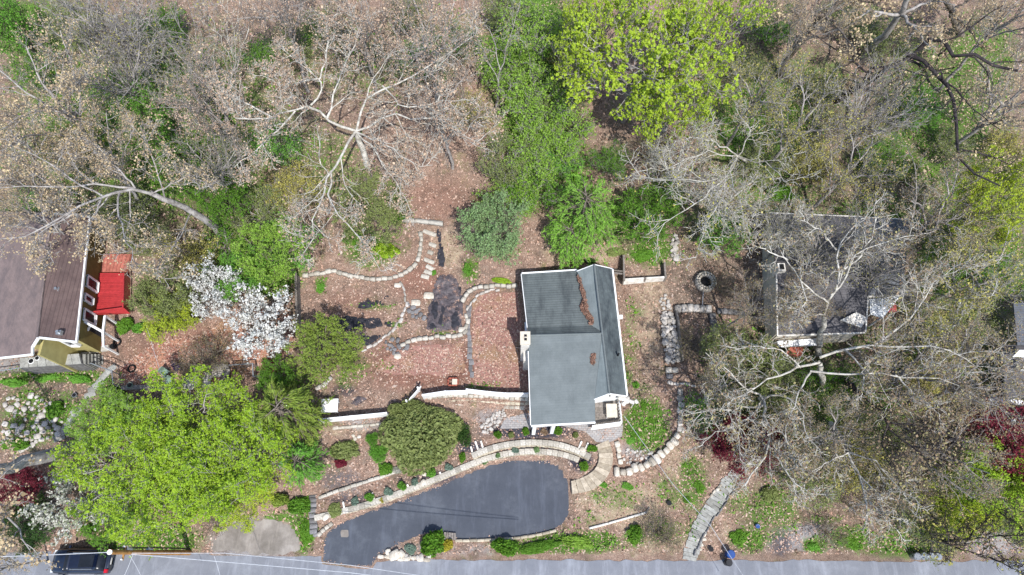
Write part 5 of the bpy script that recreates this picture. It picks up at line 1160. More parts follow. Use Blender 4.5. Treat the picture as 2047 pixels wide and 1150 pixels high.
def gen_tree_mesh(seed, h, rad, bark_m, leaf_m, k1=8, k2=6, k3=6, k4=4, per=4, size=.085, spread=.14, clump=0, fork=.42, up=.06, wander=.22, trr=.26, flat=.75, twig=.016, leaf_up=.5, tmin=.3):
    """tree standing at the origin"""
    r = np.random.default_rng(seed); lean = r.normal(0, .06*h, 2)
    tp = [(0, 0, -.3), (lean[0]*.3, lean[1]*.3, h*.25), (lean[0]*.7, lean[1]*.7, h*fork), (lean[0], lean[1], h*.8)]
    limbs = []
    for i in range(k1):
        a = 2*math.pi*(i+r.uniform(-.3, .3))/k1; z0 = h*(fork-.08+.33*r.uniform()); f = min(1, z0/(h*.8)); b = np.array([lean[0]*f, lean[1]*f, z0])
        rr = rad*r.uniform(.6, .95); zt = h*r.uniform(.68, .96)
        mid = b+np.array([math.cos(a)*rr*.45, math.sin(a)*rr*.45, (zt-z0)*.6]); a += r.normal(0, .3)
        end = b+np.array([math.cos(a)*rr, math.sin(a)*rr, zt-z0]); limbs.append(([tuple(b), tuple(mid), tuple(end)], (trr*.5, .04)))
    wood, P3, P4 = skeleton(tp, (trr, trr*.35), limbs, r, k2, k3, k4, wander, up, twig=twig)
    wm = wood.mesh('trunk', bark_m, True); lm = None
    if per:
        lf = Acc(); lf.add(*leaves_on(P4, per, spread, size, r, leaf_up, tmin, clump=clump)); lm = lf.mesh('crown', leaf_m)
    return wm, lm
PROTO = {}
def proto(kind):
    if kind in PROTO: return PROTO[kind]
    k = kind
    if k.startswith('tan'): i = int(k[3:]); p = (14, 6.0)+gen_tree_mesh(100+i, 14, 6, M['bark_grey'], M['leaf_tan'], 9, 6, 6, 4, 5, .06, .18, twig=.018)
    elif k.startswith('bare'): i = int(k[4:]); p = (12, 4.6)+gen_tree_mesh(200+i, 12, 4.6, M['bark_grey'], M['leaf_olive'], 10, 7, 6, 4, 1, .045, .1, twig=.02, wander=.14, fork=.25)
    elif k.startswith('olive'): i = int(k[5:]); p = (12, 5.0)+gen_tree_mesh(300+i, 12, 5, M['bark_grey'], M['leaf_olive'], 8, 7, 6, 4, 3, .06, .18, twig=.018)
    elif k.startswith('lime'): i = int(k[4:]); p = (11, 6.0)+gen_tree_mesh(400+i, 11, 6, M['bark_grey'], M['leaf_lime'], 11, 8, 7, 4, 2, .07, .22, clump=6, fork=.3, twig=.013, leaf_up=.7, flat=.5)
    elif k.startswith('tuft'): i = int(k[4:]); p = (11, 6.0)+gen_tree_mesh(450+i, 11, 6, M['bark_grey'], M['leaf_lime'], 10, 7, 6, 3, 2, .085, .12, clump=6, fork=.3, twig=.018, leaf_up=.9, tmin=.7)
    elif k.startswith('under'): i = int(k[5:]); p = (3, 3.0)+gen_tree_mesh(700+i, 3, 3.0, M['bark_grey'], M['leaf_green'], 10, 6, 5, 3, 2, .055, .2, clump=4, fork=.15, trr=.05, twig=.01, leaf_up=.9)
    elif k.startswith('round'): i = int(k[5:]); p = (6, 3.4)+gen_tree_mesh(500+i, 6, 3.4, M['bark_mid'], M['leaf_green'], 10, 7, 6, 4, 2, .055, .15, clump=6, fork=.2, trr=.14, twig=.01, leaf_up=.8)
    elif k.startswith('bloom'): i = int(k[5:]); p = (6, 3.4)+gen_tree_mesh(600+i, 6, 3.4, M['bark_mid'], M['petal'], 9, 6, 5, 3, 3, .085, .13, clump=2, fork=.25, trr=.12, twig=.01, leaf_up=1.2)
    PROTO[k] = p; return p
def put_tree(name, kind, lab, cat, px, py, rpx, h, group=None, leaf=None, barkm=None, rot=None, base=True):
    """a tree whose crown middle is seen at the given pixel, rpx pixels in radius"""
    ph, pr, wm, lm = proto(kind); c = G(px, py, h*.62); g = float(hz(c.x, c.y)); sc = (H-c.z)/FPX*1.05
    s = rpx*sc/pr; sz = h/ph; t = thing(name, lab, cat, (c.x, c.y, g), group)
    rz = random.uniform(0, 6.28) if rot is None else rot
    for nm, me, mm in (('trunk', wm, barkm), ('crown', lm, leaf)):
        if me is None: continue
        o = bpy.data.objects.new(nm, me); COL.objects.link(o); o.parent = t; o.rotation_euler = (0, 0, rz); o.scale = (s, s, sz)
        if mm: o.material_slots[0].link = 'OBJECT'; o.material_slots[0].material = M[mm]
    return t
# shrubs: leafy mound of many small faces
def mound_mesh(seed, leaf_m, n=5200, size=.06, lobes=9, elong=1.4, spiky=0., up=.35, amp=.16, ball=False):
    r = np.random.default_rng(seed); acc = Acc(); cs = [(0, 0, .3, .82 if ball else .62)]
    for i in range(lobes): a = r.uniform(0, 6.28); d = r.uniform(.25, .62); cs.append((d*math.cos(a), d*math.sin(a), r.uniform(.18, .62)*(1.1-d*.5), r.uniform(.26, .44)))
    w = np.array([c[3]**2 for c in cs]); w /= w.sum()
    for c, ww in zip(cs, w):
        k = int(n*ww); d = unit(r.normal(0, 1, (k, 3))); d[:, 2] = np.abs(d[:, 2])*1.0-.15
        rad = c[3]*(1-amp*np.abs(r.normal(0, 1, k)))[:, None]; C = np.array(c[:3])+d*rad*np.array([1, 1, .85]); C[:, 2] = np.maximum(C[:, 2], .02)
        if spiky:
            side = unit(np.cross(d, r.normal(0, 1, (k, 3)))); ax = unit(d+r.normal(0, .45, (k, 3)))*size*3*spiky; wv = side*size*.35
            V = np.stack([C-ax*.4, C-wv, C+ax*.7, C+wv], 1).reshape(-1, 3); F = np.arange(k*4).reshape(k, 4)
        else: V, F = quads(C, size, r, up, elong)
        acc.add(V, F, np.clip(r.uniform(0, 1, k)*.6+r.uniform(0, .4), 0, 1))
    st = MB(); 
    for i in range(6): a = i*1.05; st.tube([(0, 0, -.1), (.2*math.cos(a), .2*math.sin(a), .25), (.45*math.cos(a), .45*math.sin(a), .5)], [.03, .02, .008], 4)
    return acc.mesh('foliage', leaf_m), st.mesh('stem', M['bark_mid'])
MOUND = {}
def put_shrub(lab, px, py, rx, ry=None, h=1., leaf='leaf_green', kind='leafy', name='shrub', cat='shrub', group=None, rz=None):
    ry = ry or rx; big = rx > 40
    key = (kind, big, int(px+py) % 3)
    if key not in MOUND:
        sd = len(MOUND)*13+5; n = 13000 if big else 1900
        MOUND[key] = mound_mesh(sd, M['leaf_green'], n, .026 if big else .062, 18 if big else 8, spiky=1. if kind == 'needle' else 0, ball=kind == 'ball', amp=.1 if kind == 'ball' else .16)
    fm, sm = MOUND[key]; c = G(px, py, h*.5); g = float(hz(c.x, c.y)); sc = (H-c.z)/FPX*1.04; t = thing(name, lab, cat, (c.x, c.y, g), group)
    rz = random.uniform(-.25, .25)+(math.pi if random.random() < .5 else 0) if rz is None else rz
    for nm, me, mm in (('foliage', fm, leaf), ('stem', sm, None)):
        o = bpy.data.objects.new(nm, me); COL.objects.link(o); o.parent = t; o.rotation_euler = (0, 0, rz); o.scale = (rx*sc, ry*sc, h/1.0)
        if mm: o.material_slots[0].link = 'OBJECT'; o.material_slots[0].material = M[mm]
    return t
# feathery weeping trees
def feather_tree(lab, name, px, py, rpx, h, leaf, n1=16, seed=1, droop=-.1, ls=.2, cat='tree', per=14, squash=(1, 1), topz=1.):
    r = np.random.default_rng(seed); c = G(px, py, h*.6); g = float(hz(c.x, c.y)); R_ = rpx*(H-c.z)/FPX*1.05; t = thing(name, lab, cat, (c.x, c.y, g))
    a = r.uniform(0, 6.28, n1*3); z0 = np.linspace(.3, .95, n1*3)*h; Ln = R_*(1.15-.62*(z0/h))*r.uniform(.75, 1.15, n1*3)
    P0 = np.stack([np.zeros(n1*3), np.zeros(n1*3), z0], 1); D = np.stack([np.cos(a)*squash[0], np.sin(a)*squash[1], np.full(n1*3, .3)], 1)
    P1, R1 = branch_march(P0, D, Ln, np.full(n1*3, .06), np.full(n1*3, .015), 6, .1, droop, r)
    P2, R2 = children(P1, R1, 9, .15, 42, .42, r, 4, .1, droop*1.4, .3, .5, .01)
    w = Acc(); tr = np.array([[(0, 0, -.3), (.1, .05, h*.3), (0, .1, h*.6), (0, 0, h*.97)]], float); w.add(*tubes(tr, np.array([[.2, .17, .1, .03]]), 7)); w.add(*tubes(P1, R1, 4)); w.add(*tubes(P2, R2, 3))
    part_local('trunk', w.mesh('trunk', M['bark_mid'], True), t)
    n, m, _ = P2.shape; tt = r.uniform(.05, 1, (n, per)); x = tt*(m-1); j = np.minimum(x.astype(int), m-2); f = (x-j)[..., None]; I = np.arange(n)[:, None]
    C = (P2[I, j]*(1-f)+P2[I, j+1]*f).reshape(-1, 3); T = unit(P2[I, j+1]-P2[I, j]).reshape(-1, 3); k = len(C)
    T = unit(T+r.normal(0, .35, (k, 3))+np.array([0, 0, droop])); C = C+r.normal(0, .06, (k, 3)); S = unit(np.cross(T, unit(r.normal(0, .5, (k, 3))+np.array([0, 0, 1]))))
    l = ls*r.uniform(.6, 1.3, (k, 1)); V = np.stack([C, C+T*l*.5-S*.032, C+T*l, C+T*l*.5+S*.032], 1).reshape(-1, 3)
    lf = Acc(); lf.add(V, np.arange(k*4).reshape(k, 4), np.clip(np.repeat(r.uniform(0, .5, n), per)+r.uniform(0, .5, k), 0, 1)); part_local('crown', lf.mesh('crown', M[leaf]), t)
    return t
def part_local(name, me, t): o = bpy.data.objects.new(name, me); COL.objects.link(o); o.parent = t; return o
# traced trees: limbs given as photo pixels with a height above ground
def hero(name, lab, trunk, limbs, bark_m, leaf_m, seed, k2=7, k3=6, k4=4, per=5, size=.075, spread=.17, rbase=.3, lr=(.36, .52, .5), wander=.24, t2=.2, limb_r=(.15, .035), cat='tree', up=.03, twig=.02, thin=.62):
    r = np.random.default_rng(seed); b = G(trunk[0][0], trunk[0][1], 0)
    def pt(p):
        z = b.z+p[2]; return tuple(W(p[0], p[1], z)-b)
    t = thing(name, lab, cat, b)
    tp = [(0, 0, -.3)]+[pt(p) for p in trunk[1:]]
    ls = []
    for l in limbs:
        rad = limb_r
        if isinstance(l[0], (int, float)): rad = (l[0]*thin, l[1]*thin); l = l[2:]
        ls.append(([pt(p) for p in l], rad))
    wood, P3, P4 = skeleton(tp, (rbase, rbase*.55), ls, r, k2, k3, k4, wander, up, lr=lr, ang=(50, 46, 42), t2=t2, twig=twig)
    part_local('trunk', wood.mesh('trunk', M[bark_m], True), t)
    if per: lf = Acc(); lf.add(*leaves_on(P4, per, spread, size, r)); part_local('crown', lf.mesh('crown', M[leaf_m]), t)
    return t
hero('pale_bare_tree', 'great spreading bare tree with whitish limbs and pinkish buds at upper left centre', [(748, 405, 0), (735, 340, 4), (722, 285, 7), (712, 262, 8)],
 [(.2, .05, (712, 262, 8), (660, 238, 9.5), (622, 210, 10.5), (590, 222, 11), (540, 232, 12), (470, 236, 13)),
  (.14, .03, (622, 210, 10.5), (642, 190, 11), (640, 158, 12), (612, 137, 12.5), (555, 92, 13)),
  (.11, .03, (640, 158, 12), (650, 120, 12.5), (655, 60, 13), (682, 5, 13.5)),
  (.2, .04, (712, 262, 8), (690, 300, 8.6), (662, 345, 9), (650, 385, 9.5), (630, 430, 10), (608, 505, 10)),
  (.17, .03, (712, 262, 8), (770, 236, 9.5), (800, 226, 10), (850, 236, 10.6), (900, 250, 11), (958, 285, 11.5)),
  (.14, .03, (712, 265, 8), (755, 278, 9), (780, 300, 9.5), (830, 330, 10), (865, 330, 10)),
  (.13, .03, (715, 268, 8), (750, 300, 8.5), (768, 335, 8.8), (800, 372, 9), (812, 400, 9)),
  (.14, .025, (662, 345, 9), (655, 385, 9.4), (685, 440, 9.6), (712, 470, 9.8), (745, 505, 9.8), (760, 540, 9.6)),
  (.17, .03, (712, 262, 8), (716, 205, 10), (765, 172, 11), (835, 150, 12), (885, 110, 12.5), (965, 60, 13)),
  (.13, .03, (655, 236, 9.6), (668, 180, 11), (692, 120, 12.5), (732, 25, 13.5)),
  (.12, .03, (590, 222, 11), (550, 262, 11), (515, 300, 11), (468, 335, 11)),
  (.12, .03, (540, 232, 12), (490, 205, 12.5), (430, 168, 13)), (.1, .03, (765, 172, 11), (800, 215, 11.5), (930, 200, 12)), (.1, .03, (640, 158, 12), (560, 170, 12.5), (520, 150, 12.8))],
 'bark_white', 'leaf_pink', 11, k2=9, k3=8, k4=5, per=3, size=.055, rbase=.38)
hero('dark_limbed_tree', 'tree with black crooked limbs snaking over the leafy slope at upper right', [(1672, 202, 0), (1690, 188, 2), (1722, 172, 4), (1750, 150, 6)],
 [(.26, .1, (1722, 172, 4), (1790, 128, 8), (1835, 100, 9), (1868, 74, 10), (1880, 66, 10.5), (1890, 90, 11), (1898, 112, 11), (1925, 122, 11.3), (1945, 108, 11.5), (1960, 110, 11.6), (1990, 125, 12), (2035, 142, 12)),
  (.2, .06, (1812, 108, 8.5), (1845, 118, 9), (1868, 145, 9.4), (1885, 170, 9.6), (1892, 200, 9.8), (1908, 240, 10), (1920, 290, 10), (1918, 312, 10.2), (1955, 345, 10.6), (2000, 372, 11)),
  (.13, .04, (1722, 172, 4), (1740, 138, 7), (1800, 134, 8), (1850, 152, 9), (1878, 185, 9.5)),
  (.12, .03, (1750, 150, 6), (1715, 130, 8), (1680, 110, 9), (1630, 70, 11)), (.09, .03, (1920, 300, 10), (1960, 305, 10.5), (2020, 330, 11)), (.09, .03, (1868, 145, 9.4), (1900, 170, 10), (1950, 220, 11), (2000, 260, 11.6))],
 'bark_dark', 'leaf_tan', 12, thin=.95, k2=5, k3=5, k4=3, per=4, size=.06, rbase=.34)
for i, (tr, lab, bk) in enumerate([([(1722, 120, 0), (1760, 80, 4), (1800, 30, 8), (1830, -20, 11)], 'straight grey trunk leaning up behind the black crooked limbs', 'bark_grey'), ([(1558, 152, 0), (1590, 95, 4), (1650, 30, 9), (1700, -20, 12)], 'dark trunk with tan buds right of the lime crowned tree', 'bark_mid'), ([(1925, 68, 0), (1900, 20, 4), (1870, -30, 7)], 'reddish brown trunk at the upper right edge of the woods', 'bark_mid')]):
    x, y, z = tr[-1]; x2, y2, z2 = tr[-2]
    hero('bare_tree', lab, tr, [((x2, y2, z2), (x2-60, y2-10, z2+1), (x2-110, y2+20, z2+2)), ((x2, y2, z2), (x2+60, y2-30, z2+1), (x2+110, y2-20, z2+2)), ((x2, y2, z2), (x2+30, y2+30, z2+1.5), (x2+60, y2+70, z2+3)), ((x, y, z), (x+40, y-30, z+1), (x+60, y-80, z+2))], bk, ['leaf_tan', 'leaf_tan', 'leaf_tan'][i], 30+i, 5, 5, 3, 6, rbase=.36)
hero('sycamore_tree', 'pale limbed tree standing over the charcoal roofed house', [(1632, 706, 0), (1636, 690, 2), (1642, 660, 4.5), (1648, 630, 6.5)],
 [(.17, .03, (1648, 630, 6.5), (1662, 590, 8), (1676, 545, 9.5), (1672, 500, 10), (1688, 462, 10.5), (1722, 440, 11), (1795, 428, 11.5)), (.13, .03, (1655, 605, 7.5), (1628, 590, 9), (1600, 560, 10), (1575, 520, 10.5), (1555, 490, 11)),
  (.13, .03, (1662, 590, 8), (1692, 550, 9.5), (1715, 500, 10.5), (1760, 485, 11), (1835, 470, 11.6)), (.12, .03, (1676, 545, 9.5), (1720, 520, 10), (1745, 470, 11), (1752, 400, 12)), (.1, .03, (1600, 560, 10), (1612, 600, 10), (1590, 640, 10)), (.1, .03, (1575, 520, 10.5), (1530, 500, 11), (1490, 480, 11.5)),
  (.1, .03, (1672, 500, 10), (1640, 460, 11), (1600, 440, 11.5)), (.1, .03, (1648, 630, 6.5), (1600, 620, 8.5), (1560, 610, 10))],
 'bark_white', 'leaf_mix', 13, k2=5, k3=6, k4=4, per=2, size=.062, rbase=.3)
hero('sycamore_tree', 'big pale limbed tree whose limbs fan right from below the charcoal roofed house', [(1655, 800, 0), (1645, 760, 4), (1638, 725, 7)],
 [(.17, .03, (1638, 725, 7), (1600, 735, 8), (1560, 748, 9), (1500, 775, 10), (1440, 820, 10.5)), (.18, .03, (1638, 715, 7.2), (1690, 700, 8), (1745, 692, 9), (1810, 690, 10), (1890, 692, 10.8), (1965, 745, 11)),
  (.13, .03, (1745, 692, 9), (1800, 655, 10), (1845, 600, 10.8), (1880, 550, 11.5), (1940, 520, 12)), (.14, .03, (1620, 742, 7.5), (1690, 750, 8.6), (1780, 750, 9.5), (1880, 755, 10.4), (1950, 790, 11)), (.11, .03, (1600, 735, 8), (1560, 700, 9), (1510, 690, 10), (1470, 700, 10.5)),
  (.12, .03, (1620, 745, 8), (1600, 785, 8.6), (1575, 830, 9.4), (1570, 870, 10)), (.12, .03, (1690, 700, 8), (1730, 740, 9), (1720, 800, 9.6)), (.1, .03, (1845, 600, 10.8), (1850, 560, 11), (1870, 530, 11.4)), (.11, .03, (1790, 750, 9.6), (1830, 790, 10), (1880, 830, 10.6))],
 'bark_white', 'leaf_mix', 14, k2=6, k3=6, k4=4, per=2, size=.062, rbase=.32)
hero('dark_fork_tree', 'tree with a long dark diagonal limb in the right woods below the houses', [(1682, 752, 0), (1700, 772, 4), (1725, 790, 6)],
 [(.2, .06, (1690, 760, 3), (1735, 800, 7), (1775, 845, 8), (1815, 890, 9), (1860, 935, 10)), (.11, .03, (1725, 782, 6), (1770, 784, 7), (1830, 800, 8), (1900, 815, 9)), (.1, .03, (1775, 845, 8), (1760, 890, 9), (1800, 960, 10)), (.1, .03, (1815, 890, 9), (1870, 900, 10), (1930, 900, 10.5)), (.1, .03, (1775, 845, 8), (1830, 850, 9), (1900, 870, 10))],
 'bark_dark', 'leaf_mix', 15, k2=7, k3=6, k4=4, per=2, size=.062, rbase=.3)
hero('sycamore_tree', 'pale limbed tree with drooping white branches over the dark red maple', [(1524, 800, 0), (1524, 795, 3), (1526, 800, 6)],
 [(.2, .05, (1526, 800, 6), (1533, 840, 7.5), (1534, 890, 8.6), (1528, 915, 9), (1500, 950, 9.6), (1488, 972, 10)), (.12, .03, (1534, 890, 8.6), (1560, 920, 9.4), (1575, 955, 10), (1622, 988, 10.5)), (.13, .03, (1526, 800, 6), (1490, 775, 8), (1455, 745, 9), (1410, 705, 10)),
  (.14, .03, (1526, 805, 6), (1480, 815, 8), (1420, 822, 9), (1362, 832, 10)), (.12, .03, (1526, 810, 6.4), (1492, 838, 8), (1440, 860, 9), (1405, 885, 10)), (.13, .03, (1526, 798, 6), (1570, 790, 8), (1610, 830, 9), (1605, 870, 9.6), (1640, 900, 10)), (.1, .03, (1480, 815, 8), (1478, 860, 9), (1480, 920, 10)), (.1, .03, (1534, 870, 8.4), (1560, 860, 9), (1590, 930, 10))],
 'bark_white', 'leaf_mix', 16, k2=7, k3=6, k4=4, per=2, size=.062, rbase=.34)
hero('sycamore_tree', 'slim pale limbed tree at the lower right above the roadside', [(1640, 830, 0), (1665, 850, 4), (1695, 905, 7)],
 [(.14, .03, (1695, 905, 7), (1718, 950, 8), (1730, 990, 9), (1750, 1015, 9.5), (1795, 1060, 10)), (.1, .03, (1718, 950, 8), (1750, 985, 9), (1762, 1020, 10)), (.1, .03, (1730, 990, 9), (1732, 1030, 10), (1738, 1070, 10)), (.11, .03, (1665, 850, 5), (1670, 900, 7), (1672, 970, 8)), (.11, .03, (1695, 905, 7), (1750, 920, 8), (1800, 980, 9), (1840, 1010, 10)), (.1, .03, (1695, 905, 7), (1640, 930, 8), (1600, 980, 9))],
 'bark_white', 'leaf_mix', 17, k2=6, k3=5, k4=4, per=2, size=.062, rbase=.26)
hero('leaning_tree', 'leaning tree with a thick dark trunk and tan leaves over the brown roof', [(452, 474, 0), (418, 447, 3), (385, 425, 5), (330, 398, 8), (300, 385, 9)],
 [(.24, .05, (330, 398, 8), (270, 376, 10), (205, 392, 11), (150, 425, 12), (90, 450, 12.5), (0, 478, 13)), (.15, .04, (270, 376, 10), (180, 368, 11), (80, 372, 12), (-20, 378, 13)), (.12, .03, (330, 398, 8), (318, 350, 10), (300, 300, 11.5), (280, 250, 12)),
  (.12, .03, (385, 425, 5), (366, 470, 7), (345, 495, 8), (318, 520, 9), (322, 565, 9.5)), (.13, .03, (240, 382, 10.4), (235, 420, 11), (250, 475, 11.5), (275, 535, 12)), (.12, .03, (205, 392, 11), (150, 360, 12), (90, 320, 13), (20, 290, 13.5)), (.12, .03, (270, 376, 10), (230, 330, 11.5), (180, 280, 12.6)), (.11, .03, (150, 425, 12), (75, 470, 12.5), (110, 530, 12.6)), (.1, .03, (300, 390, 9), (380, 350, 10.5), (400, 380, 11)), (.1, .03, (205, 392, 11), (180, 450, 12), (170, 500, 12))],
 'bark_grey', 'leaf_tan', 18, k2=8, k3=7, k4=4, per=4, size=.055, rbase=.36)
hero('leaning_trunk_tree', 'massive grey leaning trunk entering from the left edge over the slope', [(165, 898, 0), (120, 905, 2.5), (60, 918, 5), (0, 938, 7.5), (-80, 960, 10)], [(.2, .05, (0, 938, 7.5), (-40, 880, 9), (-100, 840, 10)), (.2, .05, (-20, 945, 8), (-30, 1000, 9), (20, 1040, 10), (60, 1100, 10.5)), (.16, .05, (-20, 945, 8), (-10, 1000, 9), (10, 1080, 10)), (.18, .05, (-80, 960, 10), (-140, 980, 11), (-200, 1000, 12))], 'bark_grey', 'leaf_tan', 19, k2=5, k3=5, k4=3, per=6, size=.08, rbase=.62)
hero('fan_tree', 'bare grey tree whose straight stems fan upward near the top left', [(432, 205, 0), (405, 160, 3)],
 [(.1, .03, (418, 182, 1.5), (360, 110, 6), (262, 0, 11)), (.1, .03, (418, 182, 1.5), (380, 90, 6), (330, -10, 11)), (.1, .03, (420, 180, 1.5), (400, 90, 6), (370, -10, 11)), (.09, .03, (420, 180, 1.5), (340, 120, 6), (215, 40, 11)), (.09, .03, (415, 170, 2), (415, 80, 6), (418, -10, 11)), (.09, .03, (415, 172, 2), (350, 150, 5), (220, 100, 9))],
 'bark_grey', 'leaf_olive', 20, k2=7, k3=5, k4=3, per=1, size=.05, rbase=.2, lr=(.3, .5, .5), wander=.12)
hero('fan_tree', 'slender bare white stems rising at the top just right of the grey fan tree', [(470, 205, 0), (470, 150, 3)],
 [(.1, .02, (470, 150, 3), (468, 80, 7), (480, 5, 10)), (.09, .02, (470, 150, 3), (455, 70, 7), (455, -10, 10)), (.08, .02, (470, 150, 3), (490, 80, 7), (510, 0, 10)), (.08, .02, (470, 150, 3), (450, 90, 6), (405, 20, 10))],
 'bark_white', 'leaf_tan', 21, k2=6, k3=4, k4=3, per=2, size=.05, rbase=.14, lr=(.3, .5, .5), wander=.12)
hero('slim_tree', 'slim grey forked tree rising out of the green understory at upper centre', [(992, 222, 0), (997, 170, 4), (1000, 140, 6)], [(.08, .02, (1000, 140, 6), (980, 60, 9), (930, 20, 11)), (.08, .02, (1000, 140, 6), (1020, 80, 9), (1040, 0, 11)), (.06, .02, (997, 165, 5), (960, 90, 8), (900, 60, 10))], 'bark_grey', 'leaf_olive', 22, k2=6, k3=4, k4=3, per=2, size=.05, rbase=.13)
hero('white_bare_tree', 'bare white branched tree spreading left of the yellow green woods at right centre', [(1500, 335, 0), (1490, 320, 3), (1475, 312, 5)],
 [(.12, .02, (1475, 312, 5), (1440, 290, 7), (1400, 275, 8.5), (1340, 282, 9.5)), (.1, .02, (1475, 312, 5), (1420, 300, 7), (1380, 320, 8.5), (1300, 335, 9.5)), (.11, .02, (1475, 312, 5), (1450, 355, 7), (1390, 365, 8.5), (1270, 350, 10)), (.1, .02, (1475, 312, 5), (1455, 340, 6.5), (1440, 400, 8), (1430, 450, 9)), (.1, .02, (1450, 355, 7), (1400, 400, 8), (1340, 440, 9), (1290, 470, 9.5)), (.1, .02, (1475, 312, 5), (1500, 260, 8), (1470, 215, 9.5)), (.1, .02, (1475, 312, 5), (1540, 330, 7), (1600, 400, 9)), (.09, .02, (1455, 340, 6.5), (1480, 400, 8), (1500, 470, 9)), (.09, .02, (1440, 400, 8), (1410, 450, 9), (1390, 520, 10))],
 'bark_white', 'leaf_olive', 23, k2=7, k3=6, k4=4, per=1, size=.055, rbase=.2, wander=.2)
hero('lower_white_tree', 'leafless pale tree with black trunk forks beside the road at bottom right', [(1860, 1076, 0), (1880, 1082, 3), (1920, 1078, 5)],
 [(.14, .03, (1880, 1082, 3), (1930, 1078, 6), (1990, 1072, 8)), (.13, .03, (1880, 1082, 3), (1925, 1098, 6), (1980, 1115, 8)), (.1, .02, (1930, 1078, 6), (1975, 1040, 8), (2020, 1010, 10)), (.09, .02, (1920, 1078, 5), (1880, 1050, 7), (1840, 1010, 9)), (.09, .02, (1930, 1078, 6), (1900, 1090, 8), (1850, 1080, 9)), (.1, .02, (1990, 1072, 8), (2040, 1070, 10), (2090, 1080, 11)), (.1, .02, (1980, 1115, 8), (2010, 1130, 9), (2060, 1150, 10))],
 'bark_dark', 'leaf_olive', 24, k2=7, k3=6, k4=4, per=1, size=.055, rbase=.2)
hero('sycamore_tree', 'tree reaching pale limbs left and right over the lime crowns at the right edge', [(1820, 600, 0), (1850, 580, 4), (1890, 560, 6)],
 [(.17, .03, (1850, 580, 4), (1905, 552, 8), (1945, 535, 9), (2000, 525, 10)), (.11, .03, (1905, 552, 8), (1908, 510, 9), (1925, 480, 10)), (.12, .03, (1850, 585, 4), (1920, 600, 8), (1990, 590, 10)), (.1, .03, (1850, 580, 4), (1830, 620, 6), (1880, 680, 9)), (.1, .03, (1920, 600, 8), (1915, 640, 9), (1890, 680, 10))],
 'bark_white', 'leaf_olive', 25, k2=6, k3=6, k4=4, per=3, size=.06, rbase=.24)
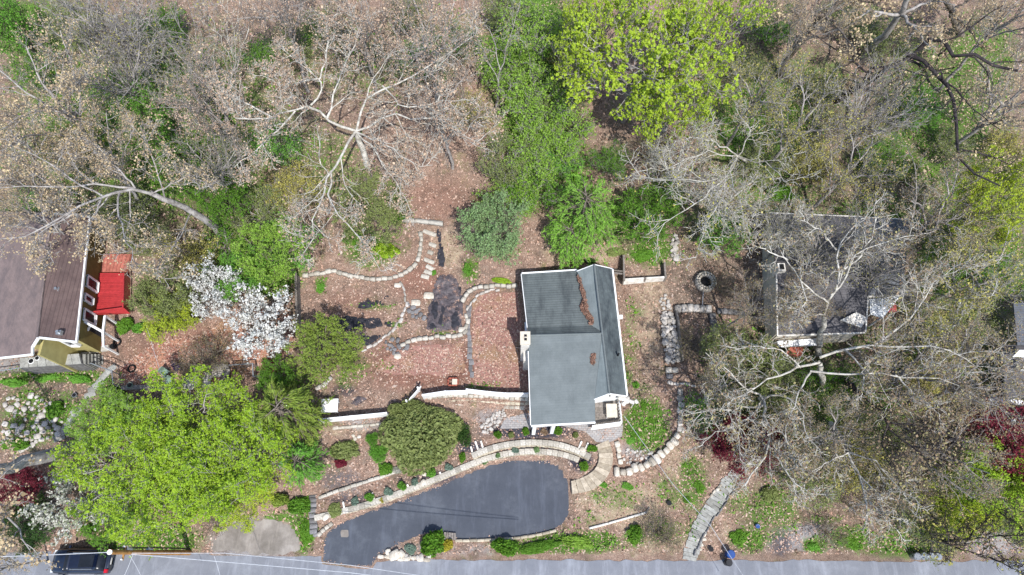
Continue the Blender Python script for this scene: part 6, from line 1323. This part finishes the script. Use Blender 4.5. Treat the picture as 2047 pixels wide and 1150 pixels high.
# --- wood of countable trees (kind, x, y, radius px, height, label, leaf, bark)
TREES = [
 ('tan0', 120, 235, 155, 14, 'tan budded tree filling the woods left of the grey fan tree', 'leaf_tan', None), ('tan1', 40, 350, 110, 13, 'tan budded tree at the left edge above the brown roof', 'leaf_tan', None),
 ('tan2', 860, 90, 140, 14, 'pinkish budded tree left of the green understory at the top', 'leaf_pink', None), ('tan3', 560, 50, 120, 14, 'pinkish budded tree at the top above the great spreading tree', 'leaf_pink', None),
 ('tan0', 890, 240, 105, 12, 'pinkish budded tree right of the great spreading tree', 'leaf_pink', None), ('tan1', 720, 60, 110, 14, 'tan budded tree at the top centre left', 'leaf_pink', None),
 ('tan2', 430, 250, 110, 12, 'pinkish budded tree left of the great spreading tree', 'leaf_pink', None), ('tan3', 200, 330, 110, 12, 'tan budded tree above the leaning trunk crown', 'leaf_tan', None),
 ('bare0', 240, 60, 120, 12, 'leafless grey tree in the top left woods', None, None), ('bare1', 230, 160, 110, 11, 'leafless grey tree below the top left green patch', None, None), ('bare0', 390, 190, 90, 10, 'leafless grey tree under the fan stems', None, None), ('bare1', 420, 330, 80, 9, 'leafless grey tree above the thick leaning trunk', None, None),
 ('tuft1', 1150, 150, 60, 9, 'small lime tuft crown at the far left of the lime trees', 'leaf_tuft', None), ('tan1', 90, 440, 85, 12, 'tan budded crown veiling the upper end of the brown roof', 'leaf_tan', None), ('bare1', 1640, 500, 85, 10, 'grey leafless tree veiling the middle of the charcoal roof', None, None), ('bare0', 1760, 540, 80, 10, 'grey leafless tree veiling the right of the charcoal roof', None, None), ('tan3', 1610, 610, 70, 9, 'brown budded crown over the front charcoal slope', 'leaf_mix', None), ('bare1', 1720, 230, 95, 12, 'grey leafless tree in the open upper right slope', None, None), ('tuft0', 1270, 135, 172, 12, 'lime green tree with tufted foliage at the top centre', 'leaf_tuft', None), ('tuft1', 1400, 80, 110, 12, 'lime green tree crown touching the tan woods at the top', 'leaf_tuft', None), ('tuft1', 1195, 70, 95, 11, 'lime green crown at the left of the tufted lime group', 'leaf_tuft', None), ('tuft0', 1330, 215, 100, 10, 'lower edge lime green tree of the tufted group', 'leaf_tuft', None),
 ('under1', 1010, 140, 70, 3, 'low pale green growth around the slim forked trunk', 'leaf_pale', None), ('under0', 1110, 270, 75, 3, 'low pale green growth at the left foot of the tufted lime trees', 'leaf_pale', None), ('under1', 1020, 400, 60, 2.5, 'low pale green growth between the sage green and feathery trees', 'leaf_pale', None), ('under0', 1065, 210, 85, 4, 'green understory tree in the gap left of the lime tree', 'leaf_pale', None), ('under1', 1060, 80, 85, 4, 'green understory tree at the top centre', 'leaf_pale', None), ('under0', 1075, 320, 75, 3.5, 'green understory tree above the pale green round tree', 'leaf_pale', None),
 ('tan3', 1590, 60, 90, 13, 'tan budded tree at the top right of the lime crowns', 'leaf_tan', None), ('olive0', 1500, 200, 85, 11, 'olive budded tree right of the lime tufts', 'leaf_olive', None), ('olive1', 1580, 260, 100, 11, 'olive budded tree in the middle of the right woods', 'leaf_olive', None), ('tan0', 1980, 60, 110, 13, 'tan budded tree in the top right corner', 'leaf_tan', None),
 ('olive0', 1990, 210, 110, 12, 'olive tan tree at the right edge below the corner', 'leaf_tan', None), ('olive1', 1680, 350, 90, 10, 'olive budded tree above the charcoal roof', 'leaf_olive', None), ('tan1', 1850, 420, 110, 12, 'brown budded tree above right of the charcoal roof', 'leaf_mix', None), ('tan3', 1490, 610, 65, 9, 'sparse brown budded tree left of the charcoal roof', 'leaf_mix', None),
 ('lime1', 1960, 430, 95, 11, 'lime green tree at the right edge beside the olive woods', 'leaf_lime2', None), ('olive0', 1930, 560, 100, 11, 'yellow olive tree at the right edge above the cut off house', 'leaf_olive', None), ('lime0', 1870, 550, 50, 8, 'small lime green tree right of the charcoal roof', 'leaf_green', None),
 ('tan2', 1800, 720, 120, 12, 'brown budded tree in the middle of the lower right woods', 'leaf_mix', None), ('tan0', 1930, 770, 110, 12, 'brown budded tree left of the cut off house', 'leaf_mix', None), ('tan1', 1560, 900, 70, 9, 'brown budded tree above the bottom right gravel', 'leaf_mix', None), ('tan3', 1850, 880, 110, 11, 'brown budded tree beside the lime shrub tree', 'leaf_mix', None), ('tan2', 1790, 990, 60, 8, 'brown budded tree over the lower right slope', 'leaf_mix', None),
 ('tan0', 1440, 770, 60, 9, 'brown budded tree right of the rock pile', 'leaf_mix', None), ('tan1', 1640, 860, 80, 10, 'brown budded tree in the centre of the lower right woods', 'leaf_mix', None), ('bare0', 1450, 400, 90, 9, 'leafless pale tree above the round stone well', None, 'bark_white'), ('bare1', 1570, 470, 60, 9, 'leafless pale tree over the rear charcoal roof', None, 'bark_white'), ('bare0', 1360, 330, 80, 9, 'leafless pale tree right of the feathery green tree', None, 'bark_white'),
 ('lime0', 280, 905, 118, 6, 'lime green tree at the left of the large roadside canopy', 'leaf_lime', None), ('lime1', 462, 912, 108, 6.5, 'lime green tree at the right of the large roadside canopy', 'leaf_lime', None), ('lime1', 365, 962, 112, 5.5, 'lime green tree at the lower middle of the large roadside canopy', 'leaf_lime', None), ('lime0', 478, 975, 66, 4.5, 'lime green crown beside the gravel pull-off', 'leaf_lime2', None), ('lime0', 390, 862, 100, 6, 'green crown along the top of the roadside canopy', 'leaf_lime', None), ('lime1', 235, 845, 66, 5, 'green crown at the upper left of the roadside canopy', 'leaf_pale', None),
 ('bloom0', 528, 655, 68, 6, 'dense white flowering dogwood beside the board fence', 'petal', None), ('bloom1', 432, 590, 55, 5.5, 'looser white flowering dogwood left of the dense one', 'petal', None), ('bloom1', 160, 1000, 62, 4.5, 'off white blossoming tree at lower left under the lime canopy', 'petal_dim', None),
 ('round1', 660, 700, 62, 4.5, 'yellow green tree over the black fabric beds', 'leaf_garden', None), ('round0', 985, 475, 68, 5.5, 'pale sage green round tree above the side patio', 'leaf_sage', None), ('round1', 745, 420, 72, 5, 'dark green shrub tree under the spreading white limbs', 'leaf_moss', None), ('round0', 540, 520, 70, 5, 'bright green tree behind the dogwoods', 'leaf_pale', None), ('round1', 490, 560, 50, 4.5, 'fresh green tree between the dogwood and the leaning trunk', 'leaf_fresh', None),
 ('round0', 342, 598, 60, 5, 'dark olive green tree beside the red deck', 'leaf_moss', None), ('round1', 345, 640, 48, 4, 'yellow green low tree above the red brick yard', 'leaf_lime2', None), ('round0', 300, 255, 55, 6, 'bright green tree in the upper left woods', 'leaf_fresh', None), ('round1', 380, 350, 60, 6, 'green and gold tree above the thick leaning trunk', 'leaf_green', None), ('round0', 30, 60, 60, 8, 'bright green tree in the top left corner', 'leaf_fresh', None), ('round1', 450, 400, 50, 5, 'green tree right of the thick leaning trunk top', 'leaf_green', None),
 ('round0', 1440, 470, 46, 4.5, 'small bright green tree above the round stone well', 'leaf_fresh', None), ('round1', 1838, 225, 42, 4, 'lone bright green shrub tree between the dark limbs', 'leaf_fresh', None), ('round0', 1955, 960, 75, 6, 'lime green tree beside the dark red maple at the right edge', 'leaf_lime', None), ('round1', 1900, 1010, 55, 5, 'yellow green tree above the roadside cans', 'leaf_lime2', None), ('round1', 1490, 750, 60, 4.5, 'olive green shrub tree right of the L shaped wall', 'leaf_moss', None),
 ('round0', 1465, 888, 54, 6, 'dark red maple above the top of the slab path', 'leaf_red', 'bark_dark'), ('round1', 2020, 890, 75, 6, 'dark red maple at the right edge below the cut off house', 'leaf_red', 'bark_dark'), ('round0', 50, 970, 38, 3.5, 'dark red maple under the massive leaning trunk', 'leaf_red', 'bark_dark'), ('round1', 545, 735, 16, 2, 'tiny dark red maple below the dense white dogwood', 'leaf_red', 'bark_dark'), ('round0', 1530, 880, 34, 5, 'smaller dark red maple to the right of the path maple', 'leaf_red', 'bark_dark'), ('round0', 2030, 960, 45, 4, 'lower dark red maple at the right edge', 'leaf_red', 'bark_dark'),
 ('round1', 60, 1050, 48, 3, 'dark green tree above the parked car', 'leaf_deep', None), ('round0', 215, 1040, 48, 2.5, 'deep green shrub tree behind the utility pole top', 'leaf_green', None), ('round1', 1300, 430, 60, 4, 'green shrub tree right of the feathery green tree', 'leaf_green', None), ('round0', 560, 760, 36, 3, 'dark green shrub tree between the dogwood and the willow', 'leaf_green', None), ('bare1', 395, 735, 40, 3, 'leafless brown shrub over the garden chairs', None, 'bark_mid'), ('bare0', 110, 700, 0.1, 1, '', None, None),
 ('tan2', 10, 1120, 50, 8, 'tan leaved branch tree at the bottom left corner', 'leaf_tan', None), ('round0', 1620, 610, 0.1, 1, '', None, None)]
names = {'tuft': ('lime_tree', 'tree'), 'under': ('understory_tree', 'tree'), 'tan': ('budding_tree', 'tree'), 'bare': ('bare_tree', 'tree'), 'olive': ('budding_tree', 'tree'), 'lime': ('lime_tree', 'tree'), 'round': ('small_tree', 'tree'), 'bloom': ('flowering_tree', 'tree')}
for kd, px, py, rp, hh, lab, lf, bk in TREES:
    if not lab: continue
    b = kd.rstrip('0123456789'); nm, ct = names[b]
    grp = {'tan': 'budding trees of the wood', 'bare': 'leafless trees of the wood', 'lime': 'lime green trees'}.get(b)
    if lf == 'leaf_red': nm, grp = 'red_maple', 'dark red maples'
    put_tree(nm, kd, lab, ct, px, py, rp, hh, grp, lf, bk)
feather_tree('bright green feathery drooping tree above the green roof', 'feathery_tree', 1168, 420, 100, 6.5, 'leaf_feather', 20, 41, -.12, .28, per=16)
feather_tree('lower bright green feathery tree overlapping the rear roof edge', 'feathery_tree', 1138, 475, 62, 4.6, 'leaf_feather', 14, 42, -.12, .26, per=14)
feather_tree('tall weeping yellow green willow beside the left white fence', 'willow_tree', 572, 828, 74, 7, 'leaf_garden', 18, 43, -.16, .42, per=16)
feather_tree('lower weeping green willow below the first one', 'willow_tree', 600, 925, 48, 5, 'leaf_fresh', 12, 44, -.16, .32, per=12)
# --- shrubs
put_shrub('huge round olive green rhododendron in the middle of the front bed', 842, 870, 84, 74, 3.0, 'leaf_moss', 'ball', name='rhododendron')
put_shrub('upper knob of the huge rhododendron beside the open gate', 815, 820, 42, 28, 2.2, 'leaf_moss', name='rhododendron')
put_shrub('small round bright green conifer left of the huge rhododendron', 744, 879, 18, 17, 1.3, 'leaf_fresh', 'needle', 'conifer')
put_shrub('spreading bright green fern below the round conifer', 757, 908, 26, 22, .9, 'leaf_fresh', 'needle', 'fern')
put_shrub('low olive green shrub left of the round conifer', 685, 899, 40, 22, 1.1, 'leaf_moss')
put_shrub('tiny dark red shrub under the low olive green one', 682, 926, 17, 10, .7, 'leaf_red')
put_shrub('dark bluish green fir right of the huge rhododendron', 928, 872, 22, 26, 1.4, 'leaf_deep', 'needle', 'conifer')
put_shrub('pale spiky grass clump at the foot of the huge rhododendron', 788, 940, 24, 8, .5, 'petal_dim', 'needle', 'grass_clump', 'plant')
put_shrub('low green shrub at the left foot of the huge rhododendron', 772, 938, 20, 14, .7, 'leaf_green')
CL = [(995, 869, 'leftmost of the three clipped shrubs along the paver walk'), (1050, 860, 'middle clipped shrub along the paver walk'), (1114, 861, 'rightmost clipped shrub along the paver walk'), (925, 914, 'clipped shrub near the left end of the curved planter wall'), (862, 946, 'clipped shrub in the long planter below the rhododendron'), (803, 971, 'middle clipped shrub of the long planter'), (738, 994, 'lowest clipped shrub of the long planter'), (1184, 896, 'clipped shrub at the top of the curved steps'), (1169, 933, 'clipped shrub in the mulch inside the curved steps')]
for px, py, lab in CL: put_shrub(lab, px, py, 9+(px*7 % 5), 9+(px*3 % 4), .6+(px % 4)*.1, 'leaf_green' if px > 900 else 'leaf_fresh', 'leafy', 'clipped_shrub', 'shrub', 'clipped shrubs of the front beds')
for px, py, lab, lf, rr in [(1021, 868, 'dull brownish plant between the two left clipped shrubs', 'leaf_moss', 8), (1150, 869, 'dull brownish plant right of the three clipped shrubs', 'leaf_moss', 8), (1088, 863, 'faded plant between two clipped shrubs by the walk', 'leaf_brown', 8), (897, 934, 'bluish plant in the planter right of its top clipped shrub', 'leaf_blue', 9), (828, 963, 'bluish plant between two clipped shrubs of the long planter', 'leaf_blue', 9), (776, 983, 'bluish plant right of the lowest clipped shrub', 'leaf_blue', 10), (708, 1002, 'bluish plant left of the lowest clipped shrub', 'leaf_blue', 10), (762, 1000, 'yellowish plant in the lower long planter', 'leaf_yellow', 7), (1030, 900, 'grey green plant at the middle of the narrow planter', 'leaf_blue', 8), (968, 922, 'grey green plant at the left of the narrow planter', 'leaf_sage', 8), (1072, 898, 'grey green plant right of the middle of the narrow planter', 'leaf_sage', 8), (995, 910, 'grey green plant left of the middle of the narrow planter', 'leaf_sage', 7), (667, 1018, 'dull green shrub at the left end of the long planter', 'leaf_moss', 17), (820, 1098, 'bluish plant in the bed at the driveway mouth', 'leaf_blue', 12)]:
    put_shrub(lab, px, py, rr, rr, .5, lf, 'leafy', 'low_plant', 'plant')
put_shrub('large dark green bush throwing a shadow on the driveway', 862, 1085, 30, 28, 1.8, 'leaf_green', name='bush', cat='bush')
put_shrub('golden green bush at the right of the large driveway bush', 896, 1090, 14, 13, .8, 'leaf_yellow', name='bush', cat='bush')
put_shrub('dark green bush below the driveway curb', 1010, 1094, 28, 20, 1.5, 'leaf_green', name='bush', cat='bush')
put_shrub('bright green low spreading bush right of the dark curb bush', 1080, 1092, 44, 14, .8, 'leaf_green', name='ground_bush', cat='bush')
put_shrub('bright green low bush under the pale timber edging', 1150, 1082, 40, 14, .8, 'leaf_pale', name='ground_bush', cat='bush')
put_shrub('round green bush below the end of the pale timber edging', 1272, 1068, 20, 20, 1., 'leaf_green', name='bush', cat='bush')
for px, py, rx, ry, h_, lf, lab in [(1272, 770, 11, 9, .5, 'leaf_fresh', 'lone small green shrub right of the house gable'), (1255, 972, 12, 9, .4, 'leaf_fresh', 'small green tuft below the white boulder row'), (1205, 968, 10, 8, .4, 'leaf_fresh', 'green tuft beside the foot of the curved steps'), (934, 537, 9, 17, .8, 'leaf_fresh', 'narrow bright green shrub above the dusty fabric bed'), (640, 577, 12, 14, .6, 'leaf_fresh', 'bright green shrub alone in leaves below the curved garden wall'), (868, 545, 7, 7, .4, 'leaf_fresh', 'tiny green tuft beside the garden steps'), (1180, 522, 14, 8, 1., 'leaf_deep', 'dark green shrub behind the north gable'),
 (250, 650, 26, 20, .9, 'leaf_green', 'green shrub below the bright red deck'), (275, 655, 18, 14, .8, 'leaf_fresh', 'fresh green shrub right of the one under the red deck'), (222, 790, 26, 26, 1.2, 'leaf_green', 'green shrub where the stepping stones meet the fence'), (25, 765, 30, 12, .7, 'leaf_fresh', 'bright green ivy mound at the left edge below the fence'), (90, 755, 30, 8, .5, 'leaf_fresh', 'low green strip left of the stepping stones below the fence'), (160, 758, 34, 10, .6, 'leaf_fresh', 'low green strip below the dark side steps'), (110, 820, 24, 22, .8, 'leaf_green', 'green shrub left of the stepping stones on the slope'), (30, 890, 40, 14, .8, 'leaf_green', 'green shrub above the massive leaning trunk'), (1480, 1075, 22, 16, .6, 'leaf_green', 'green shrub right of the path near the blue bin'), (1540, 985, 24, 18, .9, 'leaf_moss', 'moss green shrub in the slope right of the path'), (1625, 1092, 16, 9, .4, 'leaf_fresh', 'bright green clump on the right gravel'), (1700, 1085, 24, 14, .5, 'leaf_green', 'green clump by the road left of the metal cans'),
 (1400, 975, 12, 16, .4, 'leaf_green', 'green patch left of the slab path top'), (1375, 1000, 10, 8, .35, 'leaf_green', 'green patch left of the middle slab path'), (1232, 880, 0, 0, 0, '', ''), (610, 1060, 16, 30, .7, 'leaf_green', 'green shrub strip between gravel and block wall'), (595, 1010, 30, 20, 1., 'leaf_green', 'green shrub above the gravel pull-off corner'), (560, 1000, 26, 14, 1., 'leaf_garden', 'lime shrub above the gravel pull-off'), (700, 760, 0, 0, 0, '', ''), (1155, 355, 24, 16, 1.4, 'leaf_green', 'green shrub above the feathery tree'), (960, 395, 36, 20, 1.2, 'leaf_brown', 'brown twiggy shrub above the sage green round tree'), (1290, 250, 0, 0, 0, '', ''), (1560, 380, 40, 24, 1.4, 'leaf_green', 'green shrub above the left end of the charcoal roof'), (1820, 340, 40, 26, 1.4, 'leaf_moss', 'moss green shrub below the lone bright shrub tree'), (1000, 560, 30, 8, .5, 'leaf_lime', 'low lime plants along the wall to the house corner'), (1230, 500, 30, 14, .5, 'leaf_moss', 'low plants behind the house gable'), (1290, 510, 34, 16, .5, 'leaf_green', 'low green plants inside the timber retaining wall'), (1272, 868, 13, 9, .35, 'leaf_green', 'lush green weeds on the lawn right of the deck'), (1300, 840, 10, 8, .3, 'leaf_green', 'thin green weeds at the upper lawn right of the deck'), (1288, 812, 8, 10, .3, 'leaf_green', 'small weed clump at the top of the lawn right of the deck'), (1262, 880, 14, 8, .3, 'leaf_fresh', 'small weed clump beside the rubble bed'), (800, 430, 20, 16, 1., 'leaf_green', 'green shrub at the left end of the stone slab wall'), (770, 500, 34, 22, 1., 'leaf_lime', 'light green shrub inside the curve of the garden wall'), (700, 470, 30, 24, 1.2, 'leaf_green', 'mid green shrub under the drooping white limb')]:
    if lab: put_shrub(lab, px, py, rx, ry, h_, lf)
for px, py, rr, lab in [(1310, 1060, 34, 'leafless reddish brush below the pale timber edging'), (1335, 1075, 24, 'leafless reddish brush left of the slab path foot'), (1560, 800, 0, ''), (1700, 1000, 30, 'leafless brown brush over the lower right slope'), (430, 700, 44, 'fallen brown branch heap above the garden chairs'), (1450, 575, 26, 'bare reddish brush right of the stone well'), (1380, 690, 36, 'bare brown brush beside the timber wall'), (1660, 1060, 30, 'bare dark brush over the right gravel'), (1160, 250, 30, 'bare brown brush under the lime crowns'), (100, 720, 0, ''), (1310, 300, 50, 'bare brown brush between the lime tufts and the white bare tree'), (425, 1050, 22, 'small bare pale bush beside the gravel pull-off')]:
    if lab: put_tree('brush', 'bare1' if rr % 4 else 'bare0', lab, 'brush', px, py, rr, 2.2, 'leafless brush', None, 'bark_mid')
# understory of numerous low shrubs under the wood, each its own plant
US = [(80, 150), (150, 60), (330, 60), (60, 420), (150, 300), (250, 420), (520, 120), (600, 90), (480, 300), (560, 300), (590, 380), (520, 430), (650, 60), (820, 40), (930, 90), (850, 130), (940, 230), (1010, 30), (1010, 120), (1010, 330), (1060, 380), (1120, 320), (1130, 120), (1120, 210), (1220, 330), (1480, 130), (1540, 60), (1520, 330), (1620, 330), (1700, 40), (1760, 90), (1640, 180), (1760, 320), (1900, 300), (2000, 300), (2010, 380), (1900, 480), (1950, 640), (2010, 560), (1860, 640), (1880, 700), (1440, 700), (1520, 730), (1580, 780), (1640, 790), (1700, 800), (1850, 780), (1760, 880), (1600, 840), (1500, 830), (1450, 840), (1620, 960), (1700, 930), (1820, 980), (1850, 1060), (2020, 1040), (460, 520), (580, 500), (390, 520), (300, 480)]
colr = ['leaf_green', 'leaf_moss', 'leaf_green', 'leaf_fresh', 'leaf_olive', 'leaf_moss']
desc = {'leaf_green': 'mid green', 'leaf_moss': 'moss green', 'leaf_fresh': 'fresh green', 'leaf_olive': 'olive yellow'}
r_ = random.Random(5)
REF = [('great spreading bare tree', 700, 260), ('tufted lime trees', 1300, 120), ('black limbed tree', 1850, 120), ('brown roofed house', 90, 540), ('charcoal roofed house', 1680, 550), ('leaning dark trunk', 400, 430), ('grey fan tree', 350, 100), ('right edge of the photo', 2047, 500), ('left edge of the photo', 0, 250), ('white bare tree at right', 1450, 330), ('lower right roadside', 1700, 1090), ('lime bush tree at lower right', 1955, 960), ('dark red path maple', 1470, 890), ('white dogwoods', 500, 640), ('slim forked tree', 995, 160), ('dark diagonal limb', 1780, 850), ('sycamore fork below the charcoal house', 1640, 740)]
seen = {}
for i, (px, py) in enumerate(US):
    lf = colr[i % 6] if px < 1400 or i % 3 else 'leaf_moss'; rad = r_.uniform(44, 66); hh = r_.uniform(2, 3.2)
    ref = min(REF, key=lambda q: math.hypot(q[1]-px, q[2]-py)); dx, dy = px-ref[1], py-ref[2]
    dr = ('above' if dy < 0 else 'below') if abs(dy) > 2*abs(dx) else ('right of' if dx > 0 else 'left of') if abs(dx) > 2*abs(dy) else ('above' if dy < 0 else 'below')+' and '+('right of' if dx > 0 else 'left of')
    lab = desc[lf]+' low shrub '+dr+' the '+ref[0]
    k = seen.get(lab, 0); seen[lab] = k+1
    if k: lab = lab.replace('low shrub', ['', 'second low shrub', 'third low shrub', 'fourth low shrub'][k])
    put_tree('understory_shrub', 'under%d' % (i % 2), lab, 'shrub', px, py, rad, hh, 'understory shrubs beneath the bare trees', lf)
# ------------------------------------------------------------------ uncountable small stuff: fallen leaves, ground plants
r = np.random.default_rng(99)
def scatter(n, key=None, lo=.3):
    px = r.uniform(-40, 2090, n); py = r.uniform(-40, 1108, n)
    x, y, z = np.zeros(n), np.zeros(n), np.full(n, 3.)
    for _ in range(4):
        u, v = (px-1023.5)/FPX, (575-py)/FPX; dz = v*ST-CT; s = (H-z)/(-dz); x, y = u*s, (v*CT+ST)*s; z = hz(x, y)
    if key:
        m = maskat(key, x, y)+.25*vnoise(x, y, .8, 8)+.15*vnoise(x, y, .3, 9); ok = m > lo+r.uniform(0, .5, n); x, y, z = x[ok], y[ok], z[ok]
    hard = np.zeros(len(x), bool)
    for poly in HARD: hard |= sdist(x, y, poly) < .05
    return x[~hard], y[~hard], z[~hard]
HARD = [[W(px, py, .1) for px, py in DRIVE], [W(px, py, .1) for px, py in GRAVEL]]
x, y, z = scatter(150000)
V, F = quads(np.c_[x, y, z+.03], .05, r, 1.5)
o = part('leaf_litter', mesh_np('leaf_litter', V, [F], M['litter_leaf'], r.uniform(0, 1, len(F))), None, label='dry fallen leaves strewn over the whole hillside', kind='stuff'); o['category'] = 'fallen leaves'
x, y, z = scatter(190000, 'grass', .3)
V, F = quads(np.c_[x, y, z+r.uniform(.03, .22, len(x))], .055, r, .6)
o = part('ground_plants', mesh_np('ground_plants', V, [F], M['leaf_fresh2'], r.uniform(0, 1, len(F))), None, label='low green weeds and seedlings growing through the leaves', kind='stuff'); o['category'] = 'ground cover'
# leaves blown along the driveway rim and over the paved areas
def strew(name, lab, poly, z, n, seed, edge=None, size=.05):
    rr = np.random.default_rng(seed); P = [W(px, py, z) for px, py in poly]; xs = [p.x for p in P]; ys = [p.y for p in P]
    X = rr.uniform(min(xs), max(xs), n*4); Y = rr.uniform(min(ys), max(ys), n*4); d = sdist(X, Y, P)
    ok = (d < 0) & ((d > -edge*np.abs(rr.normal(0, 1, n*4))*(.6+.5*vnoise(X, Y, 1.2, seed))) if edge else True); X, Y = X[ok][:n], Y[ok][:n]
    V, F = quads(np.c_[X, Y, np.full(len(X), z+.035)], size, rr, 2.); o = part(name, mesh_np(name, V, [F], M['litter_leaf'], rr.uniform(0, 1, len(F))), None, label=lab, kind='stuff'); o['category'] = 'fallen leaves'
strew('driveway_leaves', 'leaves blown along the rim of the driveway', DRIVE, .05, 3800, 3, .16, .035)
strew('patio_leaves', 'leaves scattered over the side patio', [(945, 590), (1036, 582), (1060, 785), (950, 772)], 2.12, 1400, 4)
strew('terrace_leaves', 'leaves scattered over the worn terrace', [(745, 745), (800, 700), (925, 688), (925, 745)], 2.12, 700, 5)
strew('court_leaves', 'leaves scattered over the red brick yard', COURT, 2.02, 3500, 6)
